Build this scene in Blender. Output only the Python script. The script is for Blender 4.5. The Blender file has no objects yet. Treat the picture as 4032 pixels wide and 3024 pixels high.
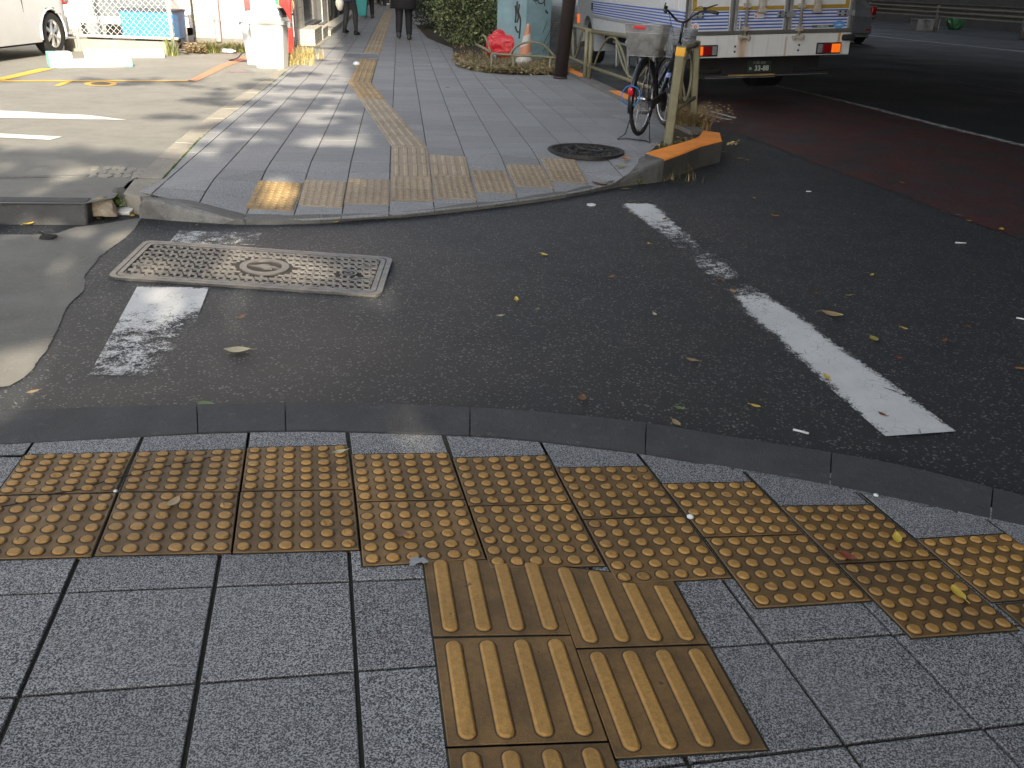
import bpy, bmesh, math, random
import numpy as np
from mathutils import Vector, Matrix, noise
rnd = random.Random(7)
R = math.radians
S = bpy.context.scene
COL = S.collection
# ---------------------------------------------------------------- camera
FPX, PIT, ROL, HCAM = 3370.0, R(25.2), R(2.0), 1.36
_f = Vector((0, math.cos(PIT), -math.sin(PIT)))
_u0 = Vector((0, math.sin(PIT), math.cos(PIT)))
_r0 = Vector((1, 0, 0))
_r = _r0*math.cos(ROL) + _u0*math.sin(ROL)
_u = _u0*math.cos(ROL) - _r0*math.sin(ROL)
CAMP = Vector((0, 0, HCAM))
cd = bpy.data.cameras.new('camera'); cam = bpy.data.objects.new('camera', cd); COL.objects.link(cam)
cam.matrix_world = Matrix(((_r.x, _u.x, -_f.x, 0), (_r.y, _u.y, -_f.y, 0), (_r.z, _u.z, -_f.z, HCAM), (0, 0, 0, 1)))
cd.sensor_width = 36; cd.lens = 36*FPX/4032; cd.clip_end = 2000; cd.clip_start = 0.05
S.camera = cam
# ---------------------------------------------------------------- sky, sun, exposure
SUN_AZ = Vector((0.22, -1.0)).normalized(); SUN_EL = R(27)
SUND = Vector((SUN_AZ.x*math.cos(SUN_EL), SUN_AZ.y*math.cos(SUN_EL), math.sin(SUN_EL)))
w = bpy.data.worlds.new('World'); S.world = w; w.use_nodes = True
nt = w.node_tree; bgn = nt.nodes['Background']
sky = nt.nodes.new('ShaderNodeTexSky'); sky.sky_type = 'NISHITA'; sky.sun_disc = False
sky.sun_elevation = SUN_EL; sky.sun_rotation = math.atan2(SUN_AZ.x, SUN_AZ.y)
sky.dust_density = 2.5
hs = nt.nodes.new('ShaderNodeHueSaturation'); hs.inputs['Saturation'].default_value = .42; nt.links.new(sky.outputs[0], hs.inputs['Color']); nt.links.new(hs.outputs[0], bgn.inputs[0]); bgn.inputs[1].default_value = 0.15
sl = bpy.data.lights.new('sun', 'SUN'); sl.energy = 5.0; sl.angle = R(0.53); sl.color = (1, .88, .70)
so = bpy.data.objects.new('sun', sl); COL.objects.link(so)
so.rotation_euler = (-SUND).to_track_quat('-Z', 'Y').to_euler()
S.view_settings.view_transform = 'Standard'; S.view_settings.look = 'None'
S.view_settings.exposure = 1.35; S.view_settings.gamma = 1
# ---------------------------------------------------------------- pixel rays (photo pixels 4032 x 3024)
def ray(px, py): return _f + _r*((px-2016)/FPX) - _u*((py-1512)/FPX)
def at(px, py, z=0.0):
    d = ray(px, py); return CAMP + d*((z-HCAM)/d.z)
_fk0 = [(957, 837), (1200, 843), (1430, 838), (1600, 826), (1882, 794), (2164, 758), (2382, 717)]
_KX = [(lambda p: (p.x, p.y))(at(a, b_, .03)) for a, b_ in _fk0]
_kxa = np.array([q[0] for q in _KX]); _kya = np.array([q[1] for q in _KX])
def HF(x, y):
    yk = float(np.interp(x, _kxa, _kya))-.05
    if x > _kxa[-1]: yk -= (x-_kxa[-1])*4
    if x < _kxa[0]: yk -= (_kxa[0]-x)*2.2
    t = min(1, max(0, (y-yk)/1.25)); return .03+.09*(t*t*(3-2*t)*.5+t*.5)
def atf(px, py):
    d = ray(px, py); z = .1
    for _ in range(40):
        p = CAMP + d*((z-HCAM)/d.z); z = HF(p.x, p.y)
    return Vector((p.x, p.y, z))
def zat(px, py, Y):
    d = ray(px, py); return CAMP + d*(Y/d.y)
def crop(x0, y0, s): return lambda a, b: (x0+a*s, y0+b*s)
c1 = crop(0, 1600, 1400/2212); c2 = crop(1300, 1600, 1400/2212); c3 = crop(2632, 1600, 1400/2212)
c5 = crop(1300, 2224, 1400/2212); c6 = crop(2632, 2224, 1400/2212); c4 = crop(0, 2224, 1400/2212)
fa = crop(1200, 300, 1300/2212); fl = crop(0, 400, 1344/2212)
NZ = .03
# ---------------------------------------------------------------- mesh builder
class MB:
    def __init__(s): s.v = []; s.f = []; s.m = []; s.t = []; s.mi = 0; s.tone = .5
    def add(s, vs, fs):
        o = len(s.v); s.v += [tuple(v) for v in vs]
        for f in fs: s.f.append([o+i for i in f]); s.m.append(s.mi); s.t.append(s.tone)
    def quad(s, a, b, c, d): s.add([a, b, c, d], [(0, 1, 2, 3)])
    def box(s, c, d, rot=None):
        c = Vector(c); h = [x/2 for x in d]; vs = []
        for z in (-1, 1):
            for y in (-1, 1):
                for x in (-1, 1):
                    p = Vector((x*h[0], y*h[1], z*h[2]))
                    if rot is not None: p = rot @ p
                    vs.append(c+p)
        s.add(vs, [(0, 2, 3, 1), (4, 5, 7, 6), (0, 1, 5, 4), (2, 6, 7, 3), (0, 4, 6, 2), (1, 3, 7, 5)])
    def prism(s, pts, z0, z1):
        n = len(pts)
        a = sum(pts[i][0]*pts[(i+1) % n][1]-pts[(i+1) % n][0]*pts[i][1] for i in range(n))
        if a < 0: pts = pts[::-1]
        s.add([(p[0], p[1], z0) for p in pts]+[(p[0], p[1], z1) for p in pts],
              [list(range(n))[::-1], list(range(n, 2*n))]+[(i, (i+1) % n, n+(i+1) % n, n+i) for i in range(n)])
    def hull2(s, P, Q):   # prism between two corresponding polygons (world vectors)
        n = len(P); s.add(list(P)+list(Q), [list(range(n))[::-1], list(range(n, 2*n))]+[(i, (i+1) % n, n+(i+1) % n, n+i) for i in range(n)])
    def tube(s, path, r, seg=8, closed=False, caps=True):
        path = [Vector(p) for p in path]; n = len(path); rings = []
        rr = r if isinstance(r, (list, tuple)) else [r]*n
        prev = None
        for i, p in enumerate(path):
            if closed: t = (path[(i+1) % n]-path[i-1])
            else: t = path[min(i+1, n-1)]-path[max(i-1, 0)]
            t.normalize()
            if prev is None:
                a = Vector((0, 0, 1)) if abs(t.z) < .9 else Vector((1, 0, 0))
                x = t.cross(a).normalized()
            else:
                x = (prev-t*prev.dot(t)).normalized()
            prev = x; y = t.cross(x)
            rings.append([p+(x*math.cos(2*math.pi*k/seg)+y*math.sin(2*math.pi*k/seg))*rr[i] for k in range(seg)])
        vs = [v for g in rings for v in g]; fs = []
        for i in range(n if closed else n-1):
            j = (i+1) % n
            for k in range(seg):
                l = (k+1) % seg; fs.append((i*seg+k, i*seg+l, j*seg+l, j*seg+k))
        if caps and not closed:
            fs.append(list(range(seg))[::-1]); fs.append([(n-1)*seg+k for k in range(seg)])
        s.add(vs, fs)
    def lathe(s, prof, seg=24, M=None, sx=1, sy=1, cap=True):   # prof: (r, z) list about Z
        vs = []; fs = []; n = len(prof)
        for (r, z) in prof:
            for k in range(seg):
                a = 2*math.pi*k/seg; p = Vector((r*math.cos(a)*sx, r*math.sin(a)*sy, z)); vs.append(M @ p if M else p)
        for i in range(n-1):
            for k in range(seg):
                l = (k+1) % seg; fs.append((i*seg+k, i*seg+l, (i+1)*seg+l, (i+1)*seg+k))
        if cap and prof[0][0] > 1e-6: fs.append(list(range(seg))[::-1])
        if cap and prof[-1][0] > 1e-6: fs.append([(n-1)*seg+k for k in range(seg)])
        s.add(vs, fs)
    def build(s, name, mats, parent=None, smooth=False, bevel=0, loc=None, local=False, label=None):
        me = bpy.data.meshes.new(name)
        V = s.v
        if loc is not None and not local:
            V = [(a-loc[0], b-loc[1], c-loc[2]) for a, b, c in V]
        me.from_pydata([tuple(v) for v in V], [], s.f)
        if not isinstance(mats, (list, tuple)): mats = [mats]
        for m in mats: me.materials.append(m)
        me.polygons.foreach_set('material_index', s.m)
        at_ = me.attributes.new('tone', 'FLOAT', 'FACE'); at_.data.foreach_set('value', s.t)
        if smooth: me.polygons.foreach_set('use_smooth', [True]*len(s.f))
        o = bpy.data.objects.new(name, me); COL.objects.link(o)
        if loc is not None: o.location = loc
        if parent is not None: o.parent = parent
        if bevel:
            b = o.modifiers.new('b', 'BEVEL'); b.width = bevel; b.segments = 2; b.limit_method = 'ANGLE'; b.angle_limit = R(40)
            me.polygons.foreach_set('use_smooth', [True]*len(s.f))
            wn = o.modifiers.new('w', 'WEIGHTED_NORMAL'); wn.keep_sharp = False
        if label: o['label'] = label
        me.update()
        return o
def tag(o, label, cat, group=None, kind=None):
    o['label'] = label; o['category'] = cat
    if group: o['group'] = group
    if kind: o['kind'] = kind
    return o
def struct(o, label=None):
    o['kind'] = 'structure'
    if label: o['label'] = label
    return o
def thing(name, label, cat, loc=(0, 0, 0), rotz=0, group=None, mat=None):
    o = bpy.data.objects.new(name, None); COL.objects.link(o)
    if mat is not None: o.matrix_world = mat
    else: o.location = loc; o.rotation_euler = (0, 0, rotz)
    o.empty_display_size = .1
    return tag(o, label, cat, group)
# ---------------------------------------------------------------- materials
class NT:
    def __init__(s, name):
        s.m = bpy.data.materials.new(name); s.m.use_nodes = True; s.t = s.m.node_tree
        s.b = s.t.nodes['Principled BSDF']
    def n(s, typ, **k):
        x = s.t.nodes.new(typ)
        for a, b in k.items():
            if a.startswith('i_'): x.inputs[a[2:].replace('_', ' ')].default_value = b
            else: setattr(x, a, b)
        return x
    def l(s, a, b): s.t.links.new(a, b)
    def pos(s, world=False):
        if world: return s.n('ShaderNodeNewGeometry').outputs['Position']
        return s.n('ShaderNodeTexCoord').outputs['Object']
    def noise(s, vec, scale, detail=2, rough=.5, dist=0):
        x = s.n('ShaderNodeTexNoise', i_Scale=scale, i_Detail=detail, i_Roughness=rough, i_Distortion=dist); s.l(vec, x.inputs['Vector']); return x.outputs['Fac']
    def vor(s, vec, scale, feat='F1', out='Distance'):
        x = s.n('ShaderNodeTexVoronoi', i_Scale=scale, feature=feat); s.l(vec, x.inputs['Vector']); return x.outputs[out]
    def ramp(s, fac, stops, interp='LINEAR'):
        x = s.n('ShaderNodeValToRGB'); r = x.color_ramp; r.interpolation = interp
        while len(r.elements) < len(stops): r.elements.new(.5)
        for e, (p, c) in zip(r.elements, stops):
            e.position = p; e.color = (c, c, c, 1) if isinstance(c, (int, float)) else (*c, 1)
        s.l(fac, x.inputs[0]); return x.outputs[0]
    def mix(s, fac, a, b, mode='MIX'):
        x = s.n('ShaderNodeMix', data_type='RGBA', blend_type=mode)
        for inp, v in ((0, fac), (6, a), (7, b)):
            if hasattr(v, 'is_output'): s.l(v, x.inputs[inp])
            elif inp == 0: x.inputs[0].default_value = v
            else: x.inputs[inp].default_value = (*v, 1) if len(v) == 3 else v
        return x.outputs[2]
    def math(s, op, a, b=None):
        x = s.n('ShaderNodeMath', operation=op)
        for i, v in enumerate((a, b)):
            if v is None: continue
            if hasattr(v, 'is_output'): s.l(v, x.inputs[i])
            else: x.inputs[i].default_value = v
        return x.outputs[0]
    def attr(s, nm='tone'): return s.n('ShaderNodeAttribute', attribute_name=nm).outputs['Fac']
    def bump(s, h, strength=.5, dist=.01):
        x = s.n('ShaderNodeBump', i_Strength=strength, i_Distance=dist); s.l(h, x.inputs['Height']); s.l(x.outputs[0], s.b.inputs['Normal'])
    def base(s, c, rough=.6, metal=0, spec=None):
        for nm, v in (('Base Color', c), ('Roughness', rough), ('Metallic', metal)):
            if hasattr(v, 'is_output'): s.l(v, s.b.inputs[nm])
            else: s.b.inputs[nm].default_value = (*v, 1) if nm == 'Base Color' else v
        if spec is not None: s.b.inputs['Specular IOR Level'].default_value = spec
        return s.m
_cache = {}
def pm(name, c, rough=.55, metal=0, var=.12, scale=6, dirt=0, dirtc=(.05, .045, .04), bump=0, emit=None, trans=0, alpha=1, coat=0, dscale=9):
    """painted / plain material with grain variation, optional grime"""
    key = name
    if key in _cache: return _cache[key]
    t = NT(name); p = t.pos()
    a = t.noise(p, scale, 4, .6)
    col = t.mix(t.ramp(a, [(.3, 0.), (.7, 1.)]), tuple(x*(1-var) for x in c), tuple(min(1, x*(1+var)) for x in c))
    if dirt:
        d = t.ramp(t.noise(p, dscale, 6, .65), [(.5-dirt*.3, 0.), (.78, min(1., dirt*1.5))])
        col = t.mix(d, col, dirtc)
    ro = t.math('ADD', t.math('MULTIPLY', t.noise(p, scale*5, 3), .2), rough-.1)
    t.base(col, ro, metal)
    if bump: t.bump(t.noise(p, scale*12, 3), bump, .003)
    if emit: t.b.inputs['Emission Color'].default_value = (*emit[0], 1); t.b.inputs['Emission Strength'].default_value = emit[1]
    if trans: t.b.inputs['Transmission Weight'].default_value = trans
    if alpha < 1: t.b.inputs['Alpha'].default_value = alpha
    if coat: t.b.inputs['Coat Weight'].default_value = coat; t.b.inputs['Coat Roughness'].default_value = .08
    _cache[key] = t.m; return t.m
def asphalt(name, dark=(.006, .007, .0085), light=(.035, .044, .057), red=None, dusty=0, speck=.34, rough=.47):
    t = NT(name); p = t.pos(True)
    n1 = t.noise(p, 210, 4, .85); n2 = t.noise(p, .7, 5, .6); n3 = t.noise(p, 7, 4, .6)
    col = t.mix(t.ramp(n1, [(.43, 0.), (.62, 1.)]), dark, light)
    v = t.vor(p, 150, out='Color'); vs = t.n('ShaderNodeSeparateColor'); t.l(v, vs.inputs[0])
    sp = t.ramp(vs.outputs[0], [(.90, 0.), (.98, 1.)])
    col = t.mix(t.math('MULTIPLY', sp, .85), col, (speck, speck*.97, speck*.9))
    sp2 = t.ramp(t.noise(p, 90, 2, .5), [(.70, 0.), (.76, 1.)])
    col = t.mix(t.math('MULTIPLY', sp2, .12), col, (.14, .135, .13))
    col = t.mix(t.ramp(n2, [(.40, 0.), (.75, .30)]), col, (.042, .048, .056))
    col = t.mix(t.ramp(n3, [(.3, .35), (.6, 0.)]), col, (.008, .009, .01))
    if red:
        m = t.ramp(t.noise(p, 2.2, 6, .75), [(.38, .0), (.60, 1.)])
        m2 = t.ramp(n1, [(.35, .35), (.6, 1.)])
        col = t.mix(t.math('MULTIPLY', m, m2), col, red)
    if dusty:
        m = t.ramp(t.noise(p, 2.2, 7, .65), [(.32, dusty*.5), (.65, dusty)])
        col = t.mix(m, col, (.29, .28, .25))
    ro = t.ramp(n2, [(.3, rough-.12), (.7, rough+.12)])
    t.base(col, ro); t.bump(t.math('ADD', n1, t.math('MULTIPLY', sp, .3)), 1.0, .010)
    return t.m
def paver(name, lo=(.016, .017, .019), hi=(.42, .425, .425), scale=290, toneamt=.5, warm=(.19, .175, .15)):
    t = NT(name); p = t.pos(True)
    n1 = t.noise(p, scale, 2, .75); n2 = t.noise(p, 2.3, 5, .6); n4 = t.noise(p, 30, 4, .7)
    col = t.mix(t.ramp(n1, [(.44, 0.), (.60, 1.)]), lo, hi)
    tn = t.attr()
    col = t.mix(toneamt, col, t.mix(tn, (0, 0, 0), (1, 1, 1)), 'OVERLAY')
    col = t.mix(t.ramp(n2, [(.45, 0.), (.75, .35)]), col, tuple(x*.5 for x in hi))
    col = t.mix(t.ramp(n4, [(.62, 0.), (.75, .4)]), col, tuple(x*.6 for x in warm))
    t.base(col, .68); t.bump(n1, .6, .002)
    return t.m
def tact(name, c, grime, g=.6):
    t = NT(name); p = t.pos(True)
    n = t.noise(p, 75, 5, .8); n2 = t.noise(p, 6, 4, .6); n3 = t.noise(p, 400, 2, .6)
    col = t.mix(t.ramp(n, [(.35, 0.), (.68, 1.)]), tuple(x*.72 for x in c), tuple(min(1, x*1.18) for x in c))
    col = t.mix(t.ramp(n2, [(.38, g*.2), (.68, g)]), col, grime)
    col = t.mix(t.ramp(n3, [(.62, 0.), (.72, .45)]), col, tuple(x*.3 for x in c))
    n5 = t.noise(p, 28, 2, .4)
    col = t.mix(t.ramp(n5, [(.74, 0.), (.77, .8)]), col, (.03, .03, .035))
    n6 = t.noise(p, 1.7, 3, .5)
    col = t.mix(t.ramp(n6, [(.42, 0.), (.68, .45)]), col, grime)
    tn = t.attr(); col = t.mix(.55, col, t.mix(tn, (.12, .12, .12), (.88, .88, .88)), 'OVERLAY')
    t.base(col, t.ramp(n2, [(.3, .45), (.7, .7)])); t.bump(t.math('ADD', t.math('MULTIPLY', n3, .5), n), .8, .003)
    return t.m
def conc(name, c=(.24, .23, .21), var=.35, dark=(.05, .05, .045), dk=.5, sc=1.):
    t = NT(name); p = t.pos(True)
    a = t.noise(p, 8*sc, 6, .65); b = t.noise(p, 220, 2, .6); d = t.noise(p, 2.2*sc, 4, .6)
    col = t.mix(a, tuple(x*(1-var) for x in c), tuple(x*(1+var) for x in c))
    col = t.mix(t.ramp(b, [(.4, .35), (.6, 0.)]), col, dark)
    col = t.mix(t.ramp(d, [(.45, 0.), (.72, dk)]), col, dark)
    f = t.noise(p, 26, 4, .7); col = t.mix(t.ramp(f, [(.60, 0.), (.72, .5)]), col, tuple(min(1, x*2.2) for x in c)); col = t.mix(t.attr(), col, tuple(x*.6 for x in c)) if False else col
    t.base(col, .8); t.bump(t.math('ADD', t.math('ADD', a, f), t.math('MULTIPLY', b, .6)), .8, .006)
    return t.m
def marking(name, c=(.64, .64, .62), fine=130):
    """worn thermoplastic paint: 'wear' vertex attribute sets how much is left; gaps are bare road"""
    t = NT(name); p = t.pos(True)
    n = t.noise(p, fine, 4, .8); n2 = t.noise(p, 14, 5, .7)
    crk = t.vor(p, 22, 'DISTANCE_TO_EDGE')
    wr = t.attr('wear')
    s_ = t.math('ADD', t.math('MULTIPLY', n, .6), t.math('MULTIPLY', n2, .4))
    s_ = t.math('ADD', t.math('MULTIPLY', t.math('SUBTRACT', s_, .5), 2.6), .5)
    keep = t.math('ADD', s_, t.math('SUBTRACT', wr, .5))
    al = t.ramp(keep, [(.49, 0.), (.53, 1.)])
    ck = t.ramp(t.math('ADD', crk, t.math('MULTIPLY', t.noise(p, 9, 2), .02)), [(.008, 0.), (.016, 1.)])
    al = t.math('MULTIPLY', al, ck)
    col = t.mix(t.ramp(t.noise(p, 5, 5, .6), [(.3, .0), (.8, .5)]), c, tuple(x*.62 for x in c))
    t.base(col, .6); t.l(al, t.b.inputs['Alpha'])
    return t.m
M = {}
M['road'] = asphalt('asphalt_main')
M['park'] = asphalt('asphalt_parking', (.13, .13, .112), (.34, .33, .285), dusty=.75, speck=.4, rough=.75)
M['dust'] = asphalt('asphalt_cement_patch', (.09, .085, .07), (.2, .185, .15), dusty=.9, speck=.45, rough=.8)
M['redroad'] = asphalt('asphalt_red_lane', (.009, .009, .01), (.038, .036, .036), red=(.11, .012, .010))
M['lane'] = asphalt('asphalt_dark_lane', (.006, .007, .008), (.026, .028, .032), speck=.12)  # darker asphalt for the lane beyond the white line
M['paver'] = paver('paver_granite')
M['paverf'] = paver('paver_far', (.16, .162, .163), (.36, .362, .362), 160, .35)
M['joint'] = pm('joint_soil', (.022, .024, .017), .95, var=.5, scale=40)
M['moss'] = pm('moss', (.06, .11, .01), .95, var=.5, scale=60, bump=1)
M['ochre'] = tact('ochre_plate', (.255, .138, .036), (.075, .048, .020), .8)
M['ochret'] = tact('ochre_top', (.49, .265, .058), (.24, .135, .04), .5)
M['grime'] = pm('base_shade_ring', (.060, .042, .022), .8, var=.5, scale=60)  # dark ring round stud and bar bases, relief shading put into the colour
M['base_shade_f'] = pm('base_shade_far', (.25, .19, .125), .8, var=.3, scale=40)  # softer painted relief shading for the far tile bases
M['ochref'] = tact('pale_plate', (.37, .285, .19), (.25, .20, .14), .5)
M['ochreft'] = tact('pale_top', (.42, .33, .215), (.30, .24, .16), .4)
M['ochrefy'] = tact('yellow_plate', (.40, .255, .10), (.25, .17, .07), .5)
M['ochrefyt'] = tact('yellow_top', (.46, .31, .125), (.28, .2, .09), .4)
M['kerb'] = conc('kerb_near', (.062, .062, .063), .55, (.03, .03, .03), .5)
M['kerbf'] = conc('kerb_far', (.17, .165, .15), .3, (.05, .05, .045), .5)
M['kerbl'] = conc('kerb_light', (.34, .31, .255), .25, (.12, .11, .09), .35)
M['orange'] = pm('orange_paint', (.92, .30, .045), .55, var=.10, dirt=.15, dirtc=(.35, .12, .04), bump=.3)
M['white'] = marking('paint_white'); M['yellow'] = marking('paint_yellow', (.75, .42, .04)); M['salmon'] = marking('paint_orange', (.55, .24, .12))
M['iron'] = pm('cast_iron', (.20, .187, .168), .42, .75, var=.25, scale=20, dirt=.4, dirtc=(.05, .045, .04), bump=.3)
M['irond'] = pm('cast_iron_dark', (.045, .043, .042), .5, .6, var=.3, scale=20, bump=.5)
M['ironp'] = pm('cover_recess', (.018, .016, .013), .9, 0, var=.4, scale=40)
M['soil'] = pm('soil', (.045, .032, .02), .95, var=.6, scale=14, bump=1.5)
# ---------------------------------------------------------------- helpers for surfaces
def dens(pts, n=8):
    out = []
    for a, b in zip(pts[:-1], pts[1:]):
        for k in range(n): out.append((a[0]+(b[0]-a[0])*k/n, a[1]+(b[1]-a[1])*k/n))
    out.append(pts[-1]); return out
def cubic(pts, n=6):
    out = []; P = [Vector(p) for p in pts]
    for i in range(len(P)-1):
        p0 = P[max(i-1, 0)]; p1 = P[i]; p2 = P[i+1]; p3 = P[min(i+2, len(P)-1)]
        for k in range(n):
            t = k/n; out.append(.5*((2*p1)+(p2-p0)*t+(2*p0-5*p1+4*p2-p3)*t*t+(3*p1-3*p2+p3-p0)*t**3))
    out.append(P[-1]); return out
def clip(poly, cl):
    """convex clip of 2D polygon by CCW convex polygon"""
    for i in range(len(cl)):
        a, b = cl[i], cl[(i+1) % len(cl)]; ex, ey = b[0]-a[0], b[1]-a[1]
        out = []
        for j in range(len(poly)):
            p, q = poly[j], poly[(j+1) % len(poly)]
            sp = ex*(p[1]-a[1])-ey*(p[0]-a[0]); sq = ex*(q[1]-a[1])-ey*(q[0]-a[0])
            if sp >= 0: out.append(p)
            if (sp > 0) != (sq > 0) and abs(sp-sq) > 1e-12:
                t = sp/(sp-sq); out.append((p[0]+(q[0]-p[0])*t, p[1]+(q[1]-p[1])*t))
        poly = out
        if len(poly) < 3: return []
    return poly
def chull(pts):
    pts = sorted(set((round(p[0], 5), round(p[1], 5)) for p in pts))
    def half(ps):
        h = []
        for p in ps:
            while len(h) > 1 and (h[-1][0]-h[-2][0])*(p[1]-h[-2][1])-(h[-1][1]-h[-2][1])*(p[0]-h[-2][0]) <= 0: h.pop()
            h.append(p)
        return h[:-1]
    return half(pts)+half(pts[::-1])
def sheet(name, poly, z, mat, smooth=False, rough=0):
    if rough:
        q = []
        for i in range(len(poly)):
            a, c = Vector(poly[i]), Vector(poly[(i+1) % len(poly)]); n = max(1, min(60, int((c-a).length/.02)))
            for k in range(n): p = a.lerp(c, k/n); q.append((p.x+noise.noise(Vector((p.x*9, p.y*9, 1)))*rough*1.5+rnd.uniform(-1, 1)*rough*.4, p.y+noise.noise(Vector((p.x*9, p.y*9, 5)))*rough*1.5+rnd.uniform(-1, 1)*rough*.4))
        poly = q
    b = MB(); b.add([(p[0], p[1], z) for p in poly], [list(range(len(poly)))]); o = b.build(name, mat)
    if o.data.polygons[0].normal.z < 0: o.data.flip_normals()
    bm = bmesh.new(); bm.from_mesh(o.data); bmesh.ops.triangulate(bm, faces=bm.faces); bm.to_mesh(o.data); bm.free()
    return struct(o)
def interp(x, pts):
    xs = [p[0] for p in pts]; ys = [p[1] for p in pts]
    if x <= xs[0]: return ys[0]+(ys[1]-ys[0])/(xs[1]-xs[0])*(x-xs[0])
    if x >= xs[-1]: return ys[-1]+(ys[-1]-ys[-2])/(xs[-1]-xs[-2])*(x-xs[-1])
    return float(np.interp(x, xs, ys))
# ================================================================ GROUND
b = MB(); b.quad((-150, -60, 0), (150, -60, 0), (150, 320, 0), (-150, 320, 0))
struct(b.build('road', M['road']), 'dark wet looking asphalt of the junction')
# --- near kerb
nko = [(0, 1644), (380, 1628.5), (785, 1616), (1126, 1609.5), (1300, 1607.6), (1857, 1628), (2186, 1651), (2540, 1689), (2822, 1736), (3265, 1806), (3581, 1866), (4032, 1980)]
nki = [(0, 1749), (570, 1720), (778, 1704), (1126, 1695), (1300, 1696), (1838, 1713), (2123, 1736), (2528, 1783.5), (2632, 1802), (2923, 1850), (3360, 1929), (4032, 2071)]
def smoothcurve(pts):
    c = cubic([(p[0], p[1], 0) for p in pts], 8); return [(p.x, p.y) for p in c]
nko_s, nki_s = smoothcurve(nko), smoothcurve(nki)
def kerb(name, xs_joints, fo, fi, zt, mat, gap=.0020, lip=.012, bottom=-.03, step=60, jag=.0006, mid=None):
    """row of kerb stones between two image curves fo (road side) and fi; zt(x) top height"""
    b = MB()
    for a, c in zip(xs_joints[:-1], xs_joints[1:]):
        n = max(2, int(abs(c-a)/step)); b.tone = rnd.uniform(.35, .65); rings = []
        for k in range(n+1):
            x = a+(c-a)*k/n; z = zt(x)
            o = at(x, fo(x), 0) if zt(x) < .05 else at(x, fo(x), 0)
            i = at(x+(mid(x) if mid else 0), fi(x), z)
            o = Vector((o.x, o.y, 0)); i = Vector((i.x, i.y, z)); d = Vector((i.x-o.x, i.y-o.y, 0)).normalized()
            j = rnd.uniform(-jag, jag)
            rings.append([Vector((o.x, o.y, bottom)), Vector((o.x, o.y, max(.004, z-lip)))+d*.002, Vector((o.x, o.y, z-lip*.3))+d*(lip*.4+j), Vector((o.x, o.y, z))+d*(lip+j), i-d*.004, Vector((i.x, i.y, z-.006)), Vector((i.x, i.y, bottom))])
        t0 = (rings[1][0]-rings[0][0]).normalized()*gap; t1 = (rings[-1][0]-rings[-2][0]).normalized()*gap
        for q in rings[0]: q += t0
        for q in rings[-1]: q -= t1
        m = len(rings[0]); vs = [v for r_ in rings for v in r_]; fs = []
        for k in range(len(rings)-1):
            for l in range(m-1): fs.append((k*m+l, (k+1)*m+l, (k+1)*m+l+1, k*m+l+1))
        fs.append(list(range(m))); fs.append([(len(rings)-1)*m+l for l in range(m)][::-1])
        b.add(vs, fs)
    return struct(b.build(name, mat, smooth=False))
kerb('kerb', [-1500, -900, -330, 270+510-1, 1125, 1850, 2541, 3268, 3900, 4600], lambda x: interp(x, nko_s), lambda x: interp(x, nki_s), lambda x: NZ, M['kerb'])
# --- near pavement: joints bed + slabs
mid_near = [at(x, (interp(x, nko_s)+interp(x, nki_s))/2, NZ) for x in range(-1500, 5000, 250)]
npoly = chull([(p.x, p.y) for p in mid_near]+[(-4, -3), (5, -3)])
sheet('pavement_bed', npoly, NZ-.010, M['joint'])
g0 = at(*c4(115, 818), NZ); gx = at(*c5(170, 652), NZ)
g1 = at(*c4(385, 195), NZ); ga = at(*c6(635, 485), NZ); gb = at(*c6(1103, 1115), NZ)
U = (gx-g0).xy/2; V = Vector((-U.y, U.x)); PV = U.length
Vn = (g1-g0).xy; vlen = Vn.dot(V.normalized()); V = V.normalized()*vlen; Ud = U.normalized(); Vd = V.normalized()
def bevquad(b, poly, z, top=.0018, depth=.014, zf=None):
    """chamfered slab from a 2D convex polygon"""
    n = len(poly); cx = sum(p[0] for p in poly)/n; cy = sum(p[1] for p in poly)/n
    Z = (lambda x, y: z) if zf is None else zf
    inner = []
    for i in range(n):
        p = Vector(poly[i]); a = (Vector(poly[i-1])-p); c = (Vector(poly[(i+1) % n])-p)
        if a.length < 1e-5 or c.length < 1e-5: inner.append((p.x, p.y)); continue
        d = a.normalized()+c.normalized()
        q = p+(d.normalized()*top*1.4 if d.length > 1e-3 else Vector((0, 0))); inner.append((q.x, q.y))
    vs = [(p[0], p[1], Z(*p)-depth) for p in poly]+[(p[0], p[1], Z(*p)-top) for p in poly]+[(p[0], p[1], Z(*p)) for p in inner]
    fs = [list(range(2*n, 3*n))]
    for i in range(n):
        j = (i+1) % n; fs += [(i, j, n+j, n+i), (n+i, n+j, 2*n+j, 2*n+i)]
    b.add(vs, fs)
b = MB()
def parea(p): return abs(sum(p[i][0]*p[(i+1) % len(p)][1]-p[(i+1) % len(p)][0]*p[i][1] for i in range(len(p))))/2
GAP = .0048
def homog(src, dst):
    A = []
    for (u, v), (x, y) in zip(src, dst):
        A.append([u, v, 1, 0, 0, 0, -x*u/1000, -x*v/1000, -x/1000]); A.append([0, 0, 0, u, v, 1, -y*u/1000, -y*v/1000, -y/1000])
    h = np.linalg.svd(np.array(A))[2][-1]; Hm = h.reshape(3, 3).copy(); Hm[2] /= 1000
    def f(u, v): q = Hm @ np.array([u, v, 1.]); return q[0]/q[2], q[1]/q[2]
    return f
HL_ = homog([(0, 1), (1, 1), (2, 1), (0, 0), (1, 0), (2, 0), (0, 1.36)], [c4(385, 195), c4(1322, 142), c5(130, 105), c4(115, 818), c4(1230, 722), c5(170, 652), c1(490, 940)])
HR_ = homog([(0, 1), (1, 1), (0, 0), (1, 0)], [c6(635, 485), c6(1398, 430), c6(1103, 1115), c6(1960, 1012)])
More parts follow.
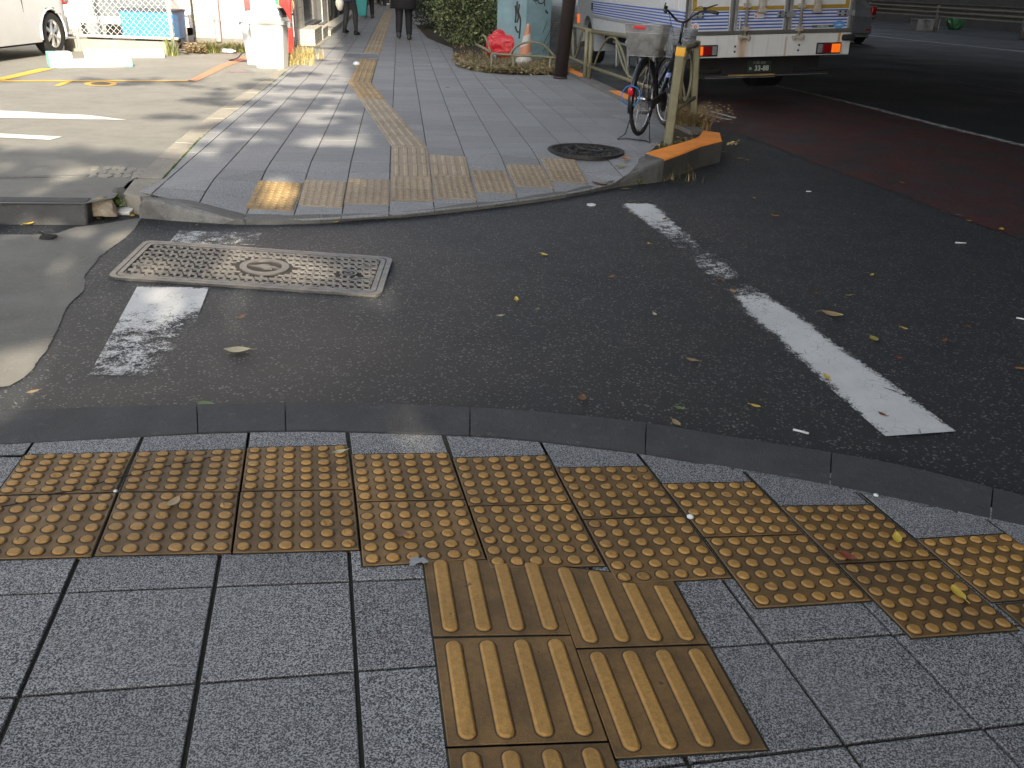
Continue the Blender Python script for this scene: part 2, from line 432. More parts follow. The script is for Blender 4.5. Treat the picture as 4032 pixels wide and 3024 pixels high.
def pcell(Hf, i0, i1, j0, j1, g=.0155):
    q = []
    for (i, j, si, sj) in ((i0, j0, 1, 1), (i1, j0, -1, 1), (i1, j1, -1, -1), (i0, j1, 1, -1)):
        p = at(*Hf(i+si*g+rnd.uniform(-.002, .002), j+sj*g*.8+rnd.uniform(-.002, .002)), NZ); q.append((p.x, p.y))
    return q
cells = [pcell(HL_, i, i+1, j, j+1) for i in range(-4, 2) for j in range(-3, 3)]+[pcell(HL_, 2, 2.9, j, j+1) for j in range(-3, 3)]
cells += [pcell(HR_, i, i+1, j, j+1) for i in range(-2, 5) for j in range(-2, 4)]
# the few slabs far below the frame carry on in the same size
for c in cells:
    c = clip(c, npoly)
    if len(c) < 3 or parea(c) < 1e-4: continue
    b.tone = rnd.uniform(.36, .62); bevquad(b, c, NZ-rnd.uniform(.000, .0015))
struct(b.build('pavement', M['paver']), 'grey speckled granite slabs of the near footway')
# ---------------------------------------------------------------- tactile tiles
class Q4:
    """bilinear patch from four ground points, u right v away"""
    def __init__(s, BL, BR, TR, TL): s.c = [Vector(p) for p in (BL, BR, TR, TL)]
    def p(s, u, v, z=0):
        a, b, c, d = s.c; q = a*(1-u)*(1-v)+b*u*(1-v)+c*u*v+d*(1-u)*v; return Vector((q.x, q.y, q.z+z))
def plate(b, q, h, gap=.0035, vmax=1.0, bev=.006):
    P = [(gap, gap), (1-gap, gap), (1-gap, vmax-gap), (gap, vmax-gap)]; I = [(gap+bev, gap+bev), (1-gap-bev, gap+bev), (1-gap-bev, vmax-gap-bev), (gap+bev, vmax-gap-bev)]
    vs = [q.p(*p, -.012) for p in P]+[q.p(*p, h-.002) for p in P]+[q.p(*p, h) for p in I]
    fs = [(8, 9, 10, 11)]
    for i in range(4):
        j = (i+1) % 4; fs += [(i, j, 4+j, 4+i), (4+i, 4+j, 8+j, 8+i)]
    b.add(vs, fs)
def stud(b, q, u, v, h, seg=20, r=.052, hh=.0052):
    prof = [(1.30, .07), (1.08, .08), (1.03, .35), (.93, .76), (.80, .94), (.66, 1.)]
    vs = []; n = seg; jr = rnd.uniform(.95, 1.05); jh = rnd.uniform(.88, 1.08)
    t0_ = b.tone; b.tone = t0_+rnd.uniform(-.10, .10)
    if rnd.random() < .08: jh *= rnd.uniform(.45, .8); b.tone -= .18
    chip = rnd.uniform(0, 6.283) if rnd.random() < .12 else None
    for (rr, zz) in prof:
        for k in range(n):
            a = 2*math.pi*k/n; w_ = 1+rnd.uniform(-.02, .02); zc = 1
            if chip is not None and zz > .3 and math.cos(a-chip) > .55: zc = .45+.2*rnd.random(); w_ *= .93
            vs.append(q.p(u+math.cos(a)*r*rr*jr*w_, v+math.sin(a)*r*rr*jr*w_, h+hh*zz*jh*zc))
    fs = []
    for i in range(len(prof)-1):
        for k in range(n):
            l = (k+1) % n; fs.append((i*n+k, i*n+l, (i+1)*n+l, (i+1)*n+k))
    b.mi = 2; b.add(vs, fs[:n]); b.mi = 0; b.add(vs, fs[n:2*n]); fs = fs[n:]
    b.mi = 1; b.add(vs, fs[n:]+[[(len(prof)-1)*n+k for k in range(n)]]); b.mi = 0; b.tone = t0_
def bar(b, q, u, v0, v1, h, r0=True, r1=True, hw=.055, hh=.0052, seg=8):
    hl = .068; prof = [(1.22, .06), (1.06, .07), (1.0, .38), (.87, .80), (.70, 1.)]
    rings = []
    for rr, zz in prof:
        ring = []; w_ = hw*rr
        for end, vv, rd in ((1, v1, r1), (-1, v0, r0)):
            for k in range(seg+1):
                a = math.pi*k/seg
                cu, sv = math.cos(a)*end, math.sin(a)*end
                if rd: ring.append((u+cu*w_, vv-end*hw+sv*w_))
                else: ring.append((u+cu*w_, vv))
        rings.append([q.p(x, y, h+hh*zz) for x, y in ring])
    m = len(rings[0]); vs = [v for r_ in rings for v in r_]; fs = []
    for i in range(len(rings)-1):
        for k in range(m):
            l = (k+1) % m; fs.append((i*m+k, i*m+l, (i+1)*m+l, (i+1)*m+k))
    b.mi = 2; b.add(vs, fs[:m]); b.mi = 0; b.add(vs, fs[m:2*m]); fs = fs[m:]; b.mi = 1; b.add(vs, fs[m:]+[[(len(rings)-1)*m+k for k in range(m)]]); b.mi = 0
GN = 'ochre tactile tiles beside the near kerb'
def stud_tile(q, label, mats, seg=20, group=GN, h=.0, hh=.0062):
    b = MB(); b.tone = rnd.uniform(.34, .64); plate(b, q, h)
    for i in range(6):
        for j in range(6): stud(b, q, .083+i*.1668, .083+j*.1668, h, seg, hh=hh)
    ctr = q.p(.5, .5)
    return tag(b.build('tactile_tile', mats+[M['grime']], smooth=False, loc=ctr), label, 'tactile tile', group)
def bar_tile(q, label, mats, bars, group=GN, h=.0, hh=.0060, seg=8):
    b = MB(); b.tone = rnd.uniform(.36, .60); plate(b, q, h)
    for (u, v0, v1, r0, r1) in bars: bar(b, q, u, v0, v1, h, r0, r1, hh=hh, seg=seg)
    return tag(b.build('tactile_tile', mats+[M['grime']], loc=q.p(.5, .5)), label, 'tactile tile', group)
TZ = NZ+.004
def W4(bl, br, tr, tl): return Q4(*(at(*p, TZ) for p in (bl, br, tr, tl)))
up, lo = {}, {}
up[1] = W4(c1(750, 525), c1(1490, 527), c1(1530, 265), c1(850, 282)); lo[1] = W4(c1(585, 925), c1(1440, 907), c1(1485, 532), c1(740, 533))
up[2] = W4(c1(1500, 522), c1(2197, 510), c1(2165, 240), c1(1537, 256)); lo[2] = W4(c1(1445, 910), c2(184, 887), c1(2200, 518), c1(1496, 530))
up[3] = W4(c2(164, 588), c2(840, 573), c2(738, 288), c2(130, 297)); lo[3] = W4(c2(203, 990), c2(970, 945), c2(843, 580), c2(165, 595))
up[4] = W4(c2(860, 615), c2(1505, 600), c2(1352, 303), c2(762, 320)); lo[4] = W4(c2(997, 1005), c2(1713, 988), c2(1510, 606), c2(865, 620))
up[5] = W4(c2(1572, 697), c2(2200, 675), c2(1970, 370), c2(1400, 382)); lo[5] = W4(c2(1790, 1103), c3(395, 1060), c2(2206, 681), c2(1577, 704))
up[6] = W4(c3(222, 808), c3(843, 790), c3(530, 468), c2(2065, 480)); lo[6] = W4(c3(553, 1250), c3(1262, 1203), c3(850, 796), c3(228, 815))
up[7] = W4(c3(1050, 972), c3(1665, 945), c3(1265, 612), c3(695, 620)); lo[7] = W4(c6(1515, 450), c6(2182, 400), c3(1670, 952), c3(1060, 980))
def shift_tile(TL, TR, w_=.302, n=1):
    TL = Vector(TL); TR = Vector(TR); d = (TR-TL).normalized()*w_; dn = Vector((d.y, -d.x, 0))
    return Q4(TL+dn, TL+d+dn, TL+d, TL), Q4(TL+dn*2, TL+d+dn*2, TL+d+dn, TL+dn)
t0l = at(*c1(150, 300), TZ); t0r = at(*c1(836, 284), TZ); up[0] = Q4(at(*c1(-28, 548), TZ), at(*c1(722, 528), TZ), t0r, t0l)
lo[0] = Q4(at(*c1(-290, 955), TZ), at(*c1(568, 930), TZ), at(*c1(728, 538), TZ), at(*c1(-32, 556), TZ))
t8 = [at(*c3(1545, 825), TZ), at(*c3(2105, 790), TZ)]
u8, l8 = shift_tile(t8[0], t8[1]); up[8] = Q4(at(*c3(2012, 1213), TZ), at(*c3(2012, 1213), TZ)+(t8[1]-t8[0]), t8[1], t8[0])
d8 = lo[7].c[0]-lo[7].c[3]; a8 = at(*c6(2045, 243), TZ); lo[8] = Q4(a8+d8, a8+(t8[1]-t8[0])+d8, a8+(t8[1]-t8[0]), a8)
ORD = ['first', 'second', 'third', 'fourth', 'fifth', 'sixth', 'seventh', 'eighth', 'ninth']
XT = {('u', 0): 'crossed by the long dark crack', ('u', 1): 'where the dark crack ends among studs', ('l', 0): 'cut off by the picture edge', ('l', 1): 'with a curled tan leaf on it', ('l', 3): 'with a brown leaf on it', ('u', 7): 'with a yellow leaf on it', ('u', 2): 'with a pale leaf at its corner'}
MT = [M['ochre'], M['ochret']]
TI = {}
for row, D, rn in (('u', up, 'kerbside'), ('l', lo, 'lower')):
    for k in range(9):
        ex = XT.get((row, k), '')
        TI[row, k] = stud_tile(D[k], f'studded tile, {ORD[k]} from left in the {rn} row{" " if ex else ""}{ex}', MT)
def rot_ext(q, n=1):   # next tile below
    d0 = q.c[0]-q.c[3]; d1 = q.c[1]-q.c[2]; g = .012
    return Q4(q.c[0]+d0*(1+g), q.c[1]+d1*(1+g), q.c[1]+d1*g, q.c[0]+d0*g)
BZ = NZ+.0025
def W4b(bl, br, tr, tl): return Q4(*(at(*p, BZ) for p in (bl, br, tr, tl)))
A1 = W4b(c5(640, 442), c5(1500, 430), c2(1340, 938), c2(580, 965)); A2 = W4b(c5(727, 1128), c5(1732, 1092), c5(1502, 438), c5(643, 454))
A3 = rot_ext(A2)
B1 = W4b(c5(1527, 516), c6(246, 488), c6(27, 88), c5(1341, -4)); B2 = W4b(c5(1773, 1203), c6(620, 1147), c6(254, 497), c5(1531, 523))
BU = [.135, .375, .62, .865]
bar_tile(A1, 'ribbed ochre tile at the top of the left column, tucked under studded tiles', MT, [(BU[0], .045, 1.0, 1, 1), (BU[1], .045, 1.0, 1, 1), (BU[2], .045, .90, 1, 0), (BU[3], .045, .90, 1, 0)])
bar_tile(A2, 'complete ribbed ochre tile in the middle of the left column', MT, [(u, .045, .955, 1, 1) for u in BU])
bar_tile(A3, 'ribbed ochre tile cut off by the bottom of the picture', MT, [(u, .045, .955, 1, 1) for u in BU])
bar_tile(B1, 'ribbed ochre tile at the top of the right column beside grey slabs', MT, [(BU[0], .045, .97, 1, 1), (BU[1], .045, .97, 1, 1), (BU[2], .045, .82, 1, 0), (BU[3], .045, .82, 1, 0)])
bar_tile(B2, 'complete ribbed ochre tile, lower one of the right column', MT, [(u, .045, .955, 1, 1) for u in BU])
def groutframe():
    b = MB()
    for q in list(up.values())+list(lo.values())+[A1, A2, A3, B1, B2]:
        c = q.p(.5, .5); vs = []
        for p in q.c:
            d = (p-c); d.z = 0; vs.append((p.x+d.normalized().x*.0055, p.y+d.normalized().y*.0055, NZ+.0006))
        b.add(vs, [(0, 1, 2, 3)])
    return struct(b.build('pavement_joint', M['joint']), 'dark gritty joints round the tactile tiles')
groutframe()
npin = chull([(lambda p: (p.x, p.y))(at(x, interp(x, nki_s)+7, NZ)) for x in range(-1500, 5000, 60)]+[(-4, -3), (5, -3)])
def band():
    B = MB(); G = MB()
    qx = up[0]; dx = (qx.c[3]-qx.c[2]); up_ = dict(up); up_[-1] = Q4(*[p+dx*1.0 for p in qx.c])
    for k in range(-1, 9):
        q = up_[k]; TL, TR = q.c[3], q.c[2]; uL = (q.c[3]-q.c[0]); uR = (q.c[2]-q.c[1])
        ext = 1.3 if k >= 0 else 1.3
        P = [TL+uL*.012, TR+uR*.012, TR+uR*ext, TL+uL*ext]
        for mb, gg, z in ((G, -.004, NZ+.0008), (B, .0035, NZ+.002)):
            c_ = sum((p.xy for p in P), Vector((0, 0)))/4; e = (P[1]-P[0]).xy.normalized(); Pn = []
            for n_, p in enumerate(P): Pn.append(tuple(p.xy+e*gg*(1 if n_ in (0, 3) else -1)+Vector((-e.y, e.x))*(gg if n_ < 2 else 0)))
            cc = clip(Pn, npin)
            if len(cc) < 3: continue
            if mb is G: mb.add([(x, y, z) for x, y in cc], [list(range(len(cc)))])
            else: mb.tone = rnd.uniform(.4, .6); bevquad(mb, cc, z, .0015, .0018)
    struct(G.build('pavement_joint', M['joint'])); struct(B.build('pavement', M['paver']), 'narrow cut grey slabs between kerb and tactile tiles')
band()
def crack(path, parent):
    b = MB(); pts = [at(*c1(*p), TZ+.0006) for p in path]; P = cubic([tuple(p) for p in pts], 5)
    for i in range(len(P)-1):
        d = (P[i+1]-P[i]).normalized(); n = Vector((-d.y, d.x, 0)); w0, w1 = .0026+.003*abs(noise.noise(P[i]*40)), .0026+.003*abs(noise.noise(P[i+1]*40))
        j = Vector((0, rnd.uniform(-.0012, .0012), 0)); b.quad(P[i]-n*w0, P[i+1]-n*w1, P[i+1]+n*w1+j*0, P[i]+n*w0)
    o = b.build('crack', pm('crack_dark', (.008, .007, .005), .95), loc=tuple(parent.location)); o.location = (0, 0, 0); o.parent = parent; return o
crack([(0, 626), (90, 608), (200, 578), (330, 545)], TI['l', 0]); crack([(340, 543), (500, 515), (640, 470), (765, 440)], TI['u', 0])
crack([(775, 436), (930, 398), (1010, 376), (1180, 350), (1310, 315)], TI['u', 1])
# ---------------------------------------------------------------- far pavement
TH = R(7.65); TX, PF = -.953, .286
e1 = Vector((math.cos(TH), math.sin(TH))); e2 = Vector((-e1.y, e1.x))
fko = [(500, 850), (553, 851), (790, 874), (966, 886), (1264, 880), (1417, 867), (1641, 852), (1958, 817), (2228, 779), (2440, 736), (2600, 716), (2745, 662), (2834, 636)]
fki = [(500, 770), (553, 774), (756, 789), (957, 837), (1200, 843), (1430, 838), (1600, 826), (1882, 794), (2164, 758), (2382, 717), (2527, 616), (2640, 570), (2769, 514)]
midf = []
for x in range(560, 2400, 80):
    midf.append(at(x, (interp(x, fko)+interp(x, fki))/2, .03))
KL = [at(2834, 528, .19), at(2499, 385, .17), at(2339, 302, .17), at(2249, 268, .17)]
kd = (KL[3]-KL[0]).xy.normalized()
kfar = KL[3].xy+kd*60
lpav = [atf(641, 704), atf(838, 504), atf(978, 400), atf(1136, 273), atf(1344, 100)]
ld = (lpav[4]-lpav[2]).xy.normalized(); lfar = lpav[4].xy+ld*60
fpoly = chull([(p.x, p.y) for p in midf]+[(p.x, p.y) for p in KL]+[tuple(kfar), tuple(lfar)]+[(p.x, p.y) for p in lpav]+[(lambda p: (p.x, p.y))(at(a, b_, z)) for a, b_, z in ((2300, 745, .035), (2382, 722, .04), (2440, 705, .06), (2500, 676, .09), (2560, 640, .12), (2620, 612, .15), (2700, 590, .17), (2790, 560, .18))])
b = MB(); bb = MB()
v0 = atf(*fa(573, 833)); v00 = v0.xy.dot(e2)
patch = [atf(*fa(*p)) for p in ((600, -20), (850, -30), (1000, 130), (590, 130))]
for i in range(-26, 22):
    for j in range(-3, 200):
        gx_, gy_ = .0036, .0048
        o = e1*(TX+i*PF)+e2*(v00+j*.302)
        # shear handled by the regular grid; origin line through tile corners
        def cpt(u, v): p = e1*(TX+(i+u)*PF)+e2*(v00+(j+v)*.302); return (p.x, p.y)
        raw = [cpt(0, 0), cpt(1, 0), cpt(1, 1), cpt(0, 1)]
        cc = clip(raw, fpoly)
        if len(cc) < 3: continue
        bb.add([(p[0], p[1], HF(*p)-.006) for p in cc], [list(range(len(cc)))])
        gu, gv = gx_/PF, gy_/.302
        cc = clip([cpt(gu, gv), cpt(1-gu, gv), cpt(1-gu, 1-gv), cpt(gu, 1-gv)], fpoly)
        if len(cc) < 3 or parea(cc) < 1e-4: continue
        y = o.y
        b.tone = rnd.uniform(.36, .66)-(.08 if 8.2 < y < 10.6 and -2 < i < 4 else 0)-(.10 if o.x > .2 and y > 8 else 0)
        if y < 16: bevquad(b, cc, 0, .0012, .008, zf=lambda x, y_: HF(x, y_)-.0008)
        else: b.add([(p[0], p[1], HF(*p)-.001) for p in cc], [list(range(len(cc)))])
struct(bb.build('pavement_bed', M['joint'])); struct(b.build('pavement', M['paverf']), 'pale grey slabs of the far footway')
# far kerb (flush part, dropped crossing) and rising kerb with orange paint
fkz = lambda x: float(np.interp(x, [553, 700, 966, 2360, 2440, 2520, 2606, 2834], [.12, .10, .03, .032, .06, .12, .17, .19]))
kerb('kerb', [553, 966, 1265, 1640, 2228], lambda x: interp(x, smoothcurve(fko)), lambda x: interp(x, smoothcurve(fki)), fkz, M['kerbf'], step=30, lip=.02)
kerb('kerb', [2228, 2440, 2606], lambda x: interp(x, fko), lambda x: interp(x, fki), fkz, conc('kerb_worn', (.13, .125, .115), .6, (.04, .04, .04), .6, 2), step=20, lip=.03)
def rising():
    bo = [(2606, 716), (2680, 690), (2745, 662), (2800, 648), (2834, 640)]
    to = [(2606, 616), (2624, 608), (2747, 580), (2834, 543)]; ti = [(2527, 612), (2552, 598), (2686, 561), (2751, 540)]
    B = MB(); Rg = []
    for k in range(9):
        t = k/8; xb = 2606+(2834-2606)*t; o = at(xb, interp(xb, bo), 0)
        xi = 2540+(2751-2540)*t; zz = .17+.02*t; i = at(xi, interp(xi, ti), zz)
        d = Vector((i.x-o.x, i.y-o.y, 0)).normalized()
        Rg.append((Vector((o.x, o.y, -.03)), Vector((o.x, o.y, zz-.012)), Vector((o.x, o.y, zz))+d*.012, i, Vector((i.x, i.y, .05))))
    m = 5; vs = [v for r_ in Rg for v in r_]
    side = []; top = []
    for k in range(8):
        for l in range(4): (top if l in (1, 2) else side).append((k*m+l, (k+1)*m+l, (k+1)*m+l+1, k*m+l+1))
    e = [[l for l in range(m)], [(8*m+l) for l in range(m)][::-1]]
    B.add(vs, side+e); B.mi = 1; B.add(vs, top)
    # return piece: from the corner round to the straight roadside kerb
    A = Rg[-1]; t2o = at(2834, 522, .19); t2i = at(2769, 514, .19)
    B.mi = 1; B.quad(A[2], t2o, t2i, A[3]); B.mi = 0
    for p, q in ((A[1], t2o), (t2o, t2i), (t2i, A[3])): B.quad((p.x, p.y, -.03), (q.x, q.y, -.03), (q.x, q.y, .189), (p.x, p.y, .189))
    return struct(B.build('kerb', [conc('kerb_dark', (.10, .095, .085), .4, (.03, .03, .03), .6), M['orange']]), 'raised kerb corner painted orange on top')
rising()
# straight roadside kerb running away behind the bicycle, painted orange in places
b = MB(); kn = Vector((-kd.y, kd.x)); kn = -kn if kn.x > 0 else kn   # towards pavement
K0 = KL[0].xy+kd*.25
def kseg(s0, s1, mi, z=.165):
    a, c = K0+kd*s0, K0+kd*s1; p = [a, c, c+kn*.15, a+kn*.15]
    b.mi = 0; b.prism([(q.x, q.y) for q in p], -.03, z)
    if mi: b.mi = 1; b.add([(q.x, q.y, z+.003) for q in p][::-1], [(0, 1, 2, 3)])
s_ = 0
def sof(px, py): return (at(px, py, .17).xy-K0).dot(kd)
marks = [(sof(2515, 392), sof(2423, 356)), (sof(2339, 302), sof(2249, 268)), (9, 10.5), (14, 16)]
cuts = [0.1]+[x for m_ in marks for x in m_]+[60]
for k in range(len(cuts)-1): kseg(cuts[k], cuts[k+1], k % 2 == 1)
struct(b.build('kerb', [M['kerbf'], M['orange']]), 'roadside kerb with orange painted lengths')
# left strip of pale kerb stones beside the parking
b = MB(); Lo = [(541, 698), (717, 534), (899, 406), (1033, 322), (1088, 276), (1250, 160), (1330, 100)]; Li = [(641, 704), (789, 543), (978, 400), (1105, 300), (1136, 273), (1290, 150), (1344, 100)]
def mk(pts, n=40):
    w_ = [atf(*p) for p in pts]; L = [0]
    for a, c in zip(w_[:-1], w_[1:]): L.append(L[-1]+(c-a).length)
    return w_, L
wo, Lo_ = mk(Lo); wi, Li_ = mk(Li)
def along(wp, L, s):
    s = s*L[-1]; k = max(0, min(len(L)-2, sum(1 for x in L if x <= s)-1)); t = (s-L[k])/(L[k+1]-L[k]); return wp[k].lerp(wp[k+1], t)
ss = 0.0; N = 30
for k in range(N):
    a, c = k/N, (k+1)/N-.0012; b.tone = rnd.uniform(.35, .65)
    P = [along(wo, Lo_, a), along(wi, Li_, a), along(wi, Li_, c), along(wo, Lo_, c)]
    b.hull2([Vector((p.x, p.y, 0)) for p in P], [Vector((p.x, p.y, p.z+.004)) for p in P])
struct(b.build('kerb', M['kerbl'], bevel=.004), 'flush pale kerb stones between parking and footway')
b = MB(); P = [atf(*p) for p in Li]
for i in range(4):
    a, c = P[i], P[i+1]; n = 70 if i == 0 else 30
    for k in range(n):
        if i > 0 and rnd.random() < .6: continue
        p = a.lerp(c, (k+rnd.random())/n); s_ = rnd.uniform(.004, .012)
        b.lathe([(s_, 0), (s_*.9, s_*.25), (s_*.5, s_*.5), (0.001, s_*.55)], 6, Matrix.Translation(p+Vector((0, 0, .002))))
tag(b.build('moss', M['moss']), 'green moss growing in the joint beside the pale kerb', 'moss', kind='stuff')
# parking / driveway surface
kx = [fl(-2500, 655), fl(0, 657), fl(550, 660), fl(740, 622), fl(830, 522)]
pp = [at(*p, .12) for p in kx]+[atf(541, 698), atf(717, 534), atf(899, 406), atf(1033, 322), atf(1088, 276), atf(1330, 100)]
poly = [(p.x, p.y) for p in pp]+[(lfar.x, lfar.y), (-60, 70), (-60, pp[0].y)]
sheet('parking_ground', poly, .119, M['park'])
# left raised kerb in front of the driveway
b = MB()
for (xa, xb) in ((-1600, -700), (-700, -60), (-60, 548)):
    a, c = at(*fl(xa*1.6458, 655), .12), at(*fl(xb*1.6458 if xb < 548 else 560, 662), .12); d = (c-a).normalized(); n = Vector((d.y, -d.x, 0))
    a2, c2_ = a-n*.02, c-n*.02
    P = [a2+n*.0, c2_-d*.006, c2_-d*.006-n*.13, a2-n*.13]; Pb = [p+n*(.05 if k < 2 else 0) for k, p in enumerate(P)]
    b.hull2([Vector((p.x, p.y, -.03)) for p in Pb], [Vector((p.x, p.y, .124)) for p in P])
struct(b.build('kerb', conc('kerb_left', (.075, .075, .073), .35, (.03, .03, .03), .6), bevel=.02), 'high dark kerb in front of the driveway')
# corner stones: concrete apron, broken kerb end, white-worn sloping kerb
b = MB()
P = [fl(870, 500), fl(1050, 500), fl(1290, 570), fl(1245, 640), fl(1000, 610), fl(905, 615), fl(800, 590)]
Z = [.128, .124, .105, .07, .10, .125, .128]
b.hull2([Vector((*atf(*p).xy, .0)) for p in P], [Vector((at(*p, z).x, at(*p, z).y, z)) for p, z in zip(P, Z)])
struct(b.build('pavement_corner', M['kerbl'], bevel=.006), 'pale concrete apron at the corner')
b = MB(); T = [fl(905, 618), fl(1000, 612), fl(1250, 640), fl(1585, 722)]; TO = [fl(890, 660), fl(1000, 668), fl(1250, 715), fl(1590, 790)]; BO = [fl(880, 748), fl(1000, 762), fl(1250, 782), fl(1592, 802)]
rings = []
for k, z in enumerate((.135, .13, .085, .034)):
    i = at(*T[k], z); o = at(*BO[k], 0); o2 = at(*TO[k], z*.8); rings.append([Vector((o.x, o.y, -.03)), Vector((o.x, o.y, .01)), Vector((o2.x*.5+o.x*.5, o2.y*.5+o.y*.5, z*.75)), o2.lerp(i, .3)+Vector((0, 0, z*.12)), i, Vector((i.x, i.y, -.03))])
m = 6; vs = [v for r_ in rings for v in r_]
b.add(vs, [(k*m+l, (k+1)*m+l, (k+1)*m+l+1, k*m+l+1) for k in range(3) for l in range(m-1)]+[list(range(m)), [3*m+l for l in range(m)][::-1]])
o = struct(b.build('kerb', conc('kerb_scuffed', (.26, .255, .24), .5, (.06, .055, .05), .7, 2.5), smooth=True), 'scuffed sloping kerb stone at the corner')
o.modifiers.new('s', 'SUBSURF').render_levels = 2; o.modifiers['s'].levels = 2
def rock(px, py, z, r, sq=(1, 1, 1), seed=0, mat=None, name='broken_kerb_stone', label='', cat='stone'):
    bm = bmesh.new(); bmesh.ops.create_icosphere(bm, subdivisions=3, radius=1)
    for v in bm.verts:
        n = noise.noise(v.co*1.3+Vector((seed, 0, 0)))*.35+noise.noise(v.co*4+Vector((seed, 3, 0)))*.10
        v.co = Vector((v.co.x*sq[0], v.co.y*sq[1], max(-.3, v.co.z*sq[2])))*(1+n)*r
    me = bpy.data.meshes.new(name); bm.to_mesh(me); bm.free(); me.materials.append(mat)
    o = bpy.data.objects.new(name, me); COL.objects.link(o); o.location = at(px, py, z); return tag(o, label, cat)
rock(*fl(650, 700), .05, .085, (1.25, .8, .95), 3, conc('stone_tan', (.36, .30, .22), .4, (.1, .08, .06), .4, 2), label='chunky tan broken stone at the end of the dark kerb')
rock(*fl(800, 640), .06, .10, (.9, .9, .75), 9, conc('stone_dark', (.13, .125, .11), .5, (.03, .03, .03), .6, 2), label='dark rough mortar lump between tan stone and apron')
# stone mosaic in the driveway gutter
b = MB(); q = Q4(at(*fl(565, 490), .12), at(*fl(890, 492), .12), at(*fl(950, 430), .12), at(*fl(610, 415), .12))
for i in range(6):
    for j in range(3):
        u, v = (i+.5+rnd.uniform(-.2, .2))/6, (j+.5+rnd.uniform(-.15, .15))/3; n = rnd.choice((5, 6)); a0 = rnd.random()
        pts = [q.p(u+math.cos(a0+6.283*k/n)*.098*rnd.uniform(.75, 1.2), v+math.sin(a0+6.283*k/n)*.19*rnd.uniform(.75, 1.15)) for k in range(n)]
        b.tone = rnd.random(); b.prism([(p.x, p.y) for p in pts], .10, .1225+rnd.uniform(-.002, .002))
struct(b.build('paving_patch', conc('patch_stone', (.36, .33, .27), .35, (.12, .11, .09), .3), bevel=.003), 'crazy paving patch of pale stones in the gutter')
# gutter line across the driveway
b = MB(); a, c = at(*fl(-400, 505), .12), at(*fl(565, 486), .12); b.tone = .5
n = Vector((0, 1, 0)); b.hull2([a, c, c+n*.05, a+n*.05], [p+Vector((0, 0, .004)) for p in (a, c, c+n*.05, a+n*.05)])
struct(b.build('gutter_strip', M['kerbf']))
# ---------------------------------------------------------------- road surfaces and markings
def wsheet(name, L, Rr, wear, z, mat, n=24, m=8, surf=None, label=None):
    """strip between two image polylines (same count); wear(u,v)->0..1"""
    vs = []; fs = []; wr = []
    f = surf or (lambda p: at(p[0], p[1], z))
    Lw = [f(p) for p in L]; Rw = [f(p) for p in Rr]
    def ip(W, t):
        t = t*(len(W)-1); k = min(len(W)-2, int(t)); return W[k].lerp(W[k+1], t-k)
    for i in range(n+1):
        a, c = ip(Lw, i/n), ip(Rw, i/n)
        for j in range(m+1):
            p = a.lerp(c, j/m); vs.append((p.x, p.y, z if surf is None else p.z)); wr.append(wear(i/n, j/m))
    for i in range(n):
        for j in range(m): k = i*(m+1)+j; fs.append((k, k+1, k+m+2, k+m+1))
    b = MB(); b.add(vs, fs); o = b.build(name, mat)
    if o.data.polygons[0].normal.z < 0: o.data.flip_normals()
    A = o.data.attributes.new('wear', 'FLOAT', 'POINT'); A.data.foreach_set('value', wr)
    return struct(o, label)
def smoothstep(a, b_, x): t = min(1, max(0, (x-a)/(b_-a))); return t*t*(3-2*t)
def wr1(t, v):
    e = min(v, 1-v); base = float(np.interp(t, [0, .01, .10, .22, .34, .42, .47, .52, .58, .66, .72, .80, .88, 1], [.2, .85, .72, .50, .30, .44, .46, .24, .55, .84, .74, .84, .95, 1.1]))
    return base-.55*(1-smoothstep(0, .26, e))*.95
wsheet('road_marking', [(2430, 798), (3485, 1717)], [(2575, 797), (3765, 1698)], lambda t, v: wr1(t, v), .004, M['white'], 60, 10, label='worn white edge line slanting across the junction')
wsheet('road_marking', [(540, 1128), (352, 1474)], [(822, 1132), (690, 1482)], lambda t, v: float(np.interp(t, [0, .02, .35, .6, .85, 1], [.5, .85, .7, .48, .50, .45]))-.22*smoothstep(.45, 1, v)*smoothstep(.2, .4, t)-.06*smoothstep(.85, 1, v), .004, M['white'], 30, 12, label='worn white block below the rectangular cover')
wsheet('road_marking', [(705, 908), (660, 960)], [(1030, 917), (1010, 965)], lambda t, v: .50-.15*v, .004, M['white'], 8, 12, label='faded white block above the rectangular cover')
sheet('cement_patch', [(p.x, p.y) for p in (at(*q) for q in ((-900, 940), (0, 925), (130, 926), (225, 921), (300, 895), (400, 884), (560, 858), (530, 905), (470, 960), (395, 1010), (340, 1080), (330, 1140), (262, 1218), (215, 1320), (170, 1400), (110, 1480), (40, 1520), (-900, 1640)))], .003, M['dust'], rough=.006)
redp = [(2560, 400), (2700, 330), (3055, 340), (3242, 383), (3441, 431), (3724, 505), (4032, 580), (4800, 790), (4800, 1260), (4032, 946), (3858, 887), (3691, 824), (3496, 748), (3301, 680), (3134, 612), (2934, 536), (2800, 490)]
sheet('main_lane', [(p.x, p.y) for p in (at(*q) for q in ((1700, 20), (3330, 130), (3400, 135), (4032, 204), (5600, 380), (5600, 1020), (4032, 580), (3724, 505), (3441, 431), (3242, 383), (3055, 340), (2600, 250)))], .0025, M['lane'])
sheet('red_lane', [(p.x, p.y) for p in (at(*q) for q in redp)], .003, M['redroad'])
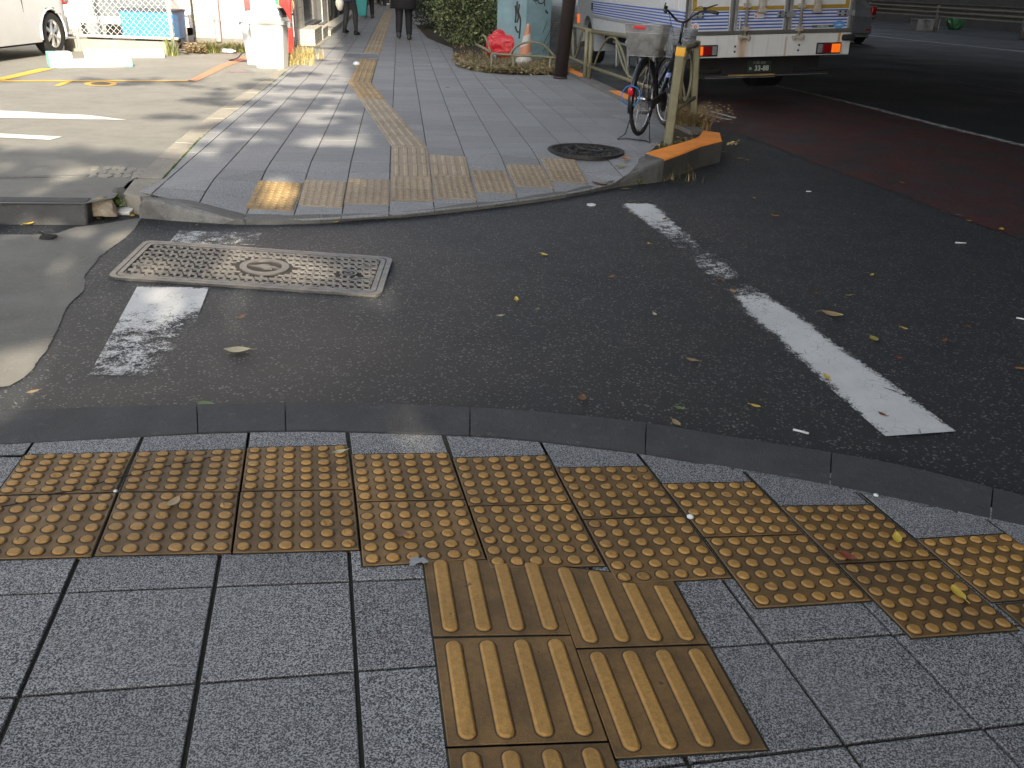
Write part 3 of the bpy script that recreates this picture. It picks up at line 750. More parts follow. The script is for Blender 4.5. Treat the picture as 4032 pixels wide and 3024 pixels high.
def line(name, pts, wpx, wear, col='white', z=.006, n=30, label=None):
    """painted line of given world width along image points"""
    Wp = [at(*p, 0) for p in pts]; L = []; Rr = []
    for i, p in enumerate(Wp):
        d = (Wp[min(i+1, len(Wp)-1)]-Wp[max(i-1, 0)]).xy.normalized(); nn = Vector((-d.y, d.x))*wpx/2; L.append(Vector((*(p.xy+nn), z))); Rr.append(Vector((*(p.xy-nn), z)))
    class _: pass
    vs = []; fs = []; wr = []; m = 4
    def ip(W, t):
        t = t*(len(W)-1); k = min(len(W)-2, int(t)); return W[k].lerp(W[k+1], t-k)
    for i in range(n+1):
        for j in range(m+1):
            p = ip(L, i/n).lerp(ip(Rr, i/n), j/m); vs.append(tuple(p)); wr.append(wear-.2*(1 if j in (0, m) else 0))
    for i in range(n):
        for j in range(m): k = i*(m+1)+j; fs.append((k, k+1, k+m+2, k+m+1))
    b = MB(); b.add(vs, fs); o = b.build(name, M[col])
    if o.data.polygons[0].normal.z < 0: o.data.flip_normals()
    A = o.data.attributes.new('wear', 'FLOAT', 'POINT'); A.data.foreach_set('value', wr); return struct(o, label)
line('road_marking', [(3040, 334), (3242, 381), (3441, 429), (3724, 502), (4032, 575), (4700, 745)], .15, .52, label='worn white lane line beside the red lane')
line('road_marking', [(3766, 322), (4032, 367), (4500, 450)], .14, .40)
line('road_marking', [(3349, 175), (3405, 182)], .15, .8)
line('road_marking', [(3380, 135), (3560, 155), (4032, 204), (4700, 280)], .15, .75, label='white line along the crash barrier')
line('road_marking', [(2800, 440), (2870, 460), (2897, 467)], .05, .75); line('road_marking', [(2768, 446), (2815, 462), (2872, 473)], .05, .8)
pf = lambda p: (lambda q: Vector((q.x, q.y, .1235)))(at(p[0], p[1], .1235))
def psh(name, L, Rr, wear, col, label=None): return wsheet(name, L, Rr, lambda t, v: wear, 0, M[col], 20, 4, surf=pf, label=label)
k1 = lambda a, b_: (a*900/1270, 250+b_*900/1270)
psh('parking_marking', [k1(-200, 92), k1(0, 92), k1(1055, 93)], [k1(-200, 100), k1(0, 99), k1(1090, 98)], .78, 'yellow', 'thin yellow bay line on the parking ground')
psh('parking_marking', [k1(-60, 92), k1(225, 27)], [k1(0, 97), k1(300, 28)], .8, 'yellow', 'slanting yellow line by the wheel stop')
psh('parking_marking', [k1(1040, 98), k1(1215, 10), (1010, 205)], [k1(1095, 98), k1(1262, 16), (1040, 210)], .7, 'salmon', 'faded orange line leading to the red machine')
psh('parking_marking', [k1(0, 262), k1(120, 266), k1(330, 280), k1(470, 285), k1(570, 296), k1(700, 313)], [k1(0, 302), k1(120, 304), k1(330, 306), k1(470, 310), k1(570, 310), k1(700, 314)], .9, 'white', 'broad white arrow shape on the parking ground')
psh('parking_marking', [k1(-100, 386), k1(0, 389), k1(345, 406)], [k1(-100, 410), k1(0, 410), k1(280, 424)], .9, 'white')
psh('parking_marking', [k1(365, 99), k1(295, 124)], [k1(402, 99), k1(332, 125)], .8, 'yellow')
def ring():
    vs = []; fs = []; n = 28; wr = []
    for k in range(n+1):
        a = math.radians(-180+360*k/n); cx, cy = 560, 112
        for s_ in (1, .62):
            p = at(*k1(cx+92*s_*math.cos(a), cy+14*s_*math.sin(a)), .1235); vs.append((p.x, p.y, .1235)); wr.append(.8)
    for k in range(n): fs.append((2*k, 2*k+1, 2*k+3, 2*k+2))
    b = MB(); b.add(vs, fs); o = b.build('parking_marking', M['yellow']); A = o.data.attributes.new('wear', 'FLOAT', 'POINT'); A.data.foreach_set('value', wr)
    if o.data.polygons[0].normal.z < 0: o.data.flip_normals()
    struct(o, 'yellow bay number painted on the parking ground')
ring()
# ================================================================ MANHOLE COVERS
def rrect(w_, h, r, n=6):
    pts = []
    for cx, cy, a0 in ((w_/2-r, h/2-r, 0), (-w_/2+r, h/2-r, 90), (-w_/2+r, -h/2+r, 180), (w_/2-r, -h/2+r, 270)):
        for k in range(n+1): a = math.radians(a0+90*k/n); pts.append((cx+r*math.cos(a), cy+r*math.sin(a)))
    return pts
MZ = .012
mq = Q4(at(418, 1090, MZ), at(1500, 1162, MZ), at(1548, 1012, MZ), at(572, 944, MZ))
mw = ((mq.c[1]-mq.c[0]).length+(mq.c[2]-mq.c[3]).length)/2; mh = ((mq.c[3]-mq.c[0]).length+(mq.c[2]-mq.c[1]).length)/2
def mp(x, y, z): return mq.p(x/mw+.5, y/mh+.5, z)
mroot = thing('manhole_cover', 'long rectangular cast iron cover with woven T pattern in the road', 'manhole cover', mq.p(.5, .5))
mloc = mroot.location.copy()
def mbuild(b, name, mat, **k):
    b.v = [(x-mloc.x, y-mloc.y, z-mloc.z) for x, y, z in b.v]; return b.build(name, mat, parent=mroot, **k)
def rimring(b, w0, h0, r0, w1, h1, r1, z0, z1, zb=-.02):
    A = [mp(x, y, z1) for x, y in rrect(w0, h0, r0)]; B = [mp(x, y, z1) for x, y in rrect(w1, h1, r1)]
    C = [mp(x, y, zb) for x, y in rrect(w0, h0, r0)]; D = [mp(x, y, z0) for x, y in rrect(w1, h1, r1)]
    n = len(A)
    for P, Q in ((C, A), (A, B), (B, D)):
        b.add(P+Q, [(i, (i+1) % n, n+(i+1) % n, n+i) for i in range(n)])
b = MB(); rimring(b, mw, mh, .055, mw-.055, mh-.055, .045, -.010, 0); mbuild(b, 'frame', M['iron'])
b = MB(); P = [mp(x, y, -.006) for x, y in rrect(mw-.05, mh-.05, .04)]; b.add(P, [list(range(len(P)))]); mbuild(b, 'recess', M['ironp'])
b = MB(); iw, ih = mw-.065, mh-.065
rimring(b, iw, ih, .042, iw-.05, ih-.05, .03, -.006, 0, -.006)
cw, ch = iw-.062, ih-.062
px_ = cw/17.0; ry = ch/7.0
emb = (.035*mw, 0)
def inside(x, y): return abs(x) < cw/2 and abs(y) < ch/2 and ((x-emb[0])/.150)**2+((y-emb[1])/.150)**2 > 1 and ((x-.355*mw)/.06)**2+((y+.01)/.06)**2 > 1
def pbox(x0, x1, y0, y1):
    x0, x1 = max(x0, -cw/2), min(x1, cw/2); y0, y1 = max(y0, -ch/2), min(y1, ch/2)
    if x1-x0 < .006 or y1-y0 < .004: return
    if not inside((x0+x1)/2, (y0+y1)/2): return
    t = .0015; P = [(x0, y0), (x1, y0), (x1, y1), (x0, y1)]; I = [(x0+t, y0+t), (x1-t, y0+t), (x1-t, y1-t), (x0+t, y1-t)]
    b.add([mp(x, y, -.007) for x, y in P]+[mp(x, y, 0) for x, y in I], [(4, 5, 6, 7)]+[(i, (i+1) % 4, 4+(i+1) % 4, 4+i) for i in range(4)])
for j in range(-1, 8):
    y0 = -ch/2+j*ry; sx = (j % 2)*px_*.25+.01*j
    for i in range(-1, 18):
        x = -cw/2+(i+.5)*px_+sx
        pbox(x-px_*.46, x+px_*.46, y0+ry*.80, y0+ry*.95); pbox(x-px_*.12, x+px_*.12, y0+ry*.38, y0+ry*.80)
        x += px_/2
        pbox(x-px_*.46, x+px_*.46, y0+ry*.05, y0+ry*.20); pbox(x-px_*.12, x+px_*.12, y0+ry*.20, y0+ry*.62)
mbuild(b, 'lid_pattern', M['iron'])
b = MB()
def oval(cx, cy, r0, r1, z):
    n = 40; o = [mp(cx+r0*math.cos(6.2832*k/n), cy+r0*math.sin(6.2832*k/n), z) for k in range(n)]; i = [mp(cx+r1*math.cos(6.2832*k/n), cy+r1*math.sin(6.2832*k/n), z) for k in range(n)]
    ob = [p-Vector((0, 0, .009)) for p in o]; ib = [p-Vector((0, 0, .009)) for p in i]
    for P, Q in ((ob, o), (o, i), (i, ib)): b.add(P+Q, [(k, (k+1) % n, n+(k+1) % n, n+k) for k in range(n)])
oval(emb[0], emb[1], .128, .092, .002); mbuild(b, 'emblem_ring', M['iron']); b = MB()
leaf = [(-.088, .01), (-.045, .012), (-.02, .032), (.02, .036), (.005, .02), (.05, .012), (.088, -.022), (.03, -.006), (.045, -.028), (0, -.032), (-.03, -.012)]
b.add([mp(emb[0]+x, emb[1]+y, .001) for x, y in leaf]+[mp(emb[0]+x, emb[1]+y, -.006) for x, y in leaf], [list(range(11))]+[(i, (i+1) % 11, 11+(i+1) % 11, 11+i) for i in range(11)])
mbuild(b, 'emblem', M['iron'])
b = MB(); oval(.355*mw, -.01, .045, .034, .001); mbuild(b, 'small_ring', M['iron']); b = MB(); oval(.355*mw, -.01, .022, .014, .001); mbuild(b, 'small_ring', M['iron'])
for x, y in ((-cw/2+.05, .10), (-cw/2+.05, -.10), (cw/2-.05, .11), (cw/2-.05, -.09)):
    n = 16; b = MB()
    for (r0, r1, z0, z1) in ((1.0, .55, .001, .001),):
        o_ = [mp(x+.055*math.cos(6.2832*k/n), y+.016*math.sin(6.2832*k/n), .0015) for k in range(n)]; i_ = [mp(x+.032*math.cos(6.2832*k/n), y+.007*math.sin(6.2832*k/n), .0015) for k in range(n)]
        b.add(o_+i_, [(k, (k+1) % n, n+(k+1) % n, n+k) for k in range(n)])
    mbuild(b, 'key_hole', M['iron'])
# round cover in far footway
cc = atf(2306, 600); rr = (atf(2457, 612)-atf(2154, 590)).length/2
cc.z = max(HF(cc.x+rr*math.cos(a_), cc.y+rr*math.sin(a_)) for a_ in [k*.5 for k in range(13)])+.001
croot = thing('manhole_cover', 'round dark patterned cast iron cover set in the footway', 'manhole cover', cc)
b = MB(); b.lathe([(rr, -.02), (rr, .004), (rr*.90, .004), (rr*.90, -.002), (0.0001, -.002)], 48); b.build('frame', M['irond'], croot, loc=None)
b = MB()
for k in range(330):
    a = rnd.uniform(0, 6.28); q = rr*.86*math.sqrt(rnd.random()); x, y = q*math.cos(a), q*math.sin(a)
    if abs(q-rr*.45) < .012: continue
    l, h_ = rnd.uniform(.012, .03), .006; r_ = Matrix.Rotation(round(rnd.uniform(0, 3))*.8+.2, 3, 'Z'); b.box((x, y, .0015), (l, h_, .007), r_)
n = 40; b.tube([(rr*.45*math.cos(6.2832*k/n), rr*.45*math.sin(6.2832*k/n), .002) for k in range(n)], .005, 6, True)
b.tube([(-rr*.3, -rr*.5, .003), (0, 0, .004), (rr*.1, rr*.4, .003)], .008, 6); b.tube([(-rr*.2, .1, .003), (0, 0, .004), (rr*.4, -.05, .003)], .008, 6)
b.build('lid_pattern', M['irond'], croot)
# drain grate across the tactile strip
e = crop(1250, 0, 550/2212)
gq = Q4(atf(*e(375, 928)), atf(*e(962, 942)), atf(*e(985, 858)), atf(*e(425, 843)))
for p in gq.c: p.z = .125
b = MB(); gm = pm('grate_metal', (.34, .33, .34), .45, .5, dirt=.4); b.add([gq.p(*p, -.004) for p in ((0, 0), (1, 0), (1, 1), (0, 1))], [(0, 1, 2, 3)])
b.mi = 1
for k in range(27):
    u = (k+.5)/27; b.hull2([gq.p(u-.01, 0, 0), gq.p(u+.01, 0, 0), gq.p(u+.01, 1, 0), gq.p(u-.01, 1, 0)], [gq.p(u-.01, 0, .006), gq.p(u+.01, 0, .006), gq.p(u+.01, 1, .006), gq.p(u-.01, 1, .006)])
for v in (.0, .97): b.hull2([gq.p(0, v, 0), gq.p(1, v, 0), gq.p(1, v+.03, 0), gq.p(0, v+.03, 0)], [gq.p(0, v, .007), gq.p(1, v, .007), gq.p(1, v+.03, .007), gq.p(0, v+.03, .007)])
tag(b.build('drain_grate', [M['irond'], gm]), 'grey slatted metal drain grate across the tactile strip', 'grate')
# ================================================================ FAR TACTILE TILES
MF = [M['ochref'], M['ochreft']]; MFY = [M['ochrefy'], M['ochrefyt']]; M['grime'] = M['base_shade_f']
GF = 'tactile tiles on the far footway'
def rez(q, dz=.005):
    for p in q.c: p.z = HF(p.x, p.y)+dz
    return q
def FQ(bl, br, tr, tl): return rez(Q4(atf(*bl), atf(*br), atf(*tr), atf(*tl)))
cols = {0: (fl(1675, 515), fl(1962, 532), fl(1590, 693), fl(1898, 710)), 1: (fa(0, 698), fa(280, 712), fa(-46, 868), fa(250, 885)),
        2: (fa(292, 688), fa(575, 699), fa(262, 855), fa(568, 866)), 3: (fa(583, 678), fa(845, 684), fa(574, 833), fa(868, 839)),
        4: (fa(850, 668), fa(1108, 677), fa(875, 819), fa(1155, 829)), 5: (fa(1107, 630), fa(1360, 640), fa(1157, 778), fa(1418, 788)),
        6: (fa(1350, 593), fa(1590, 602), fa(1412, 738), fa(1672, 750)), 7: (fa(1580, 553), fa(1812, 560), fa(1657, 706), fa(1896, 718))}
for k, (tl, tr, bl, br) in cols.items():
    q = FQ(bl, br, tr, tl); mL = (q.c[0]+q.c[3])/2; mR = (q.c[1]+q.c[2])/2
    for rowi, qq in enumerate((Q4(q.c[0], q.c[1], mR, mL), Q4(mL, mR, q.c[2], q.c[3]))):
        ex = ', bright yellow in the sunlight' if k == 0 else ''
        rez(qq)
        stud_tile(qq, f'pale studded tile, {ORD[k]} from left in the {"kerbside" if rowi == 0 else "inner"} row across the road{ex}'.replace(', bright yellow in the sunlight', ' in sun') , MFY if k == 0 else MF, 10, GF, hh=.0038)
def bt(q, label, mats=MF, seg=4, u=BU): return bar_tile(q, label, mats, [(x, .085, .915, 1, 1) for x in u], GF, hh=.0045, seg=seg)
def column(bl, br, tr, tl, n, label, mats=MF):
    q = FQ(bl, br, tr, tl)
    for k in range(n):
        a, c = k/n, (k+1)/n; bt(rez(Q4(q.p(0, a), q.p(1, a), q.p(1, c), q.p(0, c))), label.replace('#', ORD[k] if k < 9 else 'next'), mats)
column(fa(583, 678), fa(845, 682), fa(822, 480), fa(583, 474), 3, 'pale ribbed tile, # up from the studded ones, foot of the strip')
column(fa(850, 668), fa(1108, 675), fa(1077, 541), fa(836, 528), 2, 'pale ribbed tile, # of the short pair right of the strip')
column(fa(583, 472), fa(822, 478), fa(538, 158), fa(365, 150), 6, 'pale ribbed tile, # up in the slanting length of the strip')
column(fa(365, 150), fa(538, 158), fa(520, 130), fa(347, 122), 1, 'dull yellow ribbed tile in the bend of the strip', MFY)
column(fa(347, 122), fa(520, 130), e(890, 1270), e(720, 1270) if False else fa(445, 43), 2, 'warm ribbed tile just above the bend of the strip') if False else None
column(fa(345, 120), fa(520, 130), fa(445, 45), fa(292, 42), 2, 'warm ribbed tile, # of the pair just below the kink of the strip', MFY)
z5 = crop(1300, 150, 600/2212)
column(fa(292, 42), fa(445, 45), z5(645, 450), z5(368, 438), 3, 'warm ribbed tile, # beyond the kink of the strip', MFY)
column(z5(368, 436), z5(645, 450), z5(690, 315), z5(430, 308), 3, 'brown ribbed tile, # of three before the drain grate', MFY)
ORD2 = ORD+['tenth', 'eleventh', 'twelfth', 'thirteenth', 'fourteenth', 'fifteenth', 'sixteenth', 'seventeenth', 'eighteenth', 'nineteenth', 'twentieth']
gp0, gp1 = atf(*e(722, 843)), atf(*e(995, 858))
endl, endr = atf(*e(1072, 195)), atf(*e(1170, 205))
dirv = ((endl-gp0).xy.normalized()+(endr-gp1).xy.normalized()).normalized(); wv = (gp1-gp0).xy; wv = Vector((dirv.y, -dirv.x))*.31
for k in range(70):
    a = gp0.xy+dirv*.302*k; qq = Q4(*[Vector((p.x, p.y, .1215)) for p in (a, a+wv, a+wv+dirv*.300, a+dirv*.300)])
    bt(qq, (f'brown ribbed tile, {ORD2[k]} beyond the drain grate' if k < 20 else 'small far ribbed tile in the straight strip near the distant walkers'), MFY if (k % 9) in (2, 3, 4) else MF, 3)
# ================================================================ WALKWAY FURNITURE
OL = pm('olive_paint', (.20, .185, .105), .5, .1, var=.12, dirt=.35, dirtc=(.10, .085, .05), bump=.3, dscale=14)
OLL = pm('orange_tape', (.85, .42, .03), .45, dirt=.1)
# --- guard fence
c8 = crop(2300, 0, 800/2212)
def lerp(a, c, t): return a+(c-a)*t
A_b = at(2627, 578, .12); A_t = zat(2683, 180, A_b.y)
Bb = Vector((A_b.x+.42, A_b.y+1.12, .12)); Bt = zat(2746, 160, Bb.y); Cb = at(2318, 324, .12); Ct = zat(2331, 113, Cb.y)
A_t.z = Vector((0, 0, A_t.z)).z
hgt = .80
Db = Vector((Cb.x-.33, Cb.y+2.2, .12)); Dt = zat(2228, 78, Db.y)
fr = thing('guard_fence', 'olive tubular guard fence with looped bars between footway and truck', 'fence', Cb)
fl_ = fr.location.copy()
def fb(b, name, mat=OL, **k): b.v = [(x-fl_.x, y-fl_.y, z-fl_.z) for x, y, z in b.v]; return b.build(name, mat, parent=fr, **k)
def loops(P0, P1, Q0, Q1, n=2):
    """interlaced oval loops between bottom rail P0-P1 and top rail Q0-Q1"""
    out = []
    def g(u, v): return lerp(lerp(P0, P1, u), lerp(Q0, Q1, u), v)
    return g
def panel(b0, t0, b1, t1, lo_=.28, hi=.94):
    b = MB()
    L0, L1 = lerp(b0, t0, lo_), lerp(b1, t1, lo_); H0, H1 = lerp(b0, t0, hi), lerp(b1, t1, hi)
    b.tube([H0, H1], .027, 12); fb(b, 'top_rail', smooth=True)
    b = MB(); b.tube([L0, L1], .021, 12); fb(b, 'bottom_rail', smooth=True)
    g = lambda u, v: lerp(lerp(L0, L1, u), lerp(H0, H1, u), v)
    n = 24; b = MB()
    b.tube([g(.06+.40*(k/n), 0+.93*math.sin(math.pi*k/n)**.75) for k in range(n+1)], .013, 8)
    b.tube([g(.54+.40*(k/n), 0+.93*math.sin(math.pi*k/n)**.75) for k in range(n+1)], .013, 8)
    fb(b, 'loop', smooth=True)
    b = MB(); b.tube([g(.30+.40*(k/n), 1.0-.93*math.sin(math.pi*k/n)**.75) for k in range(n+1)], .013, 8); fb(b, 'loop', smooth=True)
panel(Bb, Bt, Cb, Ct, .30, .95); panel(Cb, Ct, Db, Dt, .30, .95)
for (p, t, r_) in ((Cb, Ct, .028), (Cb+Vector((-.05, .14, 0)), Ct+Vector((-.05, .14, 0)), .028), (Db, Dt, .028)):
    b = MB(); b.tube([p-Vector((0, 0, .05)), t], r_, 12); fb(b, 'post', smooth=True)
# end panel: two flat-sided posts with one oval between
end = thing('guard_fence', 'leaning olive end frame of the fence with an orange tape cap', 'fence', A_b)
def eb(b, name, mat=OL, **k): b.v = [(x-A_b.x, y-A_b.y, z-A_b.z) for x, y, z in b.v]; return b.build(name, mat, parent=end, **k)
def sqpost(b, p, t, w_):
    d = (t-p).normalized(); x = Vector((math.cos(-.1), math.sin(-.1), 0)); x = (x-d*x.dot(d)).normalized(); y = d.cross(x)
    P = [x*(w_/2)*sx+y*(w_/2)*sy for sx, sy in ((-1, -1), (1, -1), (1, 1), (-1, 1))]
    b.hull2([p+q for q in P], [t+q for q in P])
b = MB(); sqpost(b, A_b-Vector((0, 0, .05)), A_t, .075); eb(b, 'post', bevel=.012)
d = (A_t-A_b).normalized(); b = MB(); sqpost(b, A_t-d*.085, A_t-d*.005, .079); eb(b, 'tape', OLL, bevel=.012)
b = MB(); sqpost(b, Bb-Vector((0, 0, .05)), Bt, .06); eb(b, 'post', bevel=.012)
b = MB(); b.tube([A_t-d*.03, Bt-Vector((0, 0, .03))], .027, 12); eb(b, 'top_rail', smooth=True)
b = MB(); b.tube([lerp(A_b, A_t, .36), lerp(Bb, Bt, .36)], .02, 10); eb(b, 'bottom_rail', smooth=True)
n = 30; b = MB(); b.tube([lerp(lerp(A_b, Bb, .5+.26*math.cos(6.2832*k/n)), lerp(A_t, Bt, .5+.26*math.cos(6.2832*k/n)), .65+.27*math.sin(6.2832*k/n)) for k in range(n)], .014, 8, True); eb(b, 'loop', smooth=True)
# --- dark pole
pb = at(2205, 309, .12); pt_ = zat(2243, -10, pb.y); dp = (pt_-pb); dp = dp/dp.z
pr = thing('lamp_pole', 'thick dark brown steel pole standing on the footway', 'pole', pb)
b = MB(); br = pm('pole_brown', (.045, .032, .030), .5, .2, var=.15, dirt=.2, dirtc=(.02, .018, .018)); b.lathe([(.098, 0), (.098, .02), (.096, .03)], 28); b.tube([(0, 0, .0), (dp.x*5.0, dp.y*5.0, 5.0)], .093, 28); b.build('shaft', br, pr, smooth=True)
b = MB(); b.tube([(dp.x*5, dp.y*5, 5), (dp.x*5+.4, dp.y*5+.1, 5.6), (dp.x*5+1.3, dp.y*5+.2, 5.7)], .04, 10); b.build('arm', br, pr, smooth=True)
# --- teal pier of the elevated road
g4 = crop(1700, 0, 600/2212)
pc = at(*g4(1535, 905), .12)
teal = pm('teal_steel', (.19, .30, .325), .5, .1, var=.12, dirt=.3, dirtc=(.10, .13, .12), bump=.25, dscale=4)
pL = at(*g4(1345, 905), .12); pR = at(*g4(1705, 895), .12); pd = (pR-pL).xy.normalized(); pn = Vector((-pd.y, pd.x))
pw = (pR-pL).xy.length
bx = thing('steel_pier', 'pale teal steel pier with black graffiti beside the bush', 'pier', (pL+pR)/2)
b = MB(); cx0 = (pL+pR).xy/2
P = [pL.xy, pR.xy, pR.xy+pn*.5, pL.xy+pn*.62-pd*.16]
b.prism([(q.x-cx0.x, q.y-cx0.y) for q in P], -.12, 6.6); b.build('shaft', teal, bx, bevel=.012)
# graffiti ribbons on the front face
gm_ = pm('graffiti_black', (.03, .025, .025), .8)
def face(px, py):
    d = ray(px, py); nrm = Vector((pn.x, pn.y, 0)); t = (Vector((pL.x, pL.y, 0))-CAMP).dot(nrm)/d.dot(nrm); return CAMP+d*t
def ribbon(b, pts, w_, P0=face):
    P = cubic([tuple(P0(*p)) for p in pts], 6); nrm = Vector((-pn.x, -pn.y, 0))*.003
    for i in range(len(P)-1):
        dd = (P[i+1]-P[i]).normalized(); s_ = dd.cross(nrm.normalized())*w_/2; b.quad(P[i]-s_+nrm, P[i+1]-s_+nrm, P[i+1]+s_+nrm, P[i]+s_+nrm)
b = MB()
ribbon(b, [g4(1470, -10), g4(1500, 15), g4(1540, 5), g4(1550, 40), g4(1590, 52), g4(1625, 30), g4(1640, -20)], .022)
ribbon(b, [g4(1632, -10), g4(1636, 40), g4(1634, 88)], .024); ribbon(b, [g4(1510, 15), g4(1512, 45), g4(1520, 75)], .008)
ribbon(b, [g4(1650, 145), g4(1668, 170), g4(1680, 200)], .03); ribbon(b, [g4(1640, 175), g4(1665, 180), g4(1690, 180)], .012)
b.v = [(x-bx.location.x, y-bx.location.y, z-bx.location.z) for x, y, z in b.v]; b.build('graffiti', gm_, bx)
b = MB(); sd = (pn*.62-pd*.16)
def sface(px, py):
    dd = Vector((sd.y, -sd.x, 0)).normalized(); d = ray(px, py); t = (Vector((pL.x, pL.y, 0))-CAMP).dot(dd)/d.dot(dd); return CAMP+d*t+dd*(-.004 if dd.y > 0 else .004)
def rib2(pts, w_):
    P = cubic([tuple(sface(*p)) for p in pts], 5)
    for i in range(len(P)-1):
        dd = (P[i+1]-P[i]).normalized(); s_ = dd.cross(Vector((sd.y, -sd.x, 0)).normalized())*w_/2; b.quad(P[i]-s_, P[i+1]-s_, P[i+1]+s_, P[i]+s_)
for pts in ([(1215, 80), (1225, 220), (1212, 330)], [(1245, 20), (1240, 130), (1260, 250), (1235, 330)], [(1275, 60), (1262, 180), (1290, 300), (1270, 560)], [(1215, 380), (1235, 450), (1262, 470)]): rib2([g4(*p) for p in pts], .035)
b.v = [(x-bx.location.x, y-bx.location.y, z-bx.location.z) for x, y, z in b.v]; b.build('graffiti', gm_, bx)
# --- low hoop rail
def hoop_rail(label, pts_b, name='hoop_rail', h=.30, arches=(), group=None, origin=None):
    root = thing(name, label, 'low rail', origin, group=group); o = Vector(origin)
    return root
hb = at(2021, 285, .12); hL = Vector((at(*g4(640, 900), .12).x, hb.y+.3, .12)); hR = at(*g4(1790, 1030), .12)
hr = thing('hoop_rail', 'low olive hoop rail in front of the red bag and cone', 'low rail', hb)
def hbuild(b, nm, **k): b.v = [(x-hb.x, y-hb.y, z-hb.z) for x, y, z in b.v]; return b.build(nm, OL, parent=hr, smooth=True, **k)
def gy(px, py, Y): return zat(*g4(px, py), Y)
Y0, Y1 = hb.y, hb.y
b = MB(); b.tube([gy(640, 642, Y0+.55), gy(760, 700, Y0+.25), gy(890, 778, Y0+.02), gy(1180, 800, Y0), gy(1500, 815, Y0), gy(1800, 838, Y0), gy(1960, 852, Y0)], .019, 10); hbuild(b, 'rail')
b = MB(); b.tube(cubic([tuple(gy(*p, Y0)) for p in ((1132, 795), (1180, 722), (1260, 655), (1360, 620), (1450, 612), (1540, 622), (1640, 665), (1720, 740), (1778, 812))], 4), .016, 8); hbuild(b, 'hoop')
b = MB(); b.tube(cubic([tuple(gy(*p, Y0+q)) for p, q in (((722, 530), .4), ((748, 516), .35), ((780, 540), .28), ((812, 610), .2), ((835, 690), .1), ((862, 760), .03))], 4), .016, 8); hbuild(b, 'hoop')
for (x, y0, y1, dz) in ((1185, 805, 1050, 0), (870, 780, 900, .03), (1720, 825, 990, 0)):
    b = MB(); b.tube([gy(x, y0, Y0+dz), Vector((gy(x, y0, Y0+dz).x, Y0+dz, .08))], .019, 10); hbuild(b, 'post')
# far hoop rail before the dark hedge
e3 = crop(1250, 0, 550/2212); Yh = at(*e3(1800, 440), .12).y
h2 = thing('hoop_rail', 'low grey rail before the dark hedge further along the footway', 'low rail', (zat(*e3(1800, 440), Yh).x, Yh, .12)); h2l = h2.location.copy()
b = MB(); b.tube([zat(*e3(*p), Yh) for p in ((1640, 250), (1700, 300), (1780, 335), (1900, 345), (2060, 352))], .022, 8); b.v = [(x-h2l.x, y-h2l.y, z-h2l.z) for x, y, z in b.v]; b.build('rail', OL, h2, smooth=True)
b = MB(); b.tube(cubic([tuple(zat(*e3(*p), Yh)) for p in ((1925, 335), (1955, 290), (2000, 262), (2060, 245), (2120, 262))], 4), .018, 8); b.v = [(x-h2l.x, y-h2l.y, z-h2l.z) for x, y, z in b.v]; b.build('hoop', OL, h2, smooth=True)
b = MB()
for x in (1830, 2040): p = zat(*e3(x, 345), Yh); b.tube([p, (p.x, p.y, .08)], .02, 8)
b.v = [(x-h2l.x, y-h2l.y, z-h2l.z) for x, y, z in b.v]; b.build('post', OL, h2, smooth=True)
# --- traffic cone (striped, leaning)
cb0 = at(*g4(1335, 965), .12)
cn = thing('traffic_cone', 'faded orange and white striped cone behind the hoop rail', 'cone', (cb0.x, cb0.y+.25, .13))
def conem():
    t = NT('cone_stripe'); p = t.pos(); sx = t.n('ShaderNodeSeparateXYZ'); t.l(p, sx.inputs[0])
    s_ = t.math('ADD', sx.outputs[2], t.math('MULTIPLY', sx.outputs[0], -.55)); s_ = t.math('FRACT', t.math('MULTIPLY', s_, 3.3))
    col = t.mix(t.ramp(s_, [(.5, 0.), (.52, 1.)]), (.48, .46, .42), (.50, .20, .10)); col = t.mix(t.ramp(t.noise(p, 9, 5), [(.4, 0.), (.8, .5)]), col, (.2, .17, .14)); return t.base(col, .6)
b = MB(); b.lathe([(.16, 0), (.15, .03), (.125, .08), (.032, .58), (.022, .62), (.0001, .62)], 28); o = b.build('cone_body', conem(), cn, smooth=True); cn.rotation_euler = (0, R(5), 0)
b = MB(); b.prism(rrect(.38, .38, .05), 0, .03); b.build('base', pm('cone_base', (.4, .3, .25), .8, dirt=.4), cn, bevel=.005)
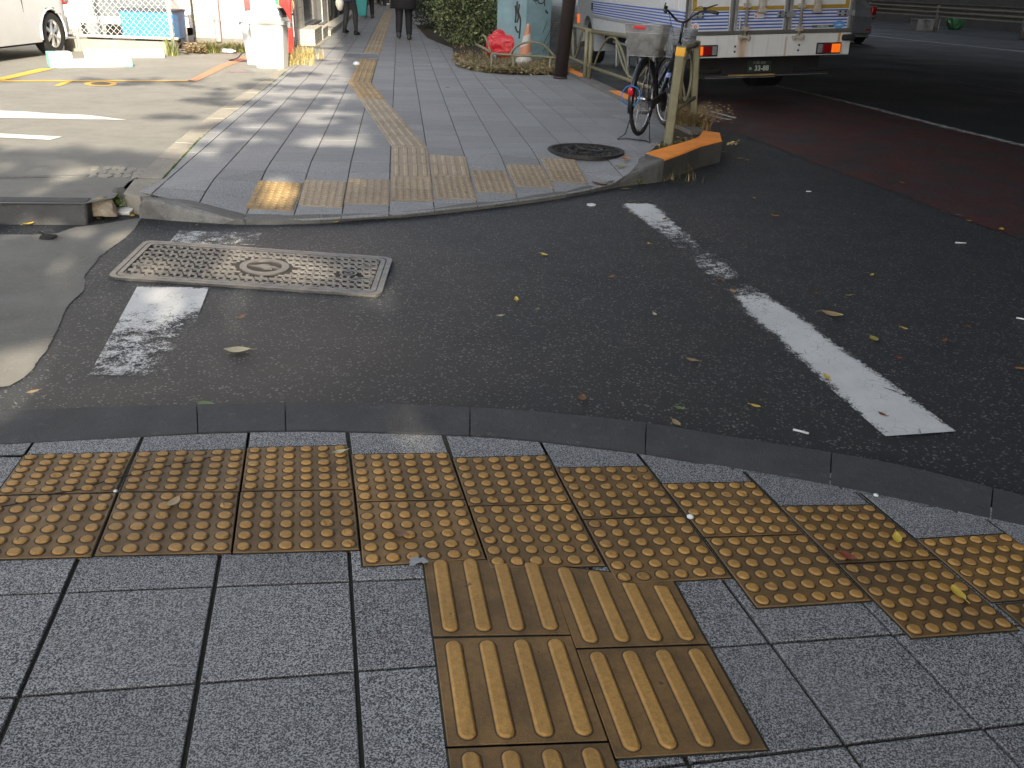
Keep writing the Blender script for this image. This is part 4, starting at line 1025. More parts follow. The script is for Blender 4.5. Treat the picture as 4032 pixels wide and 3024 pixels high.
# --- red bag bundle
rb = at(*g4(1000, 880), .12)
def bag():
    bm = bmesh.new(); bmesh.ops.create_icosphere(bm, subdivisions=5, radius=1)
    for v in bm.verts:
        c_ = v.co.copy(); n_ = noise.noise(c_*1.6+Vector((4, 0, 0)))*.20+abs(noise.noise(c_*3.2+Vector((1, 5, 0))))*-.26+noise.noise(c_*9)*.035
        x = math.copysign(abs(c_.x)**.75, c_.x); z = math.copysign(abs(c_.z)**.75, c_.z)
        v.co = Vector((x*.38*(1+n_), c_.y*.20*(1+n_), .21+z*.24*(1+n_)+.04*(-x)))
    me = bpy.data.meshes.new('bag_body'); bm.to_mesh(me); bm.free(); me.polygons.foreach_set('use_smooth', [True]*len(me.polygons))
    t = NT('red_vinyl'); p = t.pos()
    pr_ = t.ramp(t.noise(p, 11, 3, .8, 2.), [(.62, 0.), (.64, 1.)]); msk = t.ramp(t.noise(p, 3, 1), [(.5, 0.), (.56, 1.)])
    col = t.mix(t.math('MULTIPLY', pr_, msk), (.52, .022, .03), (.6, .45, .45)); t.base(col, .38); t.bump(t.noise(p, 30, 4), .6, .006)
    me.materials.append(t.m); root = thing('rubbish_bag', 'crumpled shiny red bag with white print slumped under the bush', 'bag', (rb.x+.12, rb.y+.16, .13))
    o = bpy.data.objects.new('bag_body', me); COL.objects.link(o); o.parent = root
    b = MB(); b.tube([(-.2, -.1, .1), (-.22, -.12, .06), (-.2, -.13, .0)], [.02, .028, .015], 8); b.build('tag', pm('blue_white', (.25, .3, .65), .5), root, smooth=True)
bag()
# ================================================================ BICYCLE
def bicycle():
    rw = at(2517, 535, .15); fw_ = at(2638, 497, .12); d = (fw_-rw).xy.normalized()
    # wheelbase 1.08: use the direction of the two contact points, turned a little more away
    root = thing('bicycle', 'black city bicycle with smoked rear basket parked on its stand by the fence', 'bicycle', (rw.x, rw.y, .12), math.atan2(d.y, d.x)); root.scale = (.93, .93, .93)
    blk = pm('bike_black', (.012, .014, .02), .3, .3, coat=.4); rub = pm('rubber', (.015, .015, .016), .8, dirt=.2, dirtc=(.04, .035, .03)); chrome = pm('chrome', (.55, .55, .56), .25, 1); plas = pm('plastic_black', (.02, .02, .02), .6)
    WR = .335; lift = .035
    hubs = [Vector((0, 0, WR+lift)), Vector((1.10, 0, WR+.0))]
    for i, h in enumerate(hubs):
        wrt = bpy.data.objects.new('wheel', None); COL.objects.link(wrt); wrt.parent = root; wrt.location = h; wrt.empty_display_size = .05
        pass
        def circ(r, n=48): return [(r*math.cos(6.2832*k/n), 0, r*math.sin(6.2832*k/n)) for k in range(n)]
        b = MB(); b.tube(circ(WR-.018), .019, 10, True); b.build('tyre', rub, wrt, smooth=True)
        b = MB(); b.tube(circ(WR-.042), .011, 8, True); b.build('rim', chrome, wrt, smooth=True)
        b = MB()
        for k in range(32):
            a = 6.2832*k/32; s_ = .03 if k % 2 else -.03; a2 = a+(.5 if k % 4 < 2 else -.5)
            b.tube([(.02*math.cos(a2), s_, .02*math.sin(a2)), ((WR-.05)*math.cos(a), 0, (WR-.05)*math.sin(a))], .0014, 4)
        b.build('spokes', chrome, wrt)
        b = MB(); b.tube([(0, -.05, 0), (0, .05, 0)], .018, 10); b.build('hub', chrome, wrt, smooth=True)
        b = MB(); a0, a1 = (R(-20), R(195)) if i == 0 else (R(25), R(175))
        rr_ = WR+.022; n = 24; vs = []; fs = []
        for k in range(n+1):
            a = a0+(a1-a0)*k/n
            for (y, dr) in ((-.028, -.012), (-.018, .006), (0, .012), (.018, .006), (.028, -.012)): vs.append(((rr_+dr)*math.cos(a), y, (rr_+dr)*math.sin(a)))
        for k in range(n):
            for l in range(4): fs.append((k*5+l, k*5+l+1, (k+1)*5+l+1, (k+1)*5+l))
        b.add(vs, fs); o = b.build('mudguard', blk, wrt, smooth=True); o.modifiers.new('s', 'SOLIDIFY').thickness = .002
        if i == 0:
            a = R(165); b = MB(); b.lathe([(.0001, 0), (.025, .004), (.028, .012), (.02, .02), (.0001, .024)], 16, Matrix.Translation(((rr_+.012)*math.cos(a), 0, (rr_+.012)*math.sin(a))) @ Matrix.Rotation(R(-90-12), 4, 'Y') @ Matrix.Scale(1.6, 4, (1, 0, 0)))
            b.build('reflector', pm('reflector_red', (.55, .01, .015), .2, coat=.6), wrt, smooth=True)
    rh = hubs[0]; fh = hubs[1]; bb_ = Vector((.47, 0, .30)); ht = Vector((.88, 0, .80)); hb_ = Vector((.915, 0, .66)); st = Vector((.30, 0, .72))
    b = MB()
    b.tube([hb_, lerp(hb_, bb_, .5)+Vector((0, 0, -.03)), bb_], .024, 12); b.tube([bb_, st], .016, 10); b.tube([lerp(hb_, ht, .3), lerp(bb_, st, .35)+Vector((0, 0, .0))], .018, 10)
    for s_ in (-1, 1):
        y = Vector((0, .055*s_, 0)); b.tube([bb_+y*.5, rh+y], .010, 8); b.tube([lerp(bb_, st, .9)+y*.3, rh+y], .008, 8)
    b.tube([hb_-Vector((0, 0, .03)), ht], .020, 12); b.build('frame', blk, root, smooth=True)
    b = MB(); m_ = lerp(hb_, bb_, .35)+Vector((0, 0, -.02)); dd = (bb_-hb_).normalized(); b.tube([m_-dd*.05, m_+dd*.03], .0255, 12); b.build('sticker', pm('sticker_blue', (.35, .42, .8), .4), root, smooth=True)
    b = MB()
    for s_ in (-1, 1): y = Vector((0, .05*s_, 0)); b.tube([hb_-Vector((0, 0, .02))+y*.7, lerp(hb_, fh, .5)+y, fh+y], .010, 8)
    b.tube([hb_-Vector((0, .04, .03)), hb_-Vector((0, -.04, .03))], .012, 8); b.build('fork', blk, root, smooth=True)
    b = MB(); up_ = (ht-hb_).normalized(); top = ht+Vector((-.045, 0, .22))
    b.tube([ht, top], .013, 12); b.tube([ht-up_*.01, ht+up_*.03], .024, 12)
    for s_ in (-1, 1):
        b.tube(cubic([tuple(top), tuple(top+Vector((.03, .05*s_, .01))), tuple(top+Vector((.04, .11*s_, .06))), tuple(top+Vector((0, .17*s_, .10))), tuple(top+Vector((-.07, .225*s_, .105))), tuple(top+Vector((-.15, .25*s_, .10)))], 5), .011, 10)
    hbm = b.build('handlebar', blk, root, smooth=True)
    for s_ in (-1, 1):
        b = MB(); p0 = top+Vector((-.08, .23*s_, .105)); p1 = top+Vector((-.21, .262*s_, .095)); b.tube([p0, p1], [.017, .0165], 12); g = b.build('grip', plas, root, smooth=True)
        b = MB(); q = top+Vector((-.02, .20*s_, .125)); b.tube([q, q+Vector((-.05, .03*s_, .02)), q+Vector((-.16, .06*s_, .045))], [.008, .007, .006], 8); b.lathe([(.001, 0), (.02, .005), (.02, .025), (.001, .03)], 12, Matrix.Translation(q-Vector((0, 0, .01)))); b.build('brake_lever', plas, root, smooth=True)
        b = MB(); b.tube(cubic([tuple(q), tuple(q+Vector((.09, -.02*s_, .02))), tuple(q+Vector((.13, -.09*s_, -.07))), tuple(top+Vector((.10, .03*s_, -.18))), tuple(ht+Vector((.04, .01*s_, -.02)))], 5), .003, 6); b.build('cable', plas, root, smooth=True)
    b = MB(); b.tube([st, st+Vector((-.03, 0, .12))], .012, 10); b.build('seat_post', chrome, root, smooth=True)
    bm = bmesh.new(); bmesh.ops.create_icosphere(bm, subdivisions=3, radius=1)
    for v in bm.verts:
        x, y, z = v.co; wd = .105*(1-max(0, x)*.72) if x > -1 else .1; v.co = Vector((x*.135+.02, y*wd, z*.035+(.018 if x < -.3 else 0)))
    me = bpy.data.meshes.new('saddle'); bm.to_mesh(me); bm.free(); me.materials.append(plas); me.polygons.foreach_set('use_smooth', [True]*len(me.polygons))
    sd_ = bpy.data.objects.new('saddle', me); COL.objects.link(sd_); sd_.parent = root; sd_.location = st+Vector((-.04, 0, .16))
    b = MB(); b.lathe([(.001, -.012), (.085, -.01), (.09, 0), (.085, .01), (.001, .012)], 24, Matrix.Translation((.47, -.07, .30)) @ Matrix.Rotation(R(90), 4, 'X')); b.box((.24, -.07, .345), (.40, .02, .075), Matrix.Rotation(R(-6), 3, 'Y'))
    b.build('chain_case', plas, root, smooth=False, bevel=.006)
    b = MB(); c_ = Vector((.47, 0, .30))
    for s_ in (-1, 1):
        e_ = c_+Vector((.10*s_, .10*s_, -.13*s_)); b = MB(); b.tube([c_+Vector((0, .09*s_, 0)), e_], .009, 8); b.box(e_+Vector((0, .05*s_, 0)), (.08, .09, .022)); b.build('crank', plas, root, bevel=.003)
    b = MB()
    for s_ in (-1, 1): b.tube([rh+Vector((0, .06*s_, 0)), (-.06, .12*s_, .05), (-.16, .16*s_, .006)], .006, 8)
    b.tube([(-.16, -.16, .006), (-.10, -.10, .010), (-.09, .10, .010), (-.16, .16, .006)], .006, 8); b.build('kickstand', blk, root, smooth=True)
    b = MB()
    for s_ in (-1, 1): b.tube([rh+Vector((0, .06*s_, 0)), (-.10, .06*s_, .745)], .005, 8); b.tube([(-.27, .055*s_, .75), (.24, .055*s_, .75)], .006, 8)
    for x in (-.27, -.1, .05, .2): b.tube([(x, -.055, .75), (x, .055, .75)], .005, 8)
    b.build('carrier', blk, root, smooth=True)
    # baskets
    def basket(cx, z0, z1, lx, ly, name, mat, wiremat, lbl=None):
        b = MB(); n = 9; tp = 1.0; bt_ = .80
        def ringp(s_, z): return [Vector((cx+x*s_, y*s_, z)) for x, y in rrect(lx, ly, .05, 4)]
        A0, A1 = ringp(bt_, z0), ringp(tp, z1); n = len(A0)
        b.add(A0+A1, [(i, (i+1) % n, n+(i+1) % n, n+i) for i in range(n)]+[list(range(n))]); o = b.build(name, mat, root)
        b = MB(); b.tube(A1, .004, 6, True); b.tube(A0, .003, 6, True); b.tube([lerp(p, q, .74) for p, q in zip(A0, A1)], .003, 6, True); w2 = b.build('wire', wiremat, o, smooth=True)
        return o
    t = NT('basket_mesh'); p = t.pos()
    col = t.mix(t.ramp(t.noise(p, 14, 4, .6), [(.4, 0.), (.6, 1.)]), (.16, .16, .15), (.30, .29, .265)); t.base(col, .5)
    wv = t.n('ShaderNodeTexWave', i_Scale=60.0); wv.bands_direction = 'Z'; t.l(p, wv.inputs['Vector']); wx = t.n('ShaderNodeTexWave', i_Scale=60.0); wx.bands_direction = 'DIAGONAL'; t.l(p, wx.inputs['Vector'])
    al = t.math('MAXIMUM', t.ramp(wv.outputs['Fac'], [(.35, .12), (.65, .75)]), t.ramp(wx.outputs['Fac'], [(.35, .12), (.65, .75)])); t.l(al, t.b.inputs['Alpha'])
    wire = pm('wire_grey', (.42, .42, .42), .4, .7)
    rbk = basket(-.03, .755, 1.02, .30, .37, 'rear_basket', t.m, wire)
    b = MB(); b.box((-.188, .03, .995), (.012, .11, .030)); b.build('reflector', pm('reflector_red', (.55, .01, .015), .2), rbk, bevel=.004)
    # litter inside the basket
    b = MB()
    for k in range(4): b.box((-.03+rnd.uniform(-.1, .1), rnd.uniform(-.12, .12), .83+rnd.random()*.05), (.12, .08, .10), Matrix.Rotation(rnd.random()*3, 3, (1, .5, .3)))
    b.build('rubbish', pm('grey_rubbish', (.22, .22, .20), .6, var=.4), rbk, bevel=.01)
    t2 = NT('basket_smoke'); t2.base((.22, .24, .26), .3); t2.b.inputs['Alpha'].default_value = .55
    basket(1.08, .68, .95, .24, .30, 'front_basket', t2.m, wire)
    for o in [x for x in root.children if x.name.split('.')[0] in ('fork', 'handlebar', 'grip', 'brake_lever', 'cable')]+[x for x in root.children if x.name.startswith('wheel') and x.location.x > .5]:
        pv = Vector((.95, 0, 0)); bm_ = o.matrix_basis.copy(); o.matrix_basis = Matrix.Translation(pv) @ Matrix.Rotation(R(36), 4, 'Z') @ Matrix.Translation(-pv) @ bm_
    # blue cable lock hanging on rear wheel
    lk = MB(); n = 40; cx_ = Vector((-.335, .0, .43)); lk.tube([cx_+Vector((-.02+.012*math.sin(3*6.2832*k/n), .085*math.cos(6.2832*k/n), .085*math.sin(6.2832*k/n))) for k in range(n)], .006, 8, True)
    lo_ = lk.build('cable_lock', pm('lock_blue', (.03, .16, .45), .35), None, smooth=True); lo_.matrix_world = root.matrix_basis.copy(); lo_.location = root.location; lo_.rotation_euler = root.rotation_euler; lo_.scale = root.scale
    tag(lo_, 'bright blue cable lock looped round the rear wheel', 'bicycle lock')
    return root
bicycle()
# ================================================================ BOX TRUCK
def text_mesh(txt, size, mat, parent, mtx, name='lettering', depth=.001, sx=1.0, bold=0.0):
    cu = bpy.data.curves.new('t', 'FONT'); cu.body = txt; cu.size = size; cu.extrude = depth; cu.align_x = 'CENTER'; cu.align_y = 'CENTER'; cu.offset = bold
    o = bpy.data.objects.new('t', cu); COL.objects.link(o); dg = bpy.context.evaluated_depsgraph_get(); dg.update()
    me = bpy.data.meshes.new_from_object(o.evaluated_get(dg)); bpy.data.objects.remove(o); me.materials.clear(); me.materials.append(mat)
    for p in me.polygons: p.material_index = 0
    n = bpy.data.objects.new(name, me); COL.objects.link(n); n.parent = parent; n.matrix_local = mtx @ Matrix.Diagonal((sx, 1, 1, 1)); return n
az = R(-8.5); fwd_ = Vector((math.sin(az), math.cos(az), 0)); rgt = Vector((math.cos(az), -math.sin(az), 0))
BR = zat(3341, 214, 11.3); wbest = None
for k in range(400):
    w_ = 1.6+k*.002; p = BR-rgt*w_; q = zat(2700, 232, p.y)
    e_ = abs(q.x-p.x)
    if wbest is None or e_ < wbest[0]: wbest = (e_, w_, q.z)
TWd = wbest[1]; BL = BR-rgt*TWd; BL.z = wbest[2]
X_ = (BR-BL).normalized(); Y_ = (fwd_-X_*fwd_.dot(X_)).normalized(); Z_ = X_.cross(Y_)
TM = Matrix(((X_.x, Y_.x, Z_.x, BL.x), (X_.y, Y_.y, Z_.y, BL.y), (X_.z, Y_.z, Z_.z, BL.z), (0, 0, 0, 1)))
TMi = TM.inverted()
truck = thing('box_truck', 'white box truck with blue stripes, gold band and rusty tailboard parked at the kerb', 'truck', mat=TM)
Tw = (BR-BL).length
def tp(px, py, y=0):
    o = TMi @ CAMP; d = (TMi.to_3x3() @ ray(px, py)); t = (y-o.y)/d.y; p = o+d*t; return p.x, p.z
t7 = crop(2650, 0, 750/2212)
def T7(a, b_, y=0): return tp(*t7(a, b_), y)
def rectpanel(b, x0, x1, z0, z1, y0, y1): b.box(((x0+x1)/2, (y0+y1)/2, (z0+z1)/2), (abs(x1-x0), abs(y1-y0), abs(z1-z0)))
def whitedirt():
    t = NT('truck_white'); p = t.pos(); sp = t.n('ShaderNodeSeparateXYZ'); t.l(p, sp.inputs[0])
    mp_ = t.n('ShaderNodeMapping'); mp_.inputs['Scale'].default_value = (14, 1, 1.6); t.l(p, mp_.inputs[0]); n = t.noise(mp_.outputs[0], 1.6, 5, .65)
    n2 = t.noise(p, 5, 5, .6)
    col = t.mix(t.ramp(n, [(.5, 0.), (.8, .45)]), (.66, .66, .63), (.38, .35, .29)); col = t.mix(t.ramp(n2, [(.55, 0.), (.8, .35)]), col, (.33, .32, .29))
    xr = T7(810, 500)[0]; zr = T7(810, 450)[1]
    dx = t.math('ABSOLUTE', t.math('SUBTRACT', sp.outputs[0], xr))
    m = t.math('MULTIPLY', t.ramp(dx, [(.01, 1.), (.085, 0.)]), t.ramp(sp.outputs[2], [(max(0, 0), 1.), (min(1, zr+.01), 1.), (min(1, zr+.02), 0.)]))
    m = t.math('MULTIPLY', m, t.ramp(n, [(.25, .3), (.6, 1.)])); col = t.mix(m, col, (.42, .22, .08))
    dx = t.math('ABSOLUTE', t.math('SUBTRACT', sp.outputs[0], T7(1310, 500)[0])); m = t.math('MULTIPLY', t.ramp(dx, [(.004, .7), (.02, 0.)]), t.ramp(sp.outputs[2], [(zr, 1.), (zr+.02, 0.)])); col = t.mix(m, col, (.45, .27, .13))
    return t.base(col, .42)
TWm = whitedirt(); TWp = pm('truck_body_white', (.66, .67, .66), .35, var=.05, dirt=.2, dirtc=(.4, .39, .36), coat=.2)
blue = pm('stripe_blue', (.03, .095, .44), .4); gold = pm('stripe_gold', (.36, .235, .035), .4); seal = pm('door_seal', (.10, .095, .085), .7, dirt=.4); alu = pm('aluminium', (.42, .43, .43), .4, .6, dirt=.35, dirtc=(.2, .18, .15)); under = pm('chassis_black', (.012, .012, .013), .8, dirt=.3, dirtc=(.03, .028, .025)); rodm = pm('lock_rod', (.52, .50, .44), .5, .2, dirt=.55, dirtc=(.28, .15, .06), dscale=20)
zs = T7(1100, 395)[1]     # skirt top
Ls = None
o_ = TMi @ CAMP; dd_ = TMi.to_3x3() @ ray(2320, 110); Ls = (o_ + dd_*((0-o_.x)/dd_.x)).y; Ls = max(3.0, min(5.2, Ls))
b = MB(); rectpanel(b, 0, Tw, zs, 2.35, .03, Ls); b.build('cargo_box', TWp, truck, bevel=.02)
b = MB(); rectpanel(b, 0, Tw, 0, zs-.002, 0, .12); b.build('tailboard', TWm, truck, bevel=.008)
b = MB(); rectpanel(b, 0.01, .04, .06, zs, .13, Ls); rectpanel(b, Tw-.04, Tw-.01, .06, zs, .13, Ls); b.build('side_skirt', TWp, truck)
# rear doors frame
xl, xr1, xr2, xe = T7(165, 300)[0], T7(690, 300)[0], T7(1320, 300)[0], T7(2055, 300)[0]
zb = zs; zt_ = 2.3; xg = .05
door = MB()
for (x0, x1) in ((xl, xr1-.012), (xr1+.012, xr2-.012), (xr2+.012, xe)): rectpanel(door, x0, x1, zb+.01, zt_, .005, .04)
drs = door.build('rear_door', TWp, truck, bevel=.004)
b = MB()
for x in (xl+.02, xr1-.03, xr1+.035, xr2-.03, xr2+.035, xe-.02): rectpanel(b, x-.018, x+.018, zb+.02, zt_, -.006, .01)
b.mi = 1
rectpanel(b, xl-.02, xe+.02, zb+.002, zb+.045, -.012, .012)
for x in (xr1, xr2): rectpanel(b, x-.012, x+.012, zb+.02, zt_, -.014, .012)
rectpanel(b, xl-.03, xl-.002, zb+.02, zt_, -.014, .012); rectpanel(b, xe+.002, xe+.03, zb+.02, zt_, -.014, .012)
b.build('door_frame', [alu, seal], truck, bevel=.003)
# stripes
z1s, z2s = T7(1000, 135)[1], T7(1000, 322)[1]; pit = (z1s-z2s)/5; b = MB(); th_ = pit*.46
segx = ((xl+.05, xr1-.055), (xr1+.06, xr2-.055), (xr2+.06, xe-.045))
for k in range(6):
    z = z1s-k*pit
    for x0, x1 in segx: rectpanel(b, x0, x1, z-th_/2, z+th_/2, .001, .01)
    rectpanel(b, -.0025, .02, z-th_/2, z+th_/2, .1, Ls-.01); rectpanel(b, Tw-.02, Tw+.0025, z-th_/2, z+th_/2, .05, Ls-.01)
    rectpanel(b, .0, xl-.035, z-th_/2, z+th_/2, .026, .04); rectpanel(b, xe+.035, Tw, z-th_/2, z+th_/2, .026, .04)
b.build('stripe', blue, truck)
zg = T7(1000, 92)[1]; gh = T7(1000, 72)[1]-T7(1000, 118)[1]; b = MB()
for x0, x1 in segx: rectpanel(b, x0, x1, zg-gh/2, zg+gh/2, .002, .01)
rectpanel(b, segx[0][0], segx[0][0]+.05, zg, 2.1, .0022, .01); rectpanel(b, segx[2][1]-.05, segx[2][1], zg, 2.1, .0022, .01); b.build('gold_band', gold, truck)
b = MB(); rectpanel(b, -.002, .01, z2s-pit*1.75, z2s-pit*.7, .15, Ls-.01); b.build('grey_band', pm('truck_grey', (.32, .33, .35), .4, var=.08), truck)
# hinges
hm = pm('hinge_steel', (.35, .36, .37), .45, .5, dirt=.2); bolt = pm('bolt_dark', (.08, .075, .07), .6, .4)
for (a0, b0, a1, b1) in ((165, 148, 355, 216), (1205, 130, 1425, 200), (1900, 115, 2112, 186)):
    for up__ in (0, 1.0):
        x0, z0_ = T7(a0, b1); x1, z1_ = T7(a1, b0); b = MB(); rectpanel(b, x0, x1, z0_+up__, z1_+up__, -.022, .004); h_ = b.build('hinge', hm, truck, bevel=.004)
        b = MB()
        for fx in (.12 if a0 > 1000 else .60, .42 if a0 > 1000 else .92):
            for fz in (.22, .8): b.lathe([(.0001, 0), (.012, 0), (.012, .006), (.0001, .007)], 10, Matrix.Translation((x0+(x1-x0)*fx, -.022, z0_+up__+(z1_-z0_)*fz)) @ Matrix.Rotation(R(90), 4, 'X'))
        b.build('bolt', bolt, h_)
# lock rods
for (a0, a1) in ((848, 822), (1492, 1448)):
    x0, zz0 = T7(a1, 395); b = MB(); b.tube([(x0, -.035, zz0-.02), (x0, -.035, 2.2)], .017, 12); rod = b.build('lock_rod', rodm, truck, smooth=True)
    b = MB()
    for yy in (330, 62): z = T7(a0, yy)[1]; b.box((x0, -.028, z), (.085, .045, .05))
    z = T7(a1, 432)[1]; b.box((x0-.01, -.03, z+.005), (.13, .06, .032)); b.lathe([(.0001, -.03), (.022, -.03), (.022, .03), (.0001, .03)], 12, Matrix.Translation((x0-.05, -.035, z))); b.lathe([(.0001, -.03), (.022, -.03), (.022, .03), (.0001, .03)], 12, Matrix.Translation((x0+.05, -.035, z)))
    b.build('bracket', rodm, rod, bevel=.005)
    xh = T7(a0+175, 70)[0]; z = T7(a0+175, 100)[1]; b = MB(); b.box((xh, -.03, z+.10), (.075, .055, .26)); b.box((xh, -.035, z-.02), (.095, .06, .05)); b.box((xh-.1, -.045, z+.24), (.32, .02, .045)); b.build('handle', rodm, truck, bevel=.008)
b = MB()
for (a, c_) in ((655, 180), (775, 205)):
    for k in range(7): x, z = T7(a-k*1.5, c_+k*20); b.lathe([(.011, -.013), (.013, 0), (.011, .013)], 8, Matrix.Translation((x, -.02, z)))
b.build('chain', alu, truck)
x0, z0_ = T7(942, 212); x1, z1_ = T7(1060, 140); b = MB(); rectpanel(b, x0, x1, z0_, z1_, -.003, .003); b.mi = 1; rectpanel(b, x0, x1, z1_-.014, z1_, -.0045, .002); b.mi = 2; rectpanel(b, x0+.008, x0+.03, z0_+.012, z0_+.035, -.0045, .002)
b.build('notice_sticker', [pm('sticker_white', (.62, .62, .6), .5), pm('sticker_orange', (.7, .3, .06), .5), pm('sticker_red', (.6, .08, .08), .5)], truck)
# small round mark, oval mark, load plate
def disk(cx, cz, r, y, mat, name, sx=1, par=truck):
    b = MB(); n = 24; b.add([(cx+r*sx*math.cos(6.2832*k/n), y, cz+r*math.sin(6.2832*k/n)) for k in range(n)]+[(cx+r*sx*math.cos(6.2832*k/n), y+.004, cz+r*math.sin(6.2832*k/n)) for k in range(n)], [list(range(n))]+[(k, (k+1) % n, n+(k+1) % n, n+k) for k in range(n)]); return b.build(name, mat, par)
xm, zm = T7(260, 312); dk_ = disk(xm, zm, .045, -.001, pm('sticker_white', (.62, .62, .6), .5), 'round_mark'); disk(xm, zm, .018, -.003, pm('sticker_red', (.6, .08, .08), .5), 'mark_centre', par=dk_); disk(xm, zm, .009, -.004, pm('sticker_white', (.62, .62, .6), .5), 'mark_centre', par=dk_)
xm, zm = T7(1928, 285); ov = disk(xm, zm, .045, -.002, pm('oval_blue', (.10, .30, .62), .35), 'oval_mark', 1.6); b = MB(); b.prism([(0, 0), (1, 0), (1, 1)], 0, 1) if False else None
b = MB(); b.add([(xm-.06, -.004, zm-.006), (xm+.0, -.004, zm+.010), (xm+.06, -.004, zm-.002), (xm, -.004, zm-.012)], [(0, 1, 2, 3)]); b.build('oval_wave', pm('oval_pale', (.45, .62, .75), .4), ov)
Rx = Matrix.Rotation(R(90), 4, 'X')
x0, z0_ = T7(1612, 322); x1, z1_ = T7(1868, 288); b = MB(); rectpanel(b, x0, x1, z0_, z1_, -.003, .002); lp_ = b.build('load_plate', pm('load_plate', (.05, .08, .09), .5), truck)
text_mesh('最大積載量3000kg', (z1_-z0_)*.85, pm('load_text', (.5, .55, .55), .5), lp_, Matrix.Translation(((x0+x1)/2, -.005, (z0_+z1_)/2)) @ Rx, sx=.80)
# tail lamps
red_ = pm('lamp_red', (.24, .006, .008), .2, coat=.8); ora = pm('lamp_orange', (.75, .13, .01), .2, coat=.8, emit=((1, .18, .01), .25)); clr = pm('lamp_clear', (.20, .21, .21), .2, coat=.8)
for (a0, b0, a1, b1, order) in ((1650, 628, 1955, 488, (clr, red_, ora)), (222, 662, 522, 520, (ora, red_, clr))):
    x0, z0_ = T7(a0, b0); x1, z1_ = T7(a1, b1); w_ = x1-x0; b = MB(); rectpanel(b, x0, x1, z0_, z1_, -.022, .004); tl_ = b.build('tail_lamp', under, truck, bevel=.012)
    fr_ = (.0, .22, .60, 1.0) if order[0] is clr else (0, .40, .78, 1.0)
    for k in range(3):
        b = MB(); rectpanel(b, x0+.012+(w_-.024)*fr_[k]+.003, x0+.012+(w_-.024)*fr_[k+1]-.003, z0_+.015, z1_-.015, -.030, -.01); b.build('lens', order[k], tl_, bevel=.006)
b = MB()
for (a, c_) in ((720, 540), (715, 600), (1462, 522), (1452, 583)): x, z = T7(a, c_); b.lathe([(.0001, 0), (.013, 0), (.011, .008), (.0001, .01)], 12, Matrix.Translation((x, 0, z)) @ Rx)
b.build('bolt', bolt, truck, smooth=True)
for (a0, a1, bb0) in ((1950, 2092, 432), (110, 252, 438)):
    x0, z0_ = T7(a0, bb0+38); x1, z1_ = T7(a1, bb0-38); b = MB(); rectpanel(b, x0, x1, (z0_ if a0 > 1000 else z1_-.045), z1_, -.075, 0.01); b.build('rubber_buffer', pm('rubber', (.015, .015, .016), .8), truck, bevel=.02)
b = MB(); rectpanel(b, T7(1905, 500)[0], T7(1905, 500)[0]+.03, T7(1905, 485)[1], zs, -.003, .002); b.build('rust_streak', pm('rust', (.45, .26, .10), .8, var=.4), truck)
# plate
x0, z0_ = T7(858, 842, .25); x1, z1_ = T7(1145, 700, .25); b = MB(); rectpanel(b, x0, x1, z0_, z1_, .245, .255); pl = b.build('number_plate', pm('plate_green', (.018, .035, .025), .5), truck, bevel=.004)
ptx = pm('plate_white', (.62, .64, .60), .5); pcx = (x0+x1)/2; pw_ = x1-x0; ph_ = z1_-z0_
text_mesh('33-88', ph_*.62, ptx, pl, Matrix.Translation((x0+pw_*.60, .243, z0_+ph_*.34)) @ Rx, sx=.95, bold=.001)
text_mesh('あ', ph_*.30, ptx, pl, Matrix.Translation((x0+pw_*.12, .243, z0_+ph_*.33)) @ Rx)
text_mesh('川崎 800', ph_*.32, pm('plate_dim', (.30, .31, .28), .6), pl, Matrix.Translation((x0+pw_*.48, .243, z0_+ph_*.82)) @ Rx)
# underside
gz = -BL.z+.02
b = MB(); rectpanel(b, .25, Tw-.25, -.16, -.02, .28, Ls+1.2); rectpanel(b, *sorted((T7(560, 700, .3)[0], T7(1385, 700, .3)[0])), -.22, -.003, .26, .34); b.build('chassis', under, truck)
x0, zb0 = T7(240, 935, .3); x1, zb1 = T7(1200, 835, .3); xx = T7(1790, 850, .3)[0]; b = MB(); rectpanel(b, x0, xx, zb0+.02, zb1, .27, .37); o = b.build('rear_bumper', under, truck, bevel=.012)
b = MB(); za = T7(900, 868, .27)[1]; rectpanel(b, T7(640, 860, .27)[0], T7(1180, 860, .27)[0], za-.012, za+.008, .262, .269); b.build('yellow_tape', pm('tape_yellow', (.45, .30, .08), .6, dirt=.5), o)
b = MB(); rectpanel(b, T7(370, 880, .27)[0], T7(1790, 860, .27)[0], za-.014, za-.010, .264, .269); rectpanel(b, T7(370, 940, .27)[0], T7(1180, 910, .27)[0], zb0+.018, zb0+.024, .264, .269); b.build('scraped_edge', alu, o)
b = MB(); rectpanel(b, T7(250, 700, .3)[0], T7(558, 700, .3)[0], T7(400, 825, .3)[1], -.005, .32, .33); rectpanel(b, T7(1388, 700, .3)[0], T7(1780, 700, .3)[0], T7(1500, 800, .3)[1], -.005, .5, .51); b.build('mud_flap', pm('mud_flap', (.06, .055, .05), .8, dirt=.5), truck)
